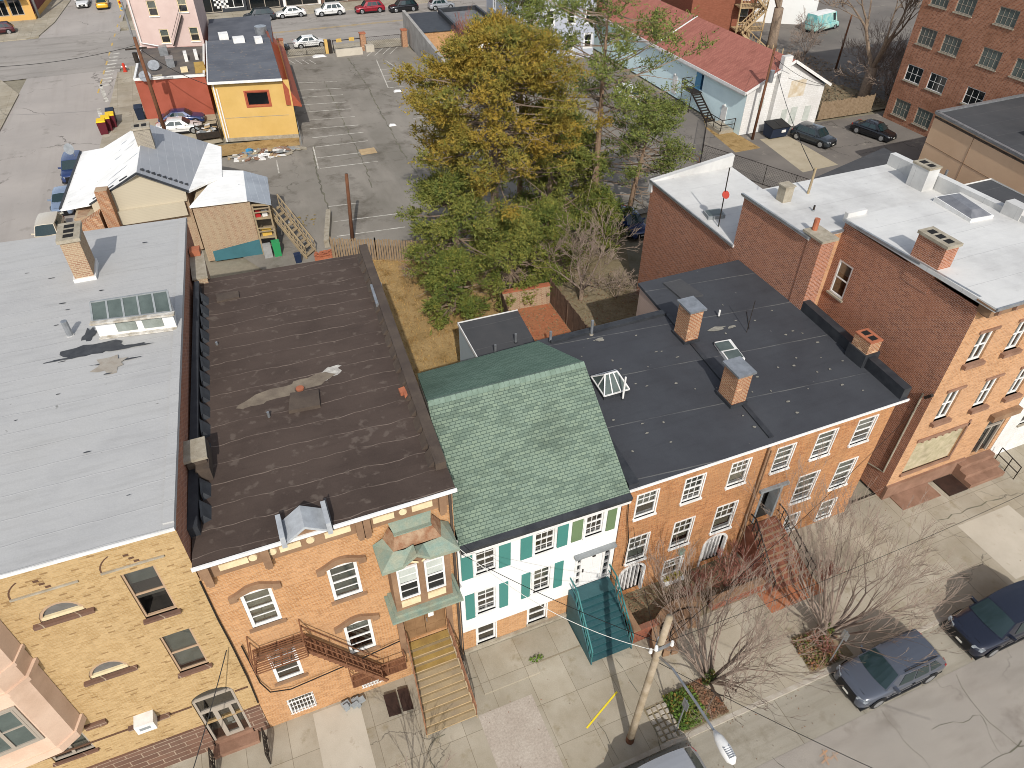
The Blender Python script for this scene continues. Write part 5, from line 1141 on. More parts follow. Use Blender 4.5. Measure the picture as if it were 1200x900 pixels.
b=MB(); b.poly([(-6.6,86.5,4.01),(.05,85.4,4.01),(.9,96.5,4.01),(-5.75,98,4.01)]); b.build('roof',plain('worn_dark_roof','#4e4b4a',.9,c2='#6a625a',sc=.5,fa=.2),Rb)
b=MB()
for a,c in (((-6.7,86.3),(.15,85.2)),((.1,85.2),(.95,96.6)),((-6.7,86.3),(-5.85,98.2))): b.bar(a+(4.12,),c+(4.12,),.22,.24)
b.build('parapet_cap',m['white'],Rb)
rn=random.Random(4)
for px,py,sx,sy,h,mm in ((200,75,.8,1.3,.9,'metal'),(218,68,.35,1.4,.8,'white'),(230,66,.35,1.4,.8,'white'),(216,82,.7,.4,.5,'cream'),(192,62,.9,.9,.9,'metal'),(184,88,1.0,.3,.2,'cement')):
    q=P(px,py,4.2); b=MB(); b.box(q.x-sx/2,q.x+sx/2,q.y-sy/2,q.y+sy/2,4.0,4.0+h); b.build('roof_unit',m[mm],Rb)
for px,py in ((181,80),(171,93)): q=P(px,py,4.2); b=MB(); b.tube([(q.x,q.y,4.0),(q.x,q.y,4.5),(q.x,q.y-.05,4.55)],[.05,.05,.6],12); b.build('satellite_dish',m['metal'],Rb)
q=P(235,82,4.2); b=MB(); b.hexa([(q.x-.6,q.y-.4,4),(q.x+.6,q.y-.4,4),(q.x+.6,q.y+.5,4),(q.x-.6,q.y+.5,4)],[(q.x-.5,q.y-.3,4.5),(q.x+.5,q.y-.3,4.5),(q.x+.5,q.y+.5,4.9),(q.x-.5,q.y+.5,4.9)]); b.build('roof_bench',m['wood_y'],Rb)
Pk=thing('pink_house','pink three-storey house with white trim behind the low red building','house',(-2,97,0))
fp,Lp=wallseg((-5.9,98.4),(1.05,96.8))
hp=[(2.0,3.0,7.3,8.9),(5.3,6.3,7.6,9.1),(2.5,3.5,4.4,5.9),(5.8,6.8,4.5,6.0)]
b=MB(); wall(b,fp,0,Lp,0,9.6,hp); b.poly([(1.05,96.8,0),(2.2,104.6,0),(2.2,104.6,9.6),(1.05,96.8,9.6)],0); b.poly([(-5.9,98.4,0),(-5.2,104.6,0),(-5.2,104.6,9.6),(-5.9,98.4,9.6)],0)
b.build('wall',[m['pinkwall'],m['dark']],Pk)
b=MB(); slab(b,[(-6.1,98.0,9.75),(1.2,96.4,9.75),(2.3,104.8,10.6),(-5.4,104.8,10.6)],.2); b.build('roof',plain('brown_flat_roof','#5f5650',.9,c2='#6c625a'),Pk)
b=MB(); b.bar((-6.1,98.0,9.7),(1.2,96.4,9.7),.2,.3); b.bar((1.2,96.4,9.7),(2.3,104.8,10.5),.25,.3); b.bar((-6.1,98,9.7),(-5.4,104.8,10.5),.25,.3); b.tube([(-5.7,98.1,9.6),(-5.7,98.1,4.6),(-3.4,97.4,4.1)],.08,6); b.build('roof_edge',m['white'],Pk)
for h in hp: window(Pk,fp,*h,'cream',.08,True,blind=(.4,.98),bm_='blind_g',sill='white')
b=MB(); b.bar((-.6,96.9,7.3),(-2.3,97.2,4.2),.5,.12); b.bar((-.6,96.75,8.2),(-2.3,97.05,5.1),.05,.05); b.build('outside_stair',m['iron'],Pk)
# ================================================================ grey shed by the lot, grey house behind the trees
Sh=thing('brick_shop','one-storey shop with rough grey side wall and black flat roof by the parking lot','building',(30,98,0))
fs,Ls=wallseg((31.8,93.6),(37.2,93.4))
b=MB()
b.hexa([(27.4,105.4,0),(26.2,84.5,0),(26.6,84.5,0),(27.8,105.4,0)],[(27.4,105.4,3.7),(26.2,84.5,3.2),(26.6,84.5,3.2),(27.8,105.4,3.7)]); b.build('side_wall',m['greywall'],Sh)
b=MB(); wall(b,fs,0,Ls,0,3.2,[(3.4,4.4,1.6,2.9)]); b.prism([(27.5,96),(31.8,95.6),(32.4,105.2),(27.9,105.2)],0,3.1,0); b.poly([(37.2,93.4,0),(37.6,104,0),(37.6,104,3.2),(37.2,93.4,3.2)],0); b.build('wall',[m['brickB'],m['dark']],Sh)
b=MB(); fbox(b,fs,1.6,3.0,.2,3.1,0,.03); b.build('painted_panel',m['white'],Sh)
window(Sh,fs,3.4,4.4,1.6,2.9,'white',.08,True)
b=MB(); b.prism([(31.7,93.5),(37.3,93.3),(37.7,104.1),(32.3,104.2)],3.2,3.3); b.prism([(27.3,95.9),(31.7,95.5),(32.3,105.3),(27.8,105.3)],3.1,3.2); 
for a,c in (((31.7,93.5),(37.3,93.3)),((37.3,93.3),(37.7,104.1)),((37.7,104.1),(32.3,104.2)),((32.3,104.2),(31.7,93.5))): b.bar(a+(3.5,),c+(3.5,),.3,.5)
b.build('roof',m['flash'],Sh)
b=MB(); b.poly([(32.1,93.9,3.32),(37,93.7,3.32),(37.3,103.6,3.32),(32.6,103.8,3.32)]); b.build('roof_surface',plain('weathered_grey_roof','#77787a',.9,c2='#5c5e62',sc=.5),Sh)
Gh=thing('grey_house','big pale grey house half hidden behind the tall pine','house',(43,92,0))
fg,Lg=wallseg((38.2,90.2),(48.4,88.6)); 
hg=[(x,x+1.0,z,z+1.7) for z in (1.2,4.2,7.2) for x in (1.2,3.8,6.6,9.0)]
b=MB(); wall(b,fg,0,Lg,0,10,hg); fl_,Ll=wallseg((38.9,103),(38.2,90.2)); hl=[(x,x+1,z,z+1.7) for z in (1.2,4.2,7.2) for x in (3,8)]; wall(b,fl_,0,Ll,0,10,hl); b.poly([(48.4,88.6,0),(49,103,0),(49,103,10),(48.4,88.6,10)],0); b.build('wall',[siding('pale_grey_siding','#a4a8b0',.2),m['dark']],Gh)
for h in hg: window(Gh,fg,*h,'white',.1,True,gl='glass_dark',trim=.1)
for h in hl: window(Gh,fl_,*h,'white',.1,True,gl='glass_dark',trim=.1)
b=MB(); slab(b,[(38,90,10.2),(48.6,88.4,10.2),(49.2,103.2,10.2),(38.7,103.2,10.2)],.2); b.build('roof',m['greypaint'],Gh)
# ================================================================ pale blue hall with the red roof
Bl=thing('blue_hall','long pale blue hall with a red shingle roof and white end wall','building',(55,72,0))
lf2=leftf(50.3); fe_=front(59.1)
b=MB(); wall(b,lf2,-98,-59.1,0,4.75,[(-67.6,-66.6,2.2,4.2)],0,1,.1); b.poly([(50.3,98,0),(60.2,98,0),(60.2,98,4.4),(55,98,7),(50.3,98,4.4)],0); b.poly([(60.2,59.1,0),(60.2,98,0),(60.2,98,4.3),(60.2,59.1,4.3)],0); b.build('wall',[m['lightblue'],m['bluedoor']],Bl)
b=MB(); b.poly([(50.29,59.08,0),(60.21,59.08,0),(60.21,59.08,3.95),(55.1,59.08,6.85),(50.29,59.08,4.4)]); b.build('end_wall',m['whitewall'],Bl)
b=MB(); slab(b,[(49.75,58.7,4.55),(55.1,58.7,7.1),(55.1,98.2,7.1),(49.75,98.2,4.55)][::-1],.18,0); slab(b,[(55.1,58.7,7.1),(60.6,58.7,4.15),(60.6,98.2,4.15),(55.1,98.2,7.1)][::-1],.18,0); fixn(b.build('roof',m['redroof'],Bl))
b=MB(); b.bar((49.72,58.7,4.42),(49.72,98.2,4.42),.08,.3); b.bar((49.75,58.62,4.45),(55.1,58.62,7.0),.08,.26); b.bar((55.1,58.62,7.0),(60.6,58.62,4.05),.08,.26); b.bar((49.8,76.2,4.63),(55.1,76.2,7.18),.2,.04); b.build('roof_trim',m['white'],Bl)
b=MB(); b.hexa([(50.2,59.2,4.1),(50.2,98,4.1),(49.8,98,4.1),(49.8,59.2,4.1)],[(50.2,59.2,4.35),(50.2,98,4.35),(49.8,98,4.38),(49.8,59.2,4.38)]); fixn(b.build('eave',m['white'],Bl))
b=MB(); b.prism([(53.5,58.5),(54.5,58.5),(54.5,59.05),(53.5,59.05)],0,7.6); b.build('chimney',m['whitewall'],Bl)
for u0,u1,v0,v1 in ((-62.6,-61.7,.05,2.0),(-72.3,-71.4,.3,2.3)):
    b=MB(); fbox(b,lf2,u0,u1,v0,v1,0,.04); fbox(b,lf2,(u0+u1)/2-.1,(u0+u1)/2+.1,v1+.05,v1+.22,0,.18); b.build('door',m['white'],Bl)
b=MB(); fbox(b,lf2,-68.0,-67.0,2.0,4.4,-.02,.02); b.build('blue_panel',m['bluedoor'],Bl)
for u0,u1,v0,v1 in ((55.3,56.0,.3,2.0),(56.5,57.3,.3,2.1),(58.3,59.1,.4,2.0),(52.0,52.6,2.5,3.6)):
    b=MB(); fbox(b,fe_,u0,u1,v0,v1,.0,.05); b.build('boarded_opening',m['blind'],Bl)
b=MB(); fbox(b,fe_,55.6,57.6,3.2,4.9,.022,.03); b.build('bare_patch',plain('tan_plaster_patch','#b9a88c',.9,c2='#cfc8ba',sc=1.5),Bl)
ms=thing('metal_stairs','black metal fire stairs on the pale blue wall','stairs',(49.3,66,0))
b=MB(); b.box(49.0,50.25,66.4,68.6,2.05,2.12); b.build('platform',m['iron'],ms)
for i in range(11):
    k=i/11; b=MB(); b.box(49.0,50.0,66.3-k*3.4-.18,66.3-k*3.4+.1,2.0-k*2.0-.02,2.0-k*2.0+.02); b.build('tread',m['iron'],ms)
b=MB()
for x in (49.0,50.0):
    b.bar((x,66.4,2.05),(x,62.9,.0),.06,.18)
for a,c in (((49,68.6,3.1),(49,66.4,3.1)),((49,68.6,2.6),(49,66.4,2.6)),((49,68.6,2.1),(49,68.6,3.1)),((49,66.4,2.1),(49,66.4,3.1)),((50.2,68.6,3.1),(49,68.6,3.1)),((50.2,68.6,2.6),(49,68.6,2.6)),((49,68.4,0),(49,68.4,2.1)),((49,66.6,0),(49,66.6,2.1))): b.bar(a,c,.06,.06)
b.build('railing',m['iron'],ms)
pf=thing('entrance_platform','small railed entrance platform at the near corner of the blue wall','platform',(49.2,60.5,0))
b=MB(); b.box(48.5,50.25,60.0,62.6,.0,.35); b.build('slab',m['cement'],pf)
b=MB()
for y in (59.9,61.2,62.5): b.bar((48.5,y,.35),(48.5,y,1.5),.06,.06)
for z in (1.5,.95): b.bar((48.5,59.9,z),(48.5,62.5,z),.06,.06); b.bar((48.5,59.9,z),(50.2,59.9,z),.06,.06)
b.bar((50.15,59.9,.35),(50.15,59.9,1.5),.06,.06); b.build('railing',m['iron'],pf)
# ================================================================ brick mill building, top right
Mi=thing('brick_factory','tall red brick factory building with rows of multi-pane windows','building',(76,46,0))
lm=leftf(68.4)
cols=[(-56.68,-54.6),(-53.7,-51.62),(-49.2,-47.1),(-45.6,-43.5)]
rows=[(.74,2.4),(4.32,5.9),(7.9,9.5),(11.5,12.95),(15,16.5)]
hm=[(c[0],c[1],r_[0],r_[1]) for r_ in rows for c in cols]
b=MB(); wall(b,lm,-57.6,-34,0,18,hm,0,1,.16); fm=Fr((68.4,57.6,0),(1,0,0),(0,1,0)); b.poly([(68.4,57.6,0),(90,57.6,0),(90,57.6,18),(68.4,57.6,18)],0); b.poly([(68.4,34,0),(90,34,0),(90,34,18),(68.4,34,18)],0); b.build('wall',[m['brickR'],m['interior']],Mi)
b=MB(); slab(b,[(68.2,33.8,18.2),(90,33.8,18.2),(90,57.8,18.2),(68.2,57.8,18.2)],.3); b.build('roof',m['flash'],Mi)
for r_i,r_ in enumerate(rows):
    for c in cols:
        wht=r_i==1
        window(Mi,lm,c[0],c[1],r_[0],r_[1],'white' if wht else 'frame_grey',.07,False,grid=(4 if not wht else 3,2),sill='cement',sill_o=.05,c=-.06,blind=(.0,.98) if not wht else ((.5,.98) if c[0]>-50 else None),bm_='blind_g' if wht else 'interior',gl='glass_dirt_reflect' if not wht else 'glass_dark')
b=MB(); b.tube([(68.28,42.2,0),(68.28,42.2,8.5)],.12,8); b.build('downpipe',m['iron'],Mi)
# ================================================================ brick house with wooden stairs behind the hall; white house; shops
Bk=thing('brick_tenement','red brick house with wooden back stairs behind the red roof','house',(68,88,0))
fb_,Lb=wallseg((62.5,88),(71,85.5))
b=MB(); wall(b,fb_,0,Lb,0,10,[(1.2,2.2,6,8),(4.0,5.0,6,8),(6.8,8.0,2.6,4.8),(6.8,8.0,5.6,7.8)]); lq,Lq=wallseg((64,98),(62.5,88)); wall(b,lq,0,Lq,0,10,[(3,4,6,8),(6.5,7.5,6,8)]); b.poly([(71,85.5,0),(73,97,0),(73,97,10),(71,85.5,10)],0); b.build('wall',[m['brickO'],m['interior']],Bk)
b=MB(); slab(b,[(62.3,87.8,10.2),(71.2,85.3,10.2),(73.2,97.2,10.2),(63.8,98.2,10.2)],.2); b.build('roof',m['flash'],Bk)
for h in ((1.2,2.2,6,8),(4.0,5.0,6,8),(6.8,8.0,2.6,4.8),(6.8,8.0,5.6,7.8)): window(Bk,fb_,*h,'white',.08,True,blind=(.5,.98))
for h in ((3,4,6,8),(6.5,7.5,6,8)): window(Bk,lq,*h,'white',.08,True,blind=(.5,.98))
b=MB()
for z in (2.5,5.3): fbox(b,fb_,5.8,9.6,z-.12,z,.05,2.2)
for u in (5.9,7.7,9.5):
    b.bar(fb_.p(u,0,2.1),fb_.p(u,6.4,2.1),.14,.14)
for z in (2.5,5.3):
    for dz in (.5,1.0): b.bar(fb_.p(5.8,z+dz,2.15),fb_.p(9.6,z+dz,2.15),.08,.1)
    for i in range(20): b.bar(fb_.p(5.8+i*.2,z,2.15),fb_.p(5.8+i*.2,z+1,2.15),.05,.05)
b.build('deck',m['woodnew'],Bk)
for z0,z1,u0,u1,dd in ((5.3,2.5,9.0,6.2,2.9),(2.5,0,6.2,9.6,3.6),(8.0,5.3,6.0,9.0,2.9)):
    b=MB()
    for e_ in (-.45,.45):
        b.bar(fb_.p(u0,z0,dd+e_),fb_.p(u1,z1,dd+e_),.1,.28); b.bar(fb_.p(u0,z0+1,dd+e_),fb_.p(u1,z1+1,dd+e_),.08,.1)
        for i in range(9): k=i/8; b.bar(fb_.p(u0+(u1-u0)*k,z0+(z1-z0)*k,dd+e_),fb_.p(u0+(u1-u0)*k,z0+(z1-z0)*k+1,dd+e_),.05,.05)
    for i in range(10): k=(i+.5)/10; uu=u0+(u1-u0)*k; zz=z0+(z1-z0)*k; fbox(b,fb_,uu-.16,uu+.16,zz,zz+.05,dd-.45,dd+.45)
    b.build('stair_flight',m['woodnew'],Bk)
Wh=thing('white_house','small white house between the bare trees and the painted van','house',(83,94,0))
fw_,Lw=wallseg((78.6,95.5),(86.5,90.5))
b=MB(); wall(b,fw_,0,Lw,0,7,[(3.0,4.0,3.4,5.0),(4.8,5.8,3.4,5.0)]); b.poly([(86.5,90.5,0),(91,97,0),(91,97,7),(86.5,90.5,7)],0); b.poly([(78.6,95.5,0),(83,102,0),(83,102,7),(78.6,95.5,7)],0); b.build('wall',[m['siding'],m['interior']],Wh)
for h in ((3.0,4.0,3.4,5.0),(4.8,5.8,3.4,5.0)): window(Wh,fw_,*h,'white',.1,True,gl='glass_dark')
b=MB(); slab(b,[(78.4,95.4,7.2),(86.6,90.2,7.2),(91.2,97.2,7.2),(83,102.2,7.2)],.2); b.build('roof',m['greypaint'],Wh)
def shop(x0,x1,label,matw,awn,sign):
    t=thing('shopfront',label,'shop',((x0+x1)/2,129.3,0)); f=front(129.3)
    n=max(1,int((x1-x0)/3)); hs=[(x0+.4+i*(x1-x0-.4)/n, x0+(i+1)*(x1-x0-.4)/n, .5 if i%2 else .05, 2.6) for i in range(n)]
    b=MB(); wall(b,f,x0,x1,0,7.5,hs); b.poly([(x0,129.3,0),(x0,140,0),(x0,140,7.5),(x0,129.3,7.5)],0); b.poly([(x1,129.3,0),(x1,140,0),(x1,140,7.5),(x1,129.3,7.5)],0); b.build('wall',[matw,m['dark']],t)
    for i,h in enumerate(hs): window(t,f,*h,'white' if i%2 else 'frame_grey',.1,False,mull=1,gl='glass_dark',c=-.05)
    b=MB(); slab(b,[(x0-.1,129.1,7.7),(x1+.1,129.1,7.7),(x1+.1,140,7.7),(x0-.1,140,7.7)],.2); b.build('roof',m['flash'],t)
    if awn: b=MB(); b.hexa([(x0+.3,127.9,2.5),(x1-.3,127.9,2.5),(x1-.3,129.29,2.5),(x0+.3,129.29,2.5)],[(x0+.3,127.9,2.7),(x1-.3,127.9,2.7),(x1-.3,129.29,3.5),(x0+.3,129.29,3.5)]); b.build('awning',awn,t)
    return t
shop(2,8.9,'dark grey shopfront with chequered panel across the avenue',plain('charcoal_wall','#33363a',.7),None,0)
shop(9,14.4,'black shopfront at the far left end of the avenue row, beside the chequered one',plain('black_wall','#232326',.7),None,0)
shop(14.5,20.4,'white shopfront across the avenue behind the white sedan',m['white'],None,0)
shop(20.5,29.4,'shopfront with teal awning across the avenue',plain('dim_brick','#6d5347',.8),plain('teal_awning','#2c6c68',.7),0)
shop(29.5,38,'red-trimmed shopfront across the avenue behind the red car',plain('dark_red_wall','#6d2f2a',.8),None,0)
shop(38.1,48,'beige shopfront across the avenue behind the silver car',m['cement'],None,0)
b=MB()
f=front(129.3)
for i in range(6):
    for j in range(4):
        if (i+j)%2: fbox(b,f,4.2+i*.35,4.55+i*.35,.6+j*.35,.95+j*.35,0,.03)
ch=b.build('chequered_panel',m['white'],[o for o in bpy.data.objects if o.name.startswith('shopfront')][0])
Cs=thing('corner_shop','corner shop with blue awning, tan base and maroon side wall','shop',(-25,135,0))
fc=front(135.0); hc=[(-31.5,-28.2,.7,3.0),(-27.9,-26.2,.7,3.0),(-25.9,-24.2,.7,3.0),(-23.9,-22.2,.7,3.0)]
b=MB(); wall(b,fc,-33,-21.0,0,4.2,hc,0,1); b.poly([(-21,135,0),(-19.4,150,0),(-19.4,150,4.2),(-21,135,4.2)],2); b.hexa([(-20.98,134.9,0),(-19.3,150,0),(-19.4,150,0),(-21.05,134.9,0)],[(-20.98,134.9,.7),(-19.3,150,.7),(-19.4,150,.7),(-21.05,134.9,.7)],0); b.build('wall',[m['tanbase'],m['dark'],m['maroon']],Cs)
for h in hc: window(Cs,fc,*h,'frame_grey',.1,False,mull=1,gl='glass_dark')
b=MB(); b.hexa([(-33,133.6,3.1),(-21.6,133.6,3.1),(-21.6,134.99,3.1),(-33,134.99,3.1)],[(-33,133.6,3.3),(-21.6,133.6,3.3),(-21.6,134.99,4.2),(-33,134.99,4.2)]); b.build('awning',m['awnblue'],Cs)
b=MB(); slab(b,[(-33,134.9,4.4),(-20.9,134.9,4.4),(-19.3,150,4.4),(-33,150,4.4)],.2); b.build('roof',m['flash'],Cs)
# ================================================================ vehicles
def car(label, cat, x, y, z, heading, paint, kind='sedan', L=None, W=None, H=None, group=None, name='parked_car', roofrail=False, sunroof=False, tint=None, roofmat=None, stickers=False):
    L = L or {'sedan':4.6,'suv':4.6,'van':5.2,'hatch':4.2,'pickup':5.5}[kind]; W = W or {'sedan':1.8,'suv':1.86,'van':1.95,'hatch':1.76,'pickup':1.95}[kind]; H = H or {'sedan':1.44,'suv':1.69,'van':2.2,'hatch':1.5,'pickup':1.8}[kind]
    t = thing(name, label, cat, (0,0,0), group); hw = W/2
    b = MB()
    if kind in ('suv','hatch'):
        k = H/1.69; st = [(0,.60,.66,.36),(.012,.74,.80,.26),(.035,.86,.89,.22),(.08,.93,.95,.2),(.16,.985,.985,.2),(.25,1.03,1,.2),(.3,1.05,1,.2),(.5,1.06,1,.2),(.75,1.07,1,.2),(.9,1.06,.985,.22),(.965,1.02,.95,.26),(.99,.92,.9,.32),(1,.78,.84,.4)]; st = [(a,c*(k*.5+.5),d,e) for a,c,d,e in st]
        cb = (.25,.955,.375,.845,.93,.76); belt=1.0*(k*.5+.5)
    elif kind == 'van':
        st = [(0,.62,.8,.36),(.02,.85,.9,.26),(.06,1.0,.95,.22),(.14,1.12,1,.22),(.2,1.2,1,.22),(.6,1.2,1,.22),(.97,1.2,1,.24),(1,1.15,.97,.3)]; cb=(.15,.995,.26,.985,.96,.86); belt=1.15
    else:
        st = [(0,.52,.66,.34),(.012,.64,.80,.25),(.035,.73,.89,.2),(.09,.80,.95,.18),(.18,.86,.985,.18),(.27,.93,1,.18),(.33,.96,1,.18),(.55,.97,1,.18),(.75,.99,1,.18),(.84,1.0,.985,.2),(.93,.99,.95,.22),(.98,.94,.9,.28),(1,.74,.82,.38)]
        cb = (.265,.865,.40,.70,.92,.72); belt=.92
    sec = [(0,0),(.45,-.006),(.78,-.03),(.92,-.08),(.985,-.2),(1,-.36),(1.0,None),(.96,None),(.86,None)]
    n = len(sec)*2-1; b0 = 0
    for (u,zt,wf,zb) in st:
        half = []
        for i,(yf,dz) in enumerate(sec):
            zz = zt+dz if dz is not None else (zb+(zt-.36-zb)*(.5,.15,0)[i-6])
            half.append((u*L-L/2, yf*hw*wf, max(zz,zb)))
        for p in half[::-1][:-1]: b.v.append((p[0],-p[1],p[2]))
        for p in half: b.v.append(p)
    for i in range(len(st)-1):
        for j in range(n-1): b.f.append((i*n+j,(i+1)*n+j,(i+1)*n+j+1,i*n+j+1)); b.m.append(0)
        b.f.append((i*n+n-1,(i+1)*n+n-1,(i+1)*n,i*n)); b.m.append(0)
    b.f.append(tuple(range(n))); b.m.append(0); b.f.append(tuple(reversed(range((len(st)-1)*n,len(st)*n)))); b.m.append(0)
    body = b.build('body', paint, t, True); fixn(body)
    md = body.modifiers.new('s','SUBSURF'); md.levels = 1; md.render_levels = 1
    # cabin
    xb0,xb1,xt0,xt1,wb,wt = cb; xb0,xb1,xt0,xt1 = (v*L-L/2 for v in (xb0,xb1,xt0,xt1)); wb*=hw; wt*=hw; zt=H-.05
    def side(k, v): # point on side face, k 0..1 along, v 0..1 up
        x = (xb0+(xb1-xb0)*k)*(1-v)+(xt0+(xt1-xt0)*k)*v; bow = 1+.03*math.sin(math.pi*k)
        return Vector((x,(wb*(1-v)+wt*v)*bow*(1-.05*abs(2*k-1)**3), belt+(zt-belt)*v))
    b = MB(); N=8; ks=[i/N for i in range(N+1)]
    lo=[side(k,0) for k in ks]; hi=[side(k,1) for k in ks]
    mir=lambda p: Vector((p.x,-p.y,p.z))
    for i in range(N):
        for f_ in (lambda p:p, mir):
            b.poly([f_(lo[i]),f_(lo[i+1]),f_(hi[i+1]),f_(hi[i])])
    M_=6
    def roof(k,j):
        p=side(k,1); yy=p.y*(1-2*j/M_); e_=(1-(1-2*j/M_)**2)*(.045+.03*math.sin(math.pi*min(1,max(0,k))))
        return Vector((p.x-(.05 if False else 0),yy,p.z+e_))
    for i in range(N):
        for j in range(M_): b.poly([roof(ks[i],j),roof(ks[i+1],j),roof(ks[i+1],j+1),roof(ks[i],j+1)],1)
    for k,sg in ((0,-1),(1,1)):
        for j in range(M_):
            p,q=side(k,0),side(k,1)
            bow=lambda jj,pp: Vector((pp.x+sg*.1*(1-(1-2*jj/M_)**2),pp.y*(1-2*jj/M_),pp.z))
            b.poly([bow(j,p),bow(j+1,p),roof(k,j+1),roof(k,j)])
    cabo = fixn(b.build('cabin', [paint, roofmat or paint], t, False))
    g = m['glass_car']
    def gl(name, pts, off): 
        b=MB(); b.poly([Vector(p)+Vector(off) for p in pts]); return fixn(b.build(name,g,t))
    for k,sg,nm,vlo,vhi in ((0,-1,'windshield',.04,.95),(1,1,'rear_window',.25 if kind!='sedan' else .06,.92)):
        if kind=='van' and k==1: continue
        p,q=side(k,0),side(k,1); b=MB()
        for j in range(M_):
            ps=[]
            for jj,v in ((j,vlo),(j+1,vlo),(j+1,vhi),(j,vhi)):
                f0=(1-2*jj/M_); lo_=Vector((p.x+sg*.1*(1-f0*f0),p.y*f0,p.z)); hi_=roof(k,jj); r_=lo_.lerp(hi_,v); r_.y*=.93; r_+=Vector((sg*.018,0,.012)); ps.append(r_)
            b.poly(ps)
        fixn(b.build(nm,g,t,True))
    if kind=='van': segs=[(.03,.2)]
    elif kind=='sedan': segs=[(.13,.47),(.51,.86)]
    else: segs=[(.12,.40),(.43,.68),(.72,.92)]
    for s_ in (1,-1):
        for a,c in segs:
            pts=[side(a+(.05 if a<.2 else 0),.12),side(c,.12),side(c-(.06 if c>.8 else 0),.88),side(a+(.02 if a<.2 else 0),.88)]
            pts=[Vector((p.x,p.y*s_,p.z)) for p in pts]; gl('side_window',pts,(0,s_*.012,.006))
    # wheels
    r=.335 if kind!='suv' else .36; fx=-L/2+L*.195; rx=L/2-L*.2
    b=MB()
    for xx in (fx,rx):
        for s_ in (1,-1):
            pts=[(xx+(r+.07)*math.cos(math.pi*i/12), s_*(hw*.985+.012), r+(r+.07)*math.sin(math.pi*i/12)) for i in range(13)]; b.poly(pts+[(xx-(r+.07),s_*(hw*.985+.012),.2),(xx+(r+.07),s_*(hw*.985+.012),.2)])  # flat black half discs painted as the shade inside uncut wheel wells
    b.box(-L/2+.1,L/2-.1,-hw*.93,hw*.93,.17,.3)
    b.bar((fx+.45,hw*.99,.27),(rx-.45,hw*.99,.27),.05,.16); b.bar((fx+.45,-hw*.99,.27),(rx-.45,-hw*.99,.27),.05,.16)
    b.build('underbody_trim_wheel_shade', m['trim'], t)
    if kind!='van':
        b=MB()
        for s_ in (1,-1):
            for k_ in (.08,.45,.80):
                xx=xb0+(xb1-xb0)*k_+(.1 if k_<.2 else 0); b.bar((xx,s_*hw*1.003,.42),(xx,s_*hw*1.003,belt-.22),.012,.008)
            b.bar((fx+.4,s_*hw*1.004,belt-.36),(rx-.3,s_*hw*1.004,belt-.33),.008,.03)
            for k_ in (.42,.72): xx=xb0+(xb1-xb0)*k_; b.bar((xx,s_*(hw*1.005),belt-.2),(xx+.16,s_*(hw*1.005),belt-.2),.02,.03)
        zc=st[3][1]; b.bar((-L/2+.065*L,-hw*.6,zc-.045),(-L/2+.065*L,hw*.6,zc-.045),.012,.02)
        for s_ in (.3,-.25): b.bar((xb0-.02,s_*hw,belt+.07),(xb0+.2,s_*hw+.35,belt+.16),.02,.02)
        b.build('body_seams', m['trim'], t)
    for xx in (fx,rx):
        for s_ in (1,-1):
            b=MB(); b.tube([(xx,s_*(hw-.22),r),(xx,s_*(hw-.02),r),(xx,s_*(hw+.022),r)],[r,r,r*.93],20); o=b.build('wheel',m['tyre'],t)
            b=MB(); b.tube([(xx,s_*(hw+.018),r),(xx,s_*(hw+.03),r)],[r*.68,r*.62],16)
            o2=b.build('rim',m['rim'],o)
    # lights, grille, plates, mirrors
    zf=st[2][1]; zr=st[-3][1]
    for s_ in (1,-1):
        b=MB(); x=-L/2
        b.hexa([(x+.01,s_*hw*.5,zf-.2),(x+.16,s_*hw*.9,zf-.17),(x+.24,s_*hw*.88,zf-.17),(x+.1,s_*hw*.5,zf-.2)],[(x+.03,s_*hw*.5,zf-.1),(x+.26,s_*hw*.93,zf-.05),(x+.34,s_*hw*.91,zf-.035),(x+.12,s_*hw*.53,zf-.075)]); fixn(b.build('headlight',m['lamp'],t))
        b=MB(); x=L/2
        b.hexa([(x-.05,s_*hw*.6,zr-.3),(x-.2,s_*hw*.93,zr-.28),(x-.26,s_*hw*.9,zr-.28),(x-.12,s_*hw*.6,zr-.3)],[(x-.05,s_*hw*.62,zr-.1),(x-.22,s_*hw*.94,zr-.06),(x-.28,s_*hw*.9,zr-.06),(x-.12,s_*hw*.62,zr-.1)]); fixn(b.build('tail_light',m['tail'],t))
        b=MB(); p=side(.1,.02); b.hexa([(p.x-.02,s_*(p.y-.02),belt+.02),(p.x+.12,s_*(p.y-.02),belt+.02),(p.x+.1,s_*(hw+.16),belt+.03),(p.x+.02,s_*(hw+.16),belt+.03)],[(p.x-.02,s_*(p.y-.02),belt+.12),(p.x+.12,s_*(p.y-.02),belt+.12),(p.x+.1,s_*(hw+.16),belt+.16),(p.x+.02,s_*(hw+.16),belt+.16)]); fixn(b.build('mirror',paint,t))
    b=MB(); x=-L/2
    b.hexa([(x-.004,-hw*.55,.3),(x+.06,-hw*.55,.3),(x+.06,hw*.55,.3),(x-.004,hw*.55,.3)],[(x+.012,-hw*.5,zf-.12),(x+.08,-hw*.5,zf-.12),(x+.08,hw*.5,zf-.12),(x+.012,hw*.5,zf-.12)]); fixn(b.build('grille',m['trim'],t))
    b=MB(); b.box(-L/2-.025,-L/2-.005,-.15,.15,.4,.5); b.build('front_plate',m['plate'],t)
    if roofrail:
        b=MB()
        for s_ in (1,-1): b.tube([(side(.12,1).x,s_*(wt-.06),zt+.07),(side(.5,1).x,s_*(wt-.05),zt+.1),(side(.92,1).x,s_*(wt-.07),zt+.06)],.022,6)
        b.build('roof_rail',m['trim'],t)
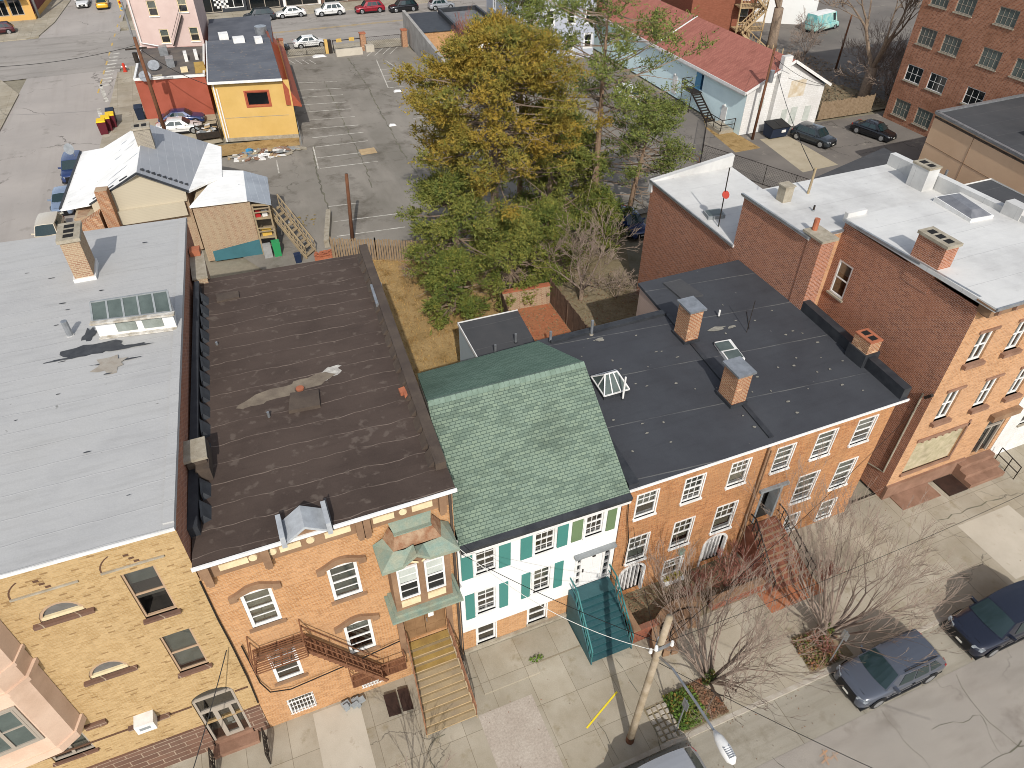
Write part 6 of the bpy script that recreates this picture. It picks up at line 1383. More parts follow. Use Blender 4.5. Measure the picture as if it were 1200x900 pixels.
    if sunroof:
        b=MB(); a,c=roof(.1,1),roof(.4,M_-1); b.poly([(a.x,-wt*.6,zt+.062),(c.x,-wt*.6,zt+.075),(c.x,wt*.6,zt+.075),(a.x,wt*.6,zt+.062)]); fixn(b.build('sunroof',g,t))
    return t, heading
def place(tc, x, y, z=-.116):
    t,h=tc; t.location=(x,y,z); t.rotation_euler=(0,0,h); return t
m['glass_car']=plain('car_glass','#1d2e30',.05,0,spec=.8,fa=0)
c_grey=carpaint('slate_grey_paint','#4a4f59'); c_navy=carpaint('dark_navy_paint','#171c2b'); c_silver=carpaint('silver_paint','#8f9297'); c_white=carpaint('white_car_paint','#d7d7d4'); c_red=carpaint('red_car_paint','#8a1626'); c_black=carpaint('black_car_paint','#15161a'); c_blue=carpaint('blue_car_paint','#2c4f8a'); c_dgrey=carpaint('dark_grey_paint','#2d3338'); c_beige=carpaint('beige_paint','#c3b8a4'); c_bluegrey=carpaint('blue_grey_paint','#76859a'); c_maroon=carpaint('maroon_paint','#4a1a1f'); c_yellow=carpaint('taxi_yellow','#d3a72a'); c_dblue=carpaint('deep_blue_paint','#22345e')
PI=math.pi
def addcar(label,cat,x,y,z,h,paint,kind,**k): return place(car(label,cat,0,0,0,h,paint,kind,**k),x,y,z)
addcar('slate grey SUV parked at the kerb with its whole body in view','car',20.55,7.72,-.116,0,c_grey,'suv',roofrail=True,L=4.6,H=1.68)
addcar('dark navy SUV parked behind the slate grey one','car',26.9,7.62,-.116,0,c_navy,'suv',L=4.9,W=1.98,H=1.75)
addcar('silver-grey car cut off by the bottom edge below the wooden pole','car',8.75,7.3,-.116,0,c_silver,'suv',L=4.7,H=1.66)
AV='cars parked along the avenue'
for lab,kind,pnt,px,py,zz,h,dz in (('white sedan across the avenue, leftmost of the far row','sedan',c_white,340.5,14.5,.6,0,0),('white SUV across the avenue between a white sedan and a red car','suv',c_white,386,11,.75,0,0),('red SUV parked across the avenue','suv',c_red,433,8,.75,0,0),('black car across the avenue right of the red one','suv',c_black,472.5,7,.7,0,0),('silver hatchback across the avenue, last of the far row','hatch',c_silver,517,5,.65,PI,0)):
    q=P(px,py,zz-.11); addcar(lab,'car',q.x,q.y,-.112,h,pnt,kind,group=AV)
q=P(363,49,.5); addcar('white sedan on the near side of the avenue beyond the lot gate','car',q.x,q.y,-.112,PI,c_white,'sedan',group=AV)
q=P(325,53,.5); addcar('dark grey car half hidden by the yellow building on the avenue','car',q.x-.8,q.y,-.112,PI,c_dgrey,'sedan',group=AV)
q=P(217,10,.6); addcar('dark car across the avenue behind the chequered shopfront','car',10.0,123.2,-.112,0,c_dgrey,'suv',group=AV)
al=math.atan(.065)
for lab,kind,pnt,x,y in (('bright blue car parked on the side street','suv',c_dblue,-13.2,74.2),('blue-grey car on the side street beside the white roof','sedan',c_bluegrey,-13.7,67.6)):
    addcar(lab,'car',x,y,-.116,PI/2-al,pnt,kind,group='cars parked on the side street')
addcar('beige car on the side street glimpsed past the silver roof','car',-14.4,61.5,-.116,PI/2-al,c_beige,'suv',group='cars parked on the side street')
addcar('silver-white sedan parked beside the red-walled building','car',-3.6,81.2,0,PI-.12,c_white,'sedan',group='cars in the yard of the red building')
addcar('dark blue car parked against the red wall','car',-3.2,83.7,0,PI-.12,c_dblue,'sedan',group='cars in the yard of the red building')
addcar('dark red car at the street corner, far left','car',-25.2,128.6,-.112,.1,c_maroon,'hatch')
addcar('white and teal car at the far end of the side street','car',-14.8,142.0,-.115,PI/2-.03,c_white,'sedan')
addcar('yellow taxi at the far end of the side street','car',-11.9,140.0,-.115,-PI/2,c_yellow,'sedan')
addcar('dark grey hatchback parked beside the white end wall','car',56.4,54.9,.0,PI/2+.28,c_dgrey,'suv',H=1.6,group='cars in the alley lot')
addcar('black sedan parked by the brick factory','car',63.4,53.9,.0,PI/2+.28,c_black,'sedan',group='cars in the alley lot')
q=P(740,112,.6); addcar('white car under the trees beside the blue hall','car',q.x,q.y,.004,PI/2+.2,c_white,'suv')
q=P(668,186,.6); addcar('bright blue car hidden behind the evergreens','car',q.x,q.y,.004,.3,c_blue,'sedan')
q=P(744,260,.6); addcar('blue car in the shade by the annex wall','car',q.x-.4,q.y+.3,.0,PI/2,c_dblue,'sedan')
vt=plain('teal_van_wrap','#5fa9ad',.4,c2='#b8cfc0',sc=.9); q=P(964,26,1.0)
vn=addcar('teal and green painted van with white roof in the far lot','van',q.x,q.y,-.004,PI+.25,vt,'van',roofmat=m['white'],name='painted_van',L=6.2,H=2.5,W=2.1)
# ================================================================ stairs on the front pavement
def stair(name,label,x0t,x1t,yt,zt,x0b,x1b,yb,n,mt,mt2=None,split=0,land=0.0,side=None,rail=None,y_wall=15.25,railmat=None,solid=None,riser=None,nosing=None):
    t=thing(name,label,'stairs',((x0b+x1b)/2,yb,0))
    if land:
        b=MB(); b.box(x0t,x1t,yt,y_wall,zt-.08,zt); b.build('landing',mt2 or mt,t)
    for i in range(n):
        k=i/n; k1=(i+1)/n; z=zt*(1-k)-zt/n; z=zt-(i+1)*zt/(n+1)
        y1=yt+(yb-yt)*k; y0=yt+(yb-yt)*k1; xa=x0t+(x0b-x0t)*k1; xb_=x1t+(x1b-x1t)*k1
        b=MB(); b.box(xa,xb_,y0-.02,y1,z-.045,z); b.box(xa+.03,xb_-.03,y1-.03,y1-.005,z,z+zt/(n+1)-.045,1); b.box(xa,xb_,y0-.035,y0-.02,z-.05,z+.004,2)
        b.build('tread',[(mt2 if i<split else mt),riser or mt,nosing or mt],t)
    for s_,(xt,xb_) in ((0,(x0t,x0b)),(1,(x1t,x1b))):
        dx=-.05 if s_==0 else .05
        b=MB(); b.hexa([(xt+dx,yt,0 if solid else zt-.45),(xt,yt,0 if solid else zt-.45),(xb_,yb-.05,0),(xb_+dx,yb-.05,0)],[(xt+dx,yt,zt+.02),(xt,yt,zt+.02),(xb_,yb-.05,.14),(xb_+dx,yb-.05,.14)])
        if land: b.box(min(xt,xt+dx),max(xt,xt+dx),yt,y_wall,0 if solid else zt-.4,zt+.01)
        fixn(b.build('stringer',side or mt,t))
        b=MB(); a=Vector((xt+dx*.5,yt,zt+.9)); c=Vector((xb_+dx*.5,yb,.95))
        b.bar(a,c,.05,.05); b.bar(a-Vector((0,0,.42)),c-Vector((0,0,.42)),.03,.03)
        if land: b.bar(a,(xt+dx*.5,y_wall,zt+.9),.05,.05); b.bar(a-Vector((0,0,.42)),(xt+dx*.5,y_wall,zt+.48),.03,.03)
        for i in range(8): k=i/7; p=a.lerp(c,k); b.bar(p-Vector((0,0,.92)),p,.035,.035)
        b.build('railing',railmat or m['iron'],t)
    return t
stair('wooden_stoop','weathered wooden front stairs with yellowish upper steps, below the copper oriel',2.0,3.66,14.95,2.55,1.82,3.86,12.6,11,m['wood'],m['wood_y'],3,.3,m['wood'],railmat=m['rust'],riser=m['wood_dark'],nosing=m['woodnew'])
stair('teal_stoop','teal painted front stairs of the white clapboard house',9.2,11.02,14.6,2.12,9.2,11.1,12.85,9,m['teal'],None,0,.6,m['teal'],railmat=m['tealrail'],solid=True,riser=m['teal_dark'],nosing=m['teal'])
t=stair('brick_stoop','brick front stairs with curling iron rails, right of the garden shrubs',18.5,20.05,14.9,2.05,18.5,20.75,12.75,9,m['stoopbrick'],None,0,.4,m['stoopbrick'],railmat=m['iron'],solid=True,riser=m['brownstone'],nosing=m['brownstone'])
# curved garden walls, cellar door, flower box, small fences
gw=thing('garden_wall','low curved brick steps of the front garden beside the wooden pole','garden wall',(14,13,0))
for r_,z1 in ((2.2,.75),(1.75,.5),(1.35,.28)):
    b=MB(); pts=[(13.9+r_*math.cos(a_),11.7+r_*.95*math.sin(a_)) for a_ in [PI*.95-i*PI*.62/10 for i in range(11)]]; p2=[(13.9+(r_-.32)*math.cos(a_),11.7+(r_-.32)*.95*math.sin(a_)) for a_ in [PI*.95-i*PI*.62/10 for i in range(11)]]
    for i in range(10): b.prism([p2[i],p2[i+1],pts[i+1],pts[i]],0,z1)
    fixn(b.build('step',m['brownstone'],gw))
gw=thing('garden_wall','straight red brick wall around the front garden of the brick houses','garden wall',(13,13,0))
b=MB(); b.box(11.25,11.5,13.0,15.2,0,1.0); b.box(11.5,12.5,13.0,13.25,0,.9); b.box(15.4,18.2,13.05,13.3,0,.6); b.build('wall',m['brickO'],gw)
b=MB(); b.box(11.2,11.55,12.95,15.2,1.0,1.07); b.box(15.35,18.25,13.0,13.35,.6,.67); b.build('coping',m['brownstone'],gw)
fb=thing('flower_box','white window box of dry yellow flowers under a ground floor window','flower box',(14.6,15.1,0))
b=MB(); b.box(14.05,15.15,14.92,15.28,.0,.26); b.build('trough',m['white'],fb)
b=MB(); rn=random.Random(2)
def leafcloud(b,c,rx,ry,rz,n,s,rn,mm=0,up=0.0,wd=.5):
    for _ in range(n):
        while True:
            p=Vector((rn.uniform(-1,1),rn.uniform(-1,1),rn.uniform(-1,1)))
            if p.length<1: break
        p=Vector((p.x*rx,p.y*ry,p.z*rz))+Vector(c)
        d=Vector((rn.gauss(0,1),rn.gauss(0,1),rn.gauss(0,1)+up)).normalized(); e=d.orthogonal().normalized(); 
        a_=rn.uniform(0,6.28); q=d.cross(e); u=e*math.cos(a_)+q*math.sin(a_); v_=d.cross(u); ss=s*rn.uniform(.6,1.3)
        b.poly([p-u*ss,p+v_*ss*wd,p+u*ss,p-v_*ss*wd],mm)
leafcloud(b,(14.6,15.08,.36),.52,.17,.16,260,.06,rn); b.build('flowers',foliage('dry_flowers','#7d7a2a','#9a8a34','#8a5a2a'),fb)
cd=thing('cellar_door','open dark brown metal cellar hatch left of the wooden front stairs','cellar hatch',(1.1,14.4,0))
for x0,x1 in ((.62,1.12),(1.2,1.62)):
    b=MB(); b.hexa([(x0,13.9,.02),(x1,13.85,.02),(x1,14.75,.1),(x0,14.8,.1)],[(x0,13.9,.07),(x1,13.85,.07),(x1,14.75,.16),(x0,14.8,.16)]); b.build('leaf',m['doordark'],cd)
ac=thing('air_conditioner','white air conditioner in the yellow brick wall','air conditioner',(-7.3,15.2,3.6))
b=MB(); b.box(-7.62,-7.0,14.85,15.3,3.62,4.12); b.build('casing',m['white'],ac); b=MB(); b.box(-7.5,-7.15,14.843,14.85,3.8,3.95); b.build('grille',m['greypaint'],ac)
for lab,x in (('short black iron railing at the left side of the glazed corner entrance',-6.0),('short black iron railing right of the glazed corner entrance',-4.05)):
    t=thing('iron_railing',lab,'railing',(x,14.4,0)); b=MB()
    for y in (13.9,14.4,14.9): b.bar((x,y,0),(x,y,.95),.05,.05)
    for z in (.95,.5,.15): b.bar((x,13.9,z),(x,14.9,z),.04,.04)
    for y in (14.0,14.12,14.26,14.5,14.62,14.76): b.bar((x,y,.15),(x,y,.95),.02,.02)
    b.build('rails',m['iron'],t)
jk=thing('junk_pile','small pile of grey rubbish at the base of the orange brick wall','rubbish',(-.5,15,0)); b=MB(); rn=random.Random(14)
for i in range(9): x,y,z=-.62+rn.uniform(-.35,.35),15.0+rn.uniform(-.2,.15),rn.uniform(.05,.2); b.obox((x,y,z),(rn.uniform(.06,.16),.03,.01),(-.03,rn.uniform(.05,.12),.02),(0,.01,rn.uniform(.03,.1)))
b.build('scrap',m['greypaint'],jk)
b=MB(); leafcloud(b,(7.1,13.9,.12),.35,.15,.12,120,.06,random.Random(6)); tag(b.build('weed_clump',m['leaf_green']),'green weeds at the foot of the white house','weeds')
# ================================================================ poles, wires, street lamp
pl=thing('utility_pole','pale leaning wooden utility pole on the front pavement','utility pole',(9.13,9.43,0))
b=MB(); b.tube([(9.13,9.43,-.02),(9.2,9.43,2.5),(9.32,9.43,6),(9.43,9.43,8.75)],[.15,.138,.125,.112],14); b.build('shaft',m['pole'],pl,True)
b=MB(); b.tube([(9.13,9.43,0),(9.14,9.43,.35)],[.165,.16],14); b.build('base_collar',m['pole_dark'],pl)
b=MB(); b.bar((9.1,9.25,7.2),(9.7,9.25,7.3),.07,.08); b.build('bracket',m['metal'],pl)
b=MB(); b.bar((9.35,9.6,6.9),(9.6,9.8,6.4),.05,.2); b.build('bracket',m['metal'],pl)
for x,y,z in ((9.05,9.25,7.4),(9.62,9.2,7.4),(9.55,9.75,6.8),(9.2,9.62,6.5)): b=MB(); b.tube([(x,y,z-.1),(x,y,z+.1)],[.07,.05],8); b.build('insulator',m['white'],pl)
sl=thing('street_lamp','white street lamp head on a long arm over the kerb lane','street lamp',(9.36,9.2,6.6))
b=MB(); b.tube([(9.36,9.3,6.5),(9.33,8.6,7.0),(9.28,7.3,7.3),(9.22,6.1,7.5)],.045,8); b.build('arm',m['metal'],sl)
b=MB(); b.tube([(9.22,6.3,7.5),(9.21,6.05,7.52),(9.2,5.7,7.54),(9.19,5.4,7.54),(9.18,5.28,7.53)],[.05,.15,.19,.16,.05],12); o=b.build('lamp_head',m['white'],sl,True)
b=MB()
for i in range(6): b.bar((9.08,5.42+i*.06,7.71),(9.31,5.42+i*.06,7.71),.02,.02)
b.build('cooling_fins',m['metal'],o)
sg=thing('sign_post','thin metal sign post at the kerb beside the first bare street tree','sign post',(11.0,9.05,0))
b=MB(); b.tube([(11,9.05,0),(11.02,9.05,2.6)],.03,6); b.build('post',m['metal'],sg); b=MB(); b.box(11.0,11.03,8.88,9.2,2.0,2.55); b.build('sign_plate',m['metal'],sg)
sg=thing('sign_post','thin metal sign post in the second street tree bed','sign post',(18.6,9.0,0))
b=MB(); b.tube([(18.6,9.0,0),(18.62,9.0,2.6)],.03,6); b.build('post',m['metal'],sg); b=MB(); b.box(18.6,18.63,8.85,9.15,2.05,2.55); b.build('sign_plate',m['metal'],sg)
pr=thing('utility_pole','slim red-brown wooden pole at the back corner of the parking lot','utility pole',(7.9,52.3,0)); b=MB(); b.tube([(7.9,52.3,0),(8.2,52.3,5.6)],[.16,.13],10); b.build('shaft',m['pole_dark'],pr,True)
pr2=thing('utility_pole','dark brown leaning utility pole with crossarm in front of the red building','utility pole',(-5.0,80.5,0))
b=MB(); b.tube([(-5.0,80.5,0),(-5.1,80.2,9.6)],[.2,.15],10); b.build('shaft',m['pole_dark'],pr2,True)
b=MB(); b.bar((-6.2,80.2,8.6),(-4.3,80.2,8.6),.12,.14); b.tube([(-5.5,80.1,7.4),(-5.5,80.1,8.3)],.22,8); b.build('crossarm',m['iron'],pr2)
q=P(876,160); pr3=thing('utility_pole','tall wooden utility pole at the corner of the blue hall','utility pole',(q.x,q.y-.8,0)); b=MB(); b.tube([(q.x,q.y-.8,0),(q.x+.1,q.y-.9,8.9)],[.15,.12],10); b.build('shaft',m['pole_dark'],pr3,True)
b=MB(); b.tube([(q.x+.3,q.y-1.1,5.8),(q.x+.3,q.y-1.1,6.9)],.24,10); b.build('transformer',m['metal'],pr3)
q4=P(979,82); pr4=thing('utility_pole','thin dark pole in the far lot behind the blue hall','utility pole',(q4.x,q4.y,0)); b=MB(); b.tube([(q4.x,q4.y,0),(q4.x+.1,q4.y,6.5)],[.14,.1],8); b.build('shaft',m['pole_dark'],pr4,True)
q5=P(46,21); pr5=thing('utility_pole','pale grey pole on the pavement by the corner shop','utility pole',(q5.x,q5.y,0)); b=MB(); b.tube([(q5.x,q5.y,0),(q5.x,q5.y,9)],[.2,.16],8); b.build('shaft',m['metal'],pr5,True)
q6=P(947,226,11.8); rp=thing('roof_mast','short weathered wooden mast standing on the white roof','mast',(q6.x,q6.y,11.75)); b=MB(); b.tube([(q6.x,q6.y,11.75),(q6.x+.03,q6.y,13.2)],[.07,.06],8); b.build('shaft',m['wood'],rp)
def cable(label,a,c,sag=.4,r=.018,mat='cable',n=14):
    a,c=Vector(a),Vector(c); b=MB(); pts=[a.lerp(c,i/n)-Vector((0,0,sag*4*(i/n)*(1-i/n))) for i in range(n+1)]; b.tube(pts,r,4); return tag(b.build('overhead_cable',m[mat]),label,'cable',None)
cable('thin cable from the wooden pole to the eave of the white house',(9.3,9.4,7.3),(4.2,14.4,8.4),.25,.011)
cable('pale cable from the copper oriel corner across the white house front',(4.1,14.2,9.0),(9.3,9.4,6.8),.9,.014,'cable_w')
cable('black cable running right from the wooden pole past the bare trees',(9.6,9.4,7.2),(30,9.6,7.4),.5,.009)
cable('cable from the wooden pole to the wall of the left black-roofed house',(9.35,9.5,6.9),(11.9,15.2,5.2),.3,.011)
cable('cable crossing above the kerb lane at the bottom right',(9.4,9.4,6.0),(19.0,-2,6.2),.5,.011)
cable('cable from the wooden pole to the floodlight on the tall side wall',(9.5,9.5,7.0),(26.9,15.3,7.0),.6,.011)
cable('black cable drooping across the corner of the yellow brick front',(-4.0,15.1,6.4),(-6.4,12.0,3.5),.1,.02)
b=MB(); pts=[(-3.55,15.2,6.2),(-3.5,15.2,3.6),(-3.3,15.15,2.8),(-2.6,15.12,2.55),(-1.2,15.1,2.75),(.0,15.1,2.9),(1.7,15.12,3.15)]; b.tube(pts,.025,5); tag(b.build('wall_cable',m['cable']),'black cable sagging across the orange brick wall under the fire escape','cable')
b=MB(); b.tube([(-3.86,15.26,10.1),(-3.86,15.24,8),(-3.82,15.22,6.6),(-3.8,15.22,4.2),(-3.86,15.25,2.2)],.03,5); tag(b.build('wall_cable',m['cable']),'dark cable down the joint between yellow and orange brick fronts','cable')
b=MB(); b.tube([(11.4,15.2,7.4),(11.5,15.15,6),(11.75,15.15,4.4),(11.7,15.2,2.6)],.022,5); tag(b.build('wall_cable',m['cable']),'black cable down the orange brick wall beside the white house','cable')
cable('slack cable across the end wall of the blue hall',(q.x+.1,q.y-.9,8.2),(60,58.9,4.0),.4,.025)
cable('cable from the blue hall pole to the mast on the white roof',(q.x+.1,q.y-.9,8.4),(q6.x,q6.y,13.0),.6,.02)
cable('cable from the brown pole over the red wall to the yellow building',(-5.1,80.2,8.7),(.3,77.2,5.5),.4,.03)
cable('cable from the brown pole over the side street',(-5.1,80.2,8.9),(-24,84,8),.8,.025)
# traffic signal, hydrant, bins
ts=thing('traffic_signal','yellow traffic signals hanging over the junction by the pink house','traffic light',(-7.3,109.5,0))
b=MB(); b.tube([(-6.9,105.6,-.0),(-6.9,105.6,7.4),(-7.3,109.6,7.6)],[.14,.11,.07],8); b.build('mast',m['metal'],ts)
ysig=plain('signal_yellow','#d9ae2f',.5)
for dy in (0,.9):
    b=MB(); b.box(-7.5,-7.1,109.2-dy,109.6-dy,5.9,7.1); o=b.build('signal_head',ysig,ts)
    for k,cname in enumerate(('tail','paint_y','bluedoor')):
        b=MB(); b.tube([(-7.3,109.19-dy,6.85-k*.35),(-7.3,109.05-dy,6.85-k*.35)],.13,10); b.build('lens',m[cname],o)
hq=P(147,84); hy_=thing('fire_hydrant','red fire hydrant on the side pavement corner','hydrant',(hq.x,hq.y,0)); rd=plain('hydrant_red','#b03a2a',.5)
b=MB(); b.tube([(hq.x,hq.y,0),(hq.x,hq.y,.1),(hq.x,hq.y,.12),(hq.x,hq.y,.75),(hq.x,hq.y,.95),(hq.x,hq.y,1.05)],[.25,.25,.18,.18,.16,.03],10); b.build('barrel',rd,hy_); b=MB(); b.tube([(hq.x-.32,hq.y,.6),(hq.x+.32,hq.y,.6)],.09,8); b.build('outlet',m['white'],hy_)
mar=plain('maroon_plastic','#561a24',.6); yel=plain('yellow_plastic','#d8b21c',.5); navy=plain('navy_plastic','#1b2536',.5)
for i,(px,py,bd,ld,lab) in enumerate(((123,156,mar,yel,'maroon bin with yellow lid at the kerb, nearest of the three'),(128,152,mar,yel,'maroon bin with yellow lid, middle of the three at the kerb'),(133,148,mar,yel,'maroon bin with yellow lid, rearmost of the three at the kerb'),(133,143,navy,navy,'dark blue bin behind the yellow-lidded bins'),(166,139,navy,navy,'dark bin standing at the corner of the red wall'))):
    p=P(px,py); clutter('wheelie_bin',lab,'bin',p.x,p.y,0.002,.42,.45,1.25,bd,ld,'bins along the side pavement')
# skip with scrap, heaps
jk=thing('scrap_trailer','open black trailer full of scrap beside the yellow building','trailer',(-.9,78.6,0)); b=MB(); b.box(-2.1,.1,77.6,79.8,.25,.32)
for a,c in (((-2.1,77.6),(.1,77.6)),((.1,77.6),(.1,79.8)),((.1,79.8),(-2.1,79.8)),((-2.1,79.8),(-2.1,77.6))): b.bar(a+(.6,),c+(.6,),.06,.6)
for x,y in ((-2.1,77.6),(.1,77.6),(.1,79.8),(-2.1,79.8)): b.bar((x,y,0),(x,y,1.3),.08,.08)
for a,c in (((-2.1,77.6),(.1,77.6)),((-2.1,79.8),(.1,79.8))): b.bar(a+(1.25,),c+(1.25,),.05,.05)
b.build('bed',m['iron'],jk); rn=random.Random(41); b=MB()
for i in range(40): b.obox((rn.uniform(-1.9,-.1),rn.uniform(77.8,79.6),rn.uniform(.4,1.0)),(rn.uniform(.1,.3),rn.uniform(-.1,.1),rn.uniform(-.1,.1)),(rn.uniform(-.05,.05),rn.uniform(.05,.2),0),(0,rn.uniform(-.03,.03),rn.uniform(.03,.12)),rn.choice((0,0,1,2)))
b.build('scrap',[m['greypaint'],m['woodnew'],m['white']],jk)
def heap(label,px,py,rx,ry,n,mats,seed,h=.5):
    p=P(px,py); rn=random.Random(seed); t=thing('debris_heap',label,'debris',(p.x,p.y,0)); b=MB()
    for i in range(n):
        a_=rn.uniform(0,6.28); r_=math.sqrt(rn.random()); z=.02+h*(1-r_)*rn.random()
        b.obox((p.x+rx*r_*math.cos(a_),p.y+ry*r_*math.sin(a_),z+.06),(rn.uniform(.1,.5),rn.uniform(-.2,.2),rn.uniform(-.05,.05)),(rn.uniform(-.1,.1),rn.uniform(.06,.3),0),(0,0,rn.uniform(.02,.07)),rn.randrange(len(mats)))
    b.build('rubble_piece',mats,t); return t
heap('scattered pale building rubble at the edge of the parking lot',312,181,3.6,1.1,90,[m['cement'],m['white'],m['bstone_red'],m['greypaint'],m['woodnew']],5)
heap('cardboard and plywood sheets lying in the rubble strip',297,184,1.3,.7,14,[m['bstone_red'],m['cream'],m['pinkstucco']],6,.2)
tp=P(294,180); t=thing('tarpaulin','small crumpled blue tarpaulin beside the rubble','tarpaulin',(tp.x,tp.y,0)); b=MB(); leafcloud(b,(tp.x,tp.y,.2),.8,.5,.2,40,.3,random.Random(8),0,3); b.build('sheet',plain('blue_tarp','#2f86b5',.5),t)
pb=P(430,178); t=thing('plywood_board','pale board lying flat in the parking lot','board',(pb.x,pb.y,0)); b=MB(); b.box(pb.x-.7,pb.x+.9,pb.y-.6,pb.y+.7,.012,.06); b.build('board',m['woodnew'],t)
for lab,px,py,s_ in (('white litter lying in the lot beside the tree crown',466,107,.5),('small white scrap lying between lot cracks',460,147,.4),('white bag lying by the lot fence',374,66,.9)):
    p=P(px,py); b=MB(); b.hexa([(p.x-s_,p.y-s_*.6,.01),(p.x+s_,p.y-s_*.5,.01),(p.x+s_*.8,p.y+s_*.6,.01),(p.x-s_*.9,p.y+s_*.5,.01)],[(p.x-s_*.6,p.y-s_*.3,.16),(p.x+s_*.5,p.y-s_*.3,.2),(p.x+s_*.6,p.y+s_*.3,.12),(p.x-s_*.5,p.y+s_*.3,.18)]); tag(b.build('litter',m['white']),lab,'litter')
# ================================================================ fences and gate pillars of the lot
def boards(name,label,pts,h,mat,gap=.02,bw=.14,post=None,group=None,base=0.0,rails=True):
    t=thing(name,label,'fence',(pts[0][0],pts[0][1],base),group); rn=random.Random(len(label)); b=MB()
    for a,c in zip(pts,pts[1:]):
        a,c=Vector((a[0],a[1],base)),Vector((c[0],c[1],base)); n=int((c-a).length/(bw+gap)); d=(c-a)/n; nn=Vector((-d.y,d.x,0)).normalized()*.012
        for i in range(n):
            p=a+d*(i+.5); hh=h+rn.uniform(-.06,.06); b.obox(p+Vector((0,0,hh/2)),d.normalized()*bw/2,nn,(rn.uniform(-.012,.012),rn.uniform(-.012,.012),hh/2))
    b.build('boards',mat,t)
    for a,c in zip(pts,pts[1:]):
        L=(Vector(c)-Vector(a)).length; n=max(1,int(L/2.4))
        for i in range(n+1):
            p=Vector(a).lerp(Vector(c),i/n); b=MB(); b.bar((p.x,p.y+.05,base),(p.x,p.y+.05,base+h+.1),.1,.1); b.build('post',mat,t)
    return t
boards('wooden_fence','grey picket board fence behind the dry grass yard',[(5.9,50.0),(9.0,48.6),(13.2,46.6)],1.8,m['fence_wood'],.05)
boards('wooden_fence','dark board fence left of the red brick courtyard',[(14.2,32.5),(15.3,38.6)],1.9,m['fence_dark'],.01,.18)
boards('wooden_fence','dark board fence right of the red brick courtyard',[(18.75,29.5),(19.0,38.3)],1.9,m['fence_dark'],.01,.18)
t=thing('brick_wall','old low brick wall at the back of the red courtyard','wall',(18,38.8,0)); b=MB(); b.hexa([(15.4,38.5,0),(18.9,38.2,0),(18.9,38.5,0),(15.4,38.8,0)],[(15.4,38.5,1.5),(18.9,38.2,1.5),(18.9,38.5,1.5),(15.4,38.8,1.5)]); b.build('brickwork',m['brickOld'],t); b=MB(); b.bar((15.4,38.65,1.55),(18.9,38.35,1.55),.38,.1); b.build('coping',m['terracotta'],t)
boards('wooden_fence','pale vertical board fence beside the white end wall',[(61.0,59.5),(68.2,59.3)],1.9,m['fence_wood'],.015,.16)
t=thing('low_wall','low concrete wall with dark backing at the lot corner by the pole','wall',(6.2,52,0)); b=MB(); b.prism([(5.6,51.9),(6.0,51.9),(7.2,57),(6.8,57)],0,.7); b.build('wall',m['cement'],t)
t=thing('brick_pile','loose red brick pile at the end of the board fence','brick pile',(5.9,50.6,0)); b=MB(); rn=random.Random(17)
b.prism([(4.5,50.2),(6.3,50.2),(6.2,51.0),(4.6,51.0)],0,.2)
for i in range(60): b.obox((5.4+rn.uniform(-.8,.8),50.6+rn.uniform(-.35,.35),rn.uniform(.12,.4)),(.11,rn.uniform(-.05,.05),0),(rn.uniform(-.03,.03),.05,0),(0,0,.035))
b.build('bricks',m['terracotta'],t)
def railfence(label,pts,h,mat,mesh=.0,name='chain_link_fence',step=2.4,r=.03):
    t=thing(name,label,'fence',(pts[0][0],pts[0][1],0))
    for a,c in zip(pts,pts[1:]):
        A_,C_=Vector((a[0],a[1],0)),Vector((c[0],c[1],0)); L=(C_-A_).length; n=max(1,int(L/step))
        for i in range(n+1): p=A_.lerp(C_,i/n); b=MB(); b.tube([p,p+Vector((0,0,h+.05))],r,6); b.build('post',mat,t)
    b=MB()
    for a,c in zip(pts,pts[1:]):
        A_,C_=Vector((a[0],a[1],0)),Vector((c[0],c[1],0))
        for z in (h,.1): b.bar(A_+Vector((0,0,z)),C_+Vector((0,0,z)),.04,.04)
        if mesh:
            d=(C_-A_); L=d.length; d.normalize(); n=int((L+h)/mesh)
            for i in range(n):
                for sg in (1,-1):
                    s0=i*mesh-h if sg>0 else i*mesh; s1=s0+h*sg; 
                    lo_,hi_=s0,s1
                    def cl(s): return min(max(s,0),L)
                    z0=.1+(cl(lo_)-lo_)*sg*(h-.1)/h; z1=.1+(cl(hi_)-lo_)*sg*(h-.1)/h
                    if abs(cl(hi_)-cl(lo_))<.05: continue
                    b.bar(A_+d*cl(lo_)+Vector((0,0,z0)),A_+d*cl(hi_)+Vector((0,0,z1)),.009,.009)
    b.build('mesh',mat,t); return t
railfence('dark chain-link fence between the annex and the blue hall',[(48.2,62.0),(42.5,54.5),(45.2,48.4),(47.5,43)],1.9,m['iron'],.28)
railfence('low black rail fence with toppled rails beside the alley',[(41.8,59.6),(42.4,54.6)],.6,m['rust'],0,'rail_fence')
railfence('black iron fence along the avenue end of the parking lot, left of the gate',[(10.9,103.0),(15.8,102.6)],1.6,m['iron'],.3,'iron_fence',2.4)
railfence('black iron fence along the avenue end of the parking lot, right of the gate',[(21.3,102.2),(26.0,102.0)],1.6,m['iron'],.3,'iron_fence',2.4)
railfence('grey chain-link fence along the orange awning side of the lot',[(10.2,101.5),(7.5,73.2)],1.5,m['greypaint'],.4,'chain_link_fence',3.0)
GP='brick gate pillars of the parking lot'
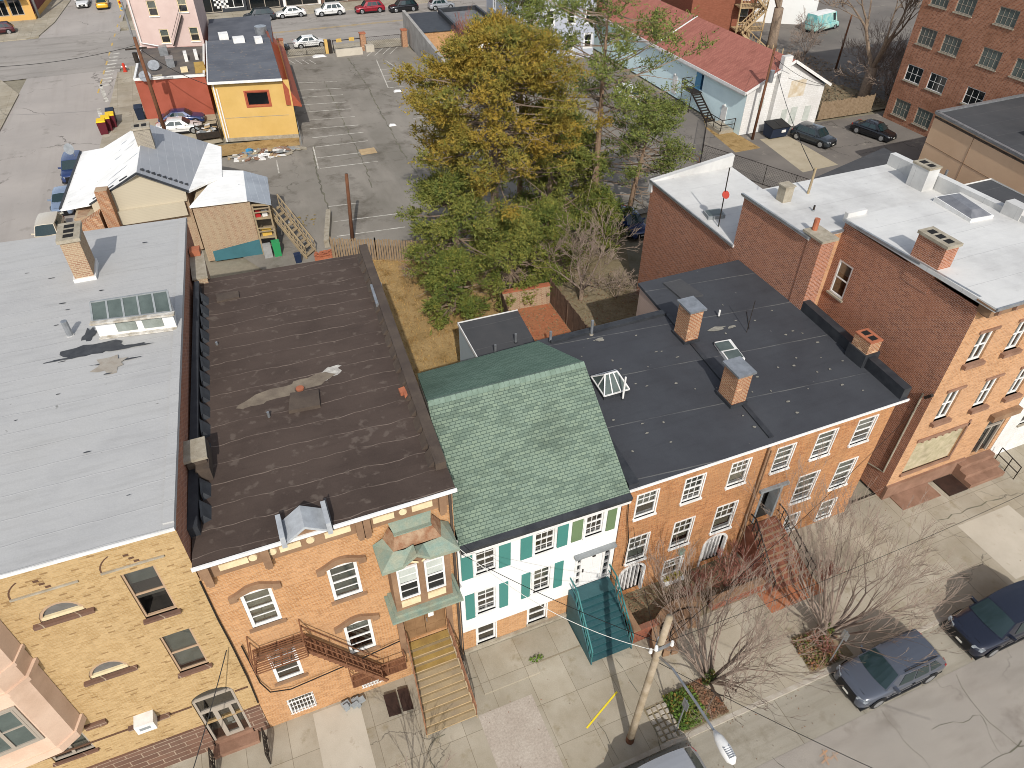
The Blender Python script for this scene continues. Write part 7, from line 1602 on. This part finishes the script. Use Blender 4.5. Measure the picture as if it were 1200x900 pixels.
for lab,x,y in (('brick pillar at the awning corner of the lot',10.3,103.2),('brick gate pillar beside the concrete barrier',20.9,102.4),('brick pillar where the lot meets the grey wall',26.5,102.0)):
    t=thing('brick_pillar',lab,'pillar',(x,y,0),GP); b=MB(); b.box(x-.35,x+.35,y-.35,y+.35,0,2.1); b.build('shaft',m['brickChim'],t); b=MB(); b.box(x-.42,x+.42,y-.42,y+.42,2.1,2.2); b.build('cap',m['terracotta'],t)
p=P(396,66); q_=P(425,63)
t=thing('concrete_barrier','long white concrete barrier across the lot gate','barrier',(p.x+1,p.y,0)); b=MB(); b.hexa([(p.x-.2,p.y-.3,0),(q_.x,q_.y-.3,0),(q_.x,q_.y+.3,0),(p.x-.2,p.y+.3,0)],[(p.x-.2,p.y-.12,.85),(q_.x,q_.y-.12,.85),(q_.x,q_.y+.12,.85),(p.x-.2,p.y+.12,.85)]); b.build('block',m['walk_new'],t)
p=P(433,60); t=thing('concrete_barrier','short square concrete block right of the gate pillar','barrier',(p.x,p.y,0)); b=MB(); b.box(p.x-.5,p.x+.6,p.y-.4,p.y+.4,0,.8); b.build('block',m['walk_new'],t)
p=P(386,62); t=thing('ticket_booth','small yellow and black pay station at the lot gate','pay station',(p.x,p.y,0)); b=MB(); b.box(p.x-.5,p.x-.1,p.y-.3,p.y+.3,0,1.7); b.build('cabinet',m['yellow'],t); b=MB(); b.box(p.x-.05,p.x+.4,p.y-.3,p.y+.3,0,1.6); b.build('door',m['iron'],t)
t=thing('gate_bar','horizontal gate bar with small yellow signs','gate',(18,102.4,0)); b=MB(); b.bar((16.9,102.5,1.5),(20.6,102.4,1.5),.08,.1); b.bar((16.9,102.5,0),(16.9,102.5,1.6),.1,.1); b.build('bar',m['iron'],t)
for x in (17.7,19.4): b=MB(); b.box(x-.35,x+.35,102.36,102.4,1.3,1.75); b.build('sign_plate',m['paint_y'],t)
# dumpster
q=P(907,160); dm=thing('dumpster','dark blue steel dumpster at the foot of the white end wall','dumpster',(q.x,q.y,0)); x,y=q.x,q.y
b=MB(); b.hexa([(x-1.0,y-.6,.15),(x+1.0,y-.6,.15),(x+1.0,y+.6,.15),(x-1.0,y+.6,.15)],[(x-1.1,y-.85,1.2),(x+1.1,y-.85,1.2),(x+1.1,y+.7,1.45),(x-1.1,y+.7,1.45)]); b.build('bin',plain('dumpster_navy','#1f2a3d',.6,dirt=.2),dm)
for k in (0,1): b=MB(); b.hexa([(x-1.12+k*1.13,y-.9,1.2),(x-.03+k*1.13,y-.9,1.2),(x-.03+k*1.13,y+.74,1.45),(x-1.12+k*1.13,y+.74,1.45)],[(x-1.12+k*1.13,y-.9,1.26),(x-.03+k*1.13,y-.9,1.26),(x-.03+k*1.13,y+.74,1.52),(x-1.12+k*1.13,y+.74,1.52)]); b.build('lid',m['trim'],dm)
b=MB(); b.box(x+.1,x+.6,y-.86,y-.78,.7,.95); b.build('notice',m['white'],dm)
p=P(993,215,5.1)
# ================================================================ trees and shrubs
def limb(mb, p, d, L, r, depth, rn, spread=.55, up=.15, kids_=(2,3), minr=.012, seg=4, shrink=.72, n0=6, tips=None):
    pts=[p]; rad=[r]; q=Vector(p); dd=Vector(d).normalized()
    for i in range(seg):
        dd=(dd+Vector((rn.gauss(0,.09),rn.gauss(0,.09),rn.gauss(0,.06)+up*.12))).normalized(); q=q+dd*L/seg; pts.append(q.copy()); rad.append(max(minr*.8,r*(1-.42*(i+1)/seg)))
    mb.tube(pts,rad,n0 if r>.05 else (4 if r>.02 else 3),0,False)
    if tips is not None and depth<=1: tips.append(pts)
    if depth<=0: return
    nk=rn.randint(*kids_)
    for k in range(nk):
        t_=rn.uniform(.45,1.0) if k else 1.0; i=min(seg,max(1,int(round(t_*seg)))); base=pts[i]
        o=dd.orthogonal().normalized(); o.rotate(Matrix.Rotation(rn.uniform(0,6.28),3,dd)); nd=(dd+o*rn.uniform(spread*.4,spread*1.25)+Vector((0,0,up*.4))).normalized()
        limb(mb,base,nd,L*rn.uniform(shrink-.14,shrink+.1),max(minr,rad[i]*rn.uniform(.55,.78)),depth-1,rn,spread,up,kids_,minr,seg,shrink,n0,tips)
def bare_tree(name,label,x,y,H,seed,stems=1,lean=(0,0),fan=.45,depth=5,r=.16,mat='bark',tw='twig',group=None,spread=.55,up=.2,trunk_h=1.0,minr=.012,kids_=(2,3),cat='tree'):
    rn=random.Random(seed); t=thing(name,label,cat,(x,y,0),group)
    b=MB(); top=Vector((x+lean[0]*trunk_h,y+lean[1]*trunk_h,trunk_h)); b.tube([(x,y,-.05),(x+lean[0]*.2,y,trunk_h*.15),top],[r*1.35,r*1.1,r],8); b.build('trunk',m[mat],t,True)
    b=MB()
    for s_ in range(stems):
        a_=6.283*s_/stems+rn.uniform(-.4,.4); f_=fan*rn.uniform(.35,1.1) if stems>1 else .08
        d=Vector((math.cos(a_)*f_+lean[0],math.sin(a_)*f_+lean[1],1)); limb(b,top-Vector((0,0,.1)),d,(H-trunk_h)*(.42 if stems>12 else .36)*rn.uniform(.8,1.15),r*(.75 if stems==1 else .5),depth,rn,spread,up,kids_,minr)
    b.build('crown',m[tw],t); return t
def spray(mb,p,ax,ln,s,rn,k=7):
    ax=ax.normalized(); e=ax.orthogonal().normalized(); q=ax.cross(e)
    for i in range(k):
        t_=(i+.5)/k; an=rn.uniform(0,6.283); sd=e*math.cos(an)+q*math.sin(an)
        d=ax*.75+sd*(.85-.3*t_); ss=s*(1.15-.55*t_)*rn.uniform(.7,1.25); c=p+ax*(ln*t_); n_=(ax.cross(sd)+sd*rn.uniform(-.6,.6)).normalized()*ss*.3
        d=d.normalized()*ss
        mb.poly([c,c+d*.6+n_,c+d*1.5,c+d*.6-n_])
def evergreen(name,label,x,y,H,z0,R0,seed,mat,nb=150,shape=1.0,group=None,r=.2,clumps=6,nq=5,qs=.15,droop=.1,lean=(0,0),topw=.35,density=1.0,bark='bark',cs=.4,asym=None,lob=.26,dead=24):
    rn=random.Random(seed); t=thing(name,label,'tree',(x,y,0),group)
    b=MB(); b.tube([(x,y,-.05),(x+lean[0]*.3,y+lean[1]*.3,H*.3),(x+lean[0]*.7,y+lean[1]*.7,H*.65),(x+lean[0],y+lean[1],H*.97)],[r*1.25,r,r*.6,.03],8); b.build('trunk',m[bark],t,True)
    br=MB(); cr=MB(); ph=rn.uniform(0,6.28)
    for i in range(nb):
        u=rn.random()**.85; z=z0+(H-z0)*u*.97; az=rn.uniform(0,6.283)
        lb=1+lob*math.sin(3*az+ph+z*.55)+lob*.75*math.sin(5*az-z*.9+ph*2)
        if lb<.72 and rn.random()<.55: continue
        prof=math.sin(math.pi*(u*.75+.22))**.6 if shape>.9 else math.sin(math.pi*min(1,(u*.86+.14))**shape)**.75
        prof=max(prof,topw*(1-u)); Rm=R0*prof*rn.uniform(.5,1.08)*lb
        if asym: Rm*=1+asym[1]*math.cos(az-asym[0])
        k=z/H; c=Vector((x+lean[0]*k,y+lean[1]*k,z)); d=Vector((math.cos(az),math.sin(az),rn.uniform(-.15,.4)-droop))
        pts=[c+Vector((d.x*Rm*s_,d.y*Rm*s_,d.z*Rm*s_+.3*Rm*s_*s_*.6)) for s_ in (0,.4,.75,1)]
        br.tube(pts,[max(.025,.08*(1-u)),.045,.028,.015],4,0,False)
        for j in range(clumps):
            s_=rn.uniform(.35,1.0)**.5; kk=s_*3; ii=min(2,int(kk)); p0=pts[ii].lerp(pts[ii+1],kk-ii); out=(pts[3]-pts[0]).normalized()
            p=p0+Vector((rn.gauss(0,.2),rn.gauss(0,.2),rn.gauss(0,.12)))
            if rn.random()<.3: br.tube([p0,p],[.02,.012],3,0,False)
            for q_ in range(max(3,int(nq*1.9*density*rn.uniform(.6,1.4)))):
                ax=out*.7+Vector((rn.gauss(0,.65),rn.gauss(0,.65),rn.gauss(.35,.5)))
                spray(cr,p+Vector((rn.gauss(0,cs*.5),rn.gauss(0,cs*.5),rn.gauss(0,cs*.3))),ax,rn.uniform(.3,.6)*cs/.4,qs,rn)
    for i in range(dead):
        z=rn.uniform(max(.6,z0*.45),z0+(H-z0)*.45); az=rn.uniform(0,6.283); Rm=R0*rn.uniform(.45,.95); c=Vector((x+lean[0]*z/H,y+lean[1]*z/H,z)); e_=c+Vector((math.cos(az)*Rm,math.sin(az)*Rm,rn.uniform(-.8,.5)))
        mid=c.lerp(e_,.55)+Vector((0,0,.25)); br.tube([c,mid,e_],[.045,.03,.012],4,0,False)
        for q_ in range(3): f_=mid.lerp(e_,rn.random()); br.tube([f_,f_+Vector((rn.gauss(0,.5),rn.gauss(0,.5),rn.gauss(0,.3)))],[.016,.008],3,0,False)
    br.build('branches',m['bark'],t); cr.build('crown',m[mat],t); return t
EG='evergreens behind the houses'
evergreen('cedar_tree','tall golden-brown cedar, largest tree in the yard',16.6,43.2,17.0,7.6,5.7,11,'gold',230,.95,EG,.32,7,5,lean=(.4,.3),lob=.22,cs=.46)
evergreen('cedar_tree','olive green cedar leaning over the board fence, left of the bare trunks',13.2,41.6,9.2,1.4,3.5,12,'olive',95,.9,EG,.2,6,5,cs=.44)
evergreen('cedar_tree','dark green low cedar at the edge of the dry grass yard',12.3,39.4,4.8,.3,2.1,13,'green',55,.8,EG,.15,6,5,cs=.4)
evergreen('cedar_tree','yellow-green cedar in front of the brick courtyard wall',16.9,40.6,6.0,.6,3.2,14,'olive',85,.8,EG,.2,6,5,cs=.42)
evergreen('cedar_tree','bright green spreading cedar right of the bare trunk, above the courtyard fence',20.0,41.3,5.8,1.0,2.8,15,'green',70,.8,EG,.18,6,5,cs=.42)
evergreen('pine_tree','tall thin pine with open crown in front of the grey house',26.8,47.0,18.4,9.0,7.0,16,'pine',75,.8,EG,.26,5,5,lean=(-.2,0),topw=.5,bark='bark_red',cs=.6,lob=.3)
evergreen('pine_tree','low right-hand pine mass above the annex roof',30.4,47.4,9.6,3.8,4.6,17,'pine',70,.8,EG,.2,5,5,lean=(1.2,0),topw=.5,bark='bark_red',cs=.55)
evergreen('cedar_tree','dark olive cedar between the golden cedar and the pine',22.6,46.6,11.0,1.0,3.8,18,'olive',140,.85,EG,.22,6,5,cs=.45)
evergreen('pine_tree','second thin pine behind the golden cedar',22.4,52,17.2,9,5.0,19,'pine',55,.8,EG,.22,5,5,topw=.5,bark='bark_red',cs=.55)
evergreen('cedar_tree','olive cedar filling the gap left of the thin pine trunk',25.4,49.5,8.5,.8,3.2,21,'olive',90,.85,EG,.2,6,5,cs=.45)
evergreen('cedar_tree','shaded cedar in the corner beside the annex wall',25.6,43.6,5.0,.3,2.0,20,'green',45,.8,EG,.15,6,5,cs=.4)
bare_tree('fruit_tree','bare pale-twigged fruit tree in the back yard beside the annex',21.2,37.8,7.6,23,5,(0,0),.8,5,.15,'bark','twig',None,.7,.08,.9,.014,(3,3))
bare_tree('shrub','tangled bare brown shrub at the foot of the fruit tree',23.6,37.0,3.0,24,6,(0,0),.9,4,.05,'bark_red','twig',None,.8,0,.15,.012,(3,3),'shrub')
bare_tree('shrub','tangled bare shrub behind the board fence under the cedars',12.6,45.2,3.4,25,6,(0,0),.9,4,.05,'bark','twig',None,.8,0,.15,.014,(3,3),'shrub')
bare_tree('street_tree','bare multi-stemmed street tree nearest the wooden pole',13.2,10.1,6.6,31,18,(.06,.06),.85,5,.13,'bark','twig',None,.3,.25,.5,.0065,(2,3))
bare_tree('street_tree','bare multi-stemmed street tree in front of the slate grey SUV',19.15,9.9,6.6,32,20,(.1,.1),.85,5,.13,'bark','twig',None,.3,.25,.5,.0065,(2,3))
bare_tree('street_tree','young bare tree at the bottom edge before the wooden stairs',.55,9.0,4.7,33,4,(0,.05),.5,4,.09,'bark','twig',None,.5,.2,.9,.01,(2,3))
GS='bare reddish shrubs in the front garden'
for i,(lab,x,y,H) in enumerate((('bare reddish shrub left of the arched garden door',15.6,14.2,1.9),('bare reddish shrub in front of the right arched door',16.7,13.9,2.3),('bare reddish shrub against the brick front stairs',17.8,13.7,2.3),('low bare shrub by the curved garden steps',14.6,14.0,1.4),('bare reddish shrub at the right foot of the brick stairs',21.2,12.4,1.6))):
    bare_tree('shrub',lab,x,y,H,50+i,9,(0,0),.5,3,.03,'bark_red','twig_red',GS,.5,.25,.1,.009,(3,4),'shrub')
bare_tree('shrub','spiky reddish shrub in the second tree bed',18.7,9.6,1.4,60,8,(0,0),.7,3,.03,'bark_red','twig_red',None,.6,.1,.1,.01,(3,3),'shrub')
bare_tree('big_tree','huge bare tree between the blue hall and the brick factory',70.6,63.0,17,41,3,(0,0),.5,6,.55,'bark','bark',None,.55,.2,3.5,.03,(2,3))
bare_tree('big_tree','bare thick-trunked tree by the wooden back stairs',73.4,83.5,15,42,2,(-.03,0),.5,5,.6,'bark','bark',None,.55,.2,5,.03,(2,3))
bare_tree('tall_shrub','tall bare reddish shrub growing behind the grey shed wall',30.4,88.5,7.5,43,9,(0,0),.35,4,.07,'bark_red','twig_red',None,.4,.35,.3,.016,(2,3),'shrub')
for i,(lab,x,y,H) in enumerate((('leafless thicket along the factory side wall',71.5,60.5,6),('leafless thicket behind the pale board fence',74.5,63.5,7),('leafless thicket beside the far lot',77,68,7),('leafless brush under the thick-trunked tree',75.5,79,5),('leafless brush at the end of the red roof',68.5,73.5,3.2),('leafless thicket against the factory corner',72.2,64.5,6.5))):
    bare_tree('thicket',lab,x,y,H,70+i,8,(0,0),.8,4,.07,'bark','twig',"thickets by the factory",.7,.1,.2,.018,(3,3),'bush')
lp=thing('lumber_stack','pale lumber boards leaning behind the blue hall','lumber',(66,64,0)); b=MB(); rn=random.Random(9)
for i in range(9): a=P(868+i*6,64+i*1.5,.2); b.bar((a.x-.2,a.y,.1+i*.02),(a.x+2.0,a.y+2.6,1.0+rn.uniform(0,.5)),.12,.05)
b.build('boards',m['woodnew'],lp)
# ground cover: ivy and dead leaves in the tree beds, dry grass, litter
def cover(name,n,xs,ys,z,s,mats,seed,zj=.05,test=None):
    rn=random.Random(seed); b=MB()
    for _ in range(n):
        x,y=rn.uniform(*xs),rn.uniform(*ys)
        if test and not test(x,y): continue
        p=Vector((x,y,z+rn.random()*zj)); a_=rn.uniform(0,6.28); u=Vector((math.cos(a_),math.sin(a_),rn.uniform(-.5,.5)))*s*rn.uniform(.6,1.3); v=Vector((-math.sin(a_),math.cos(a_),rn.uniform(-.5,.5)))*s*.6
        b.poly([p-u,p+v,p+u,p-v],rn.randrange(len(mats)))
    return tag(b.build(name,mats),kind='stuff')
cover('ivy',1700,(11.2,12.5),(8.9,10.4),.03,.06,[m['leaf_ivy'],m['leaf_ivy'],m['leaf_green']],81,.28); cover('dead_leaves',1500,(12.2,13.4),(8.9,10.5),.02,.05,[m['leaf_dead']],82,.08)
cover('ivy',1500,(17.7,19.3),(8.95,10.4),.03,.06,[m['leaf_ivy'],m['leaf_dead'],m['leaf_dead']],83,.3); cover('dead_leaves',1200,(11.5,18.1),(13.3,15.2),.015,.05,[m['leaf_dead']],84,.06)
b=MB(); leafcloud(b,(13.15,10.15,.75),.3,.25,.6,420,.06,random.Random(85)); leafcloud(b,(19.1,9.95,.7),.25,.25,.6,300,.06,random.Random(86)); tag(b.build('ivy',m['leaf_ivy']),kind='stuff')
rn=random.Random(90); b=MB()
for _ in range(9000):
    y=rn.uniform(24.5,48.5); x=rn.uniform(5.2,15.5)
    if x>13+ (y-24)*.1: continue
    h=rn.uniform(.1,.35); a_=rn.uniform(0,6.28); l=Vector((math.cos(a_),math.sin(a_),0))*h*rn.uniform(.3,1.2); s_=Vector((-math.sin(a_),math.cos(a_),0))*.018; p=Vector((x,y,0)); b.poly([p-s_,p+s_,p+l+Vector((0,0,h*.7))],0 if rn.random()<.8 else 1)
tag(b.build('dry_grass',[foliage('straw','#a4834c','#8d6c3a','#b5965c'),foliage('rusty_straw','#7d5a34','#8f6a3e','#6b4c2c')]),kind='stuff')
cover('dead_leaves',3500,(13.5,25.2),(28.2,46),.01,.07,[m['leaf_dead'],foliage('pale_litter','#8d7c5c','#79694c','#6b5a40')],87,.06)
cover('weeds',900,(0.5,5.9),(56,73),.01,.12,[foliage('dry_weeds','#97814d','#857040','#6d6a35')],88,.15,lambda x,y: y>72.4 or (x>4.2 and y<58))
cover('brush_litter',3000,(61,76),(60,80),.0,.16,[foliage('brown_brush','#6b5844','#7d6a52','#594a3a')],89,.35)

cover('kerb_litter',900,(-3,32),(6.8,8.62),-.112,.035,[m['leaf_dead'],foliage('grey_litter','#6f665a','#857a6c','#5c5348')],91,.02,lambda x,y: rnd.random()<(1.0 if y>8.35 else .12))
cover('pavement_litter',700,(4,34),(9,15.2),.003,.03,[m['leaf_dead']],92,.02,lambda x,y: rnd.random()<(.9 if y>14.4 else .25))
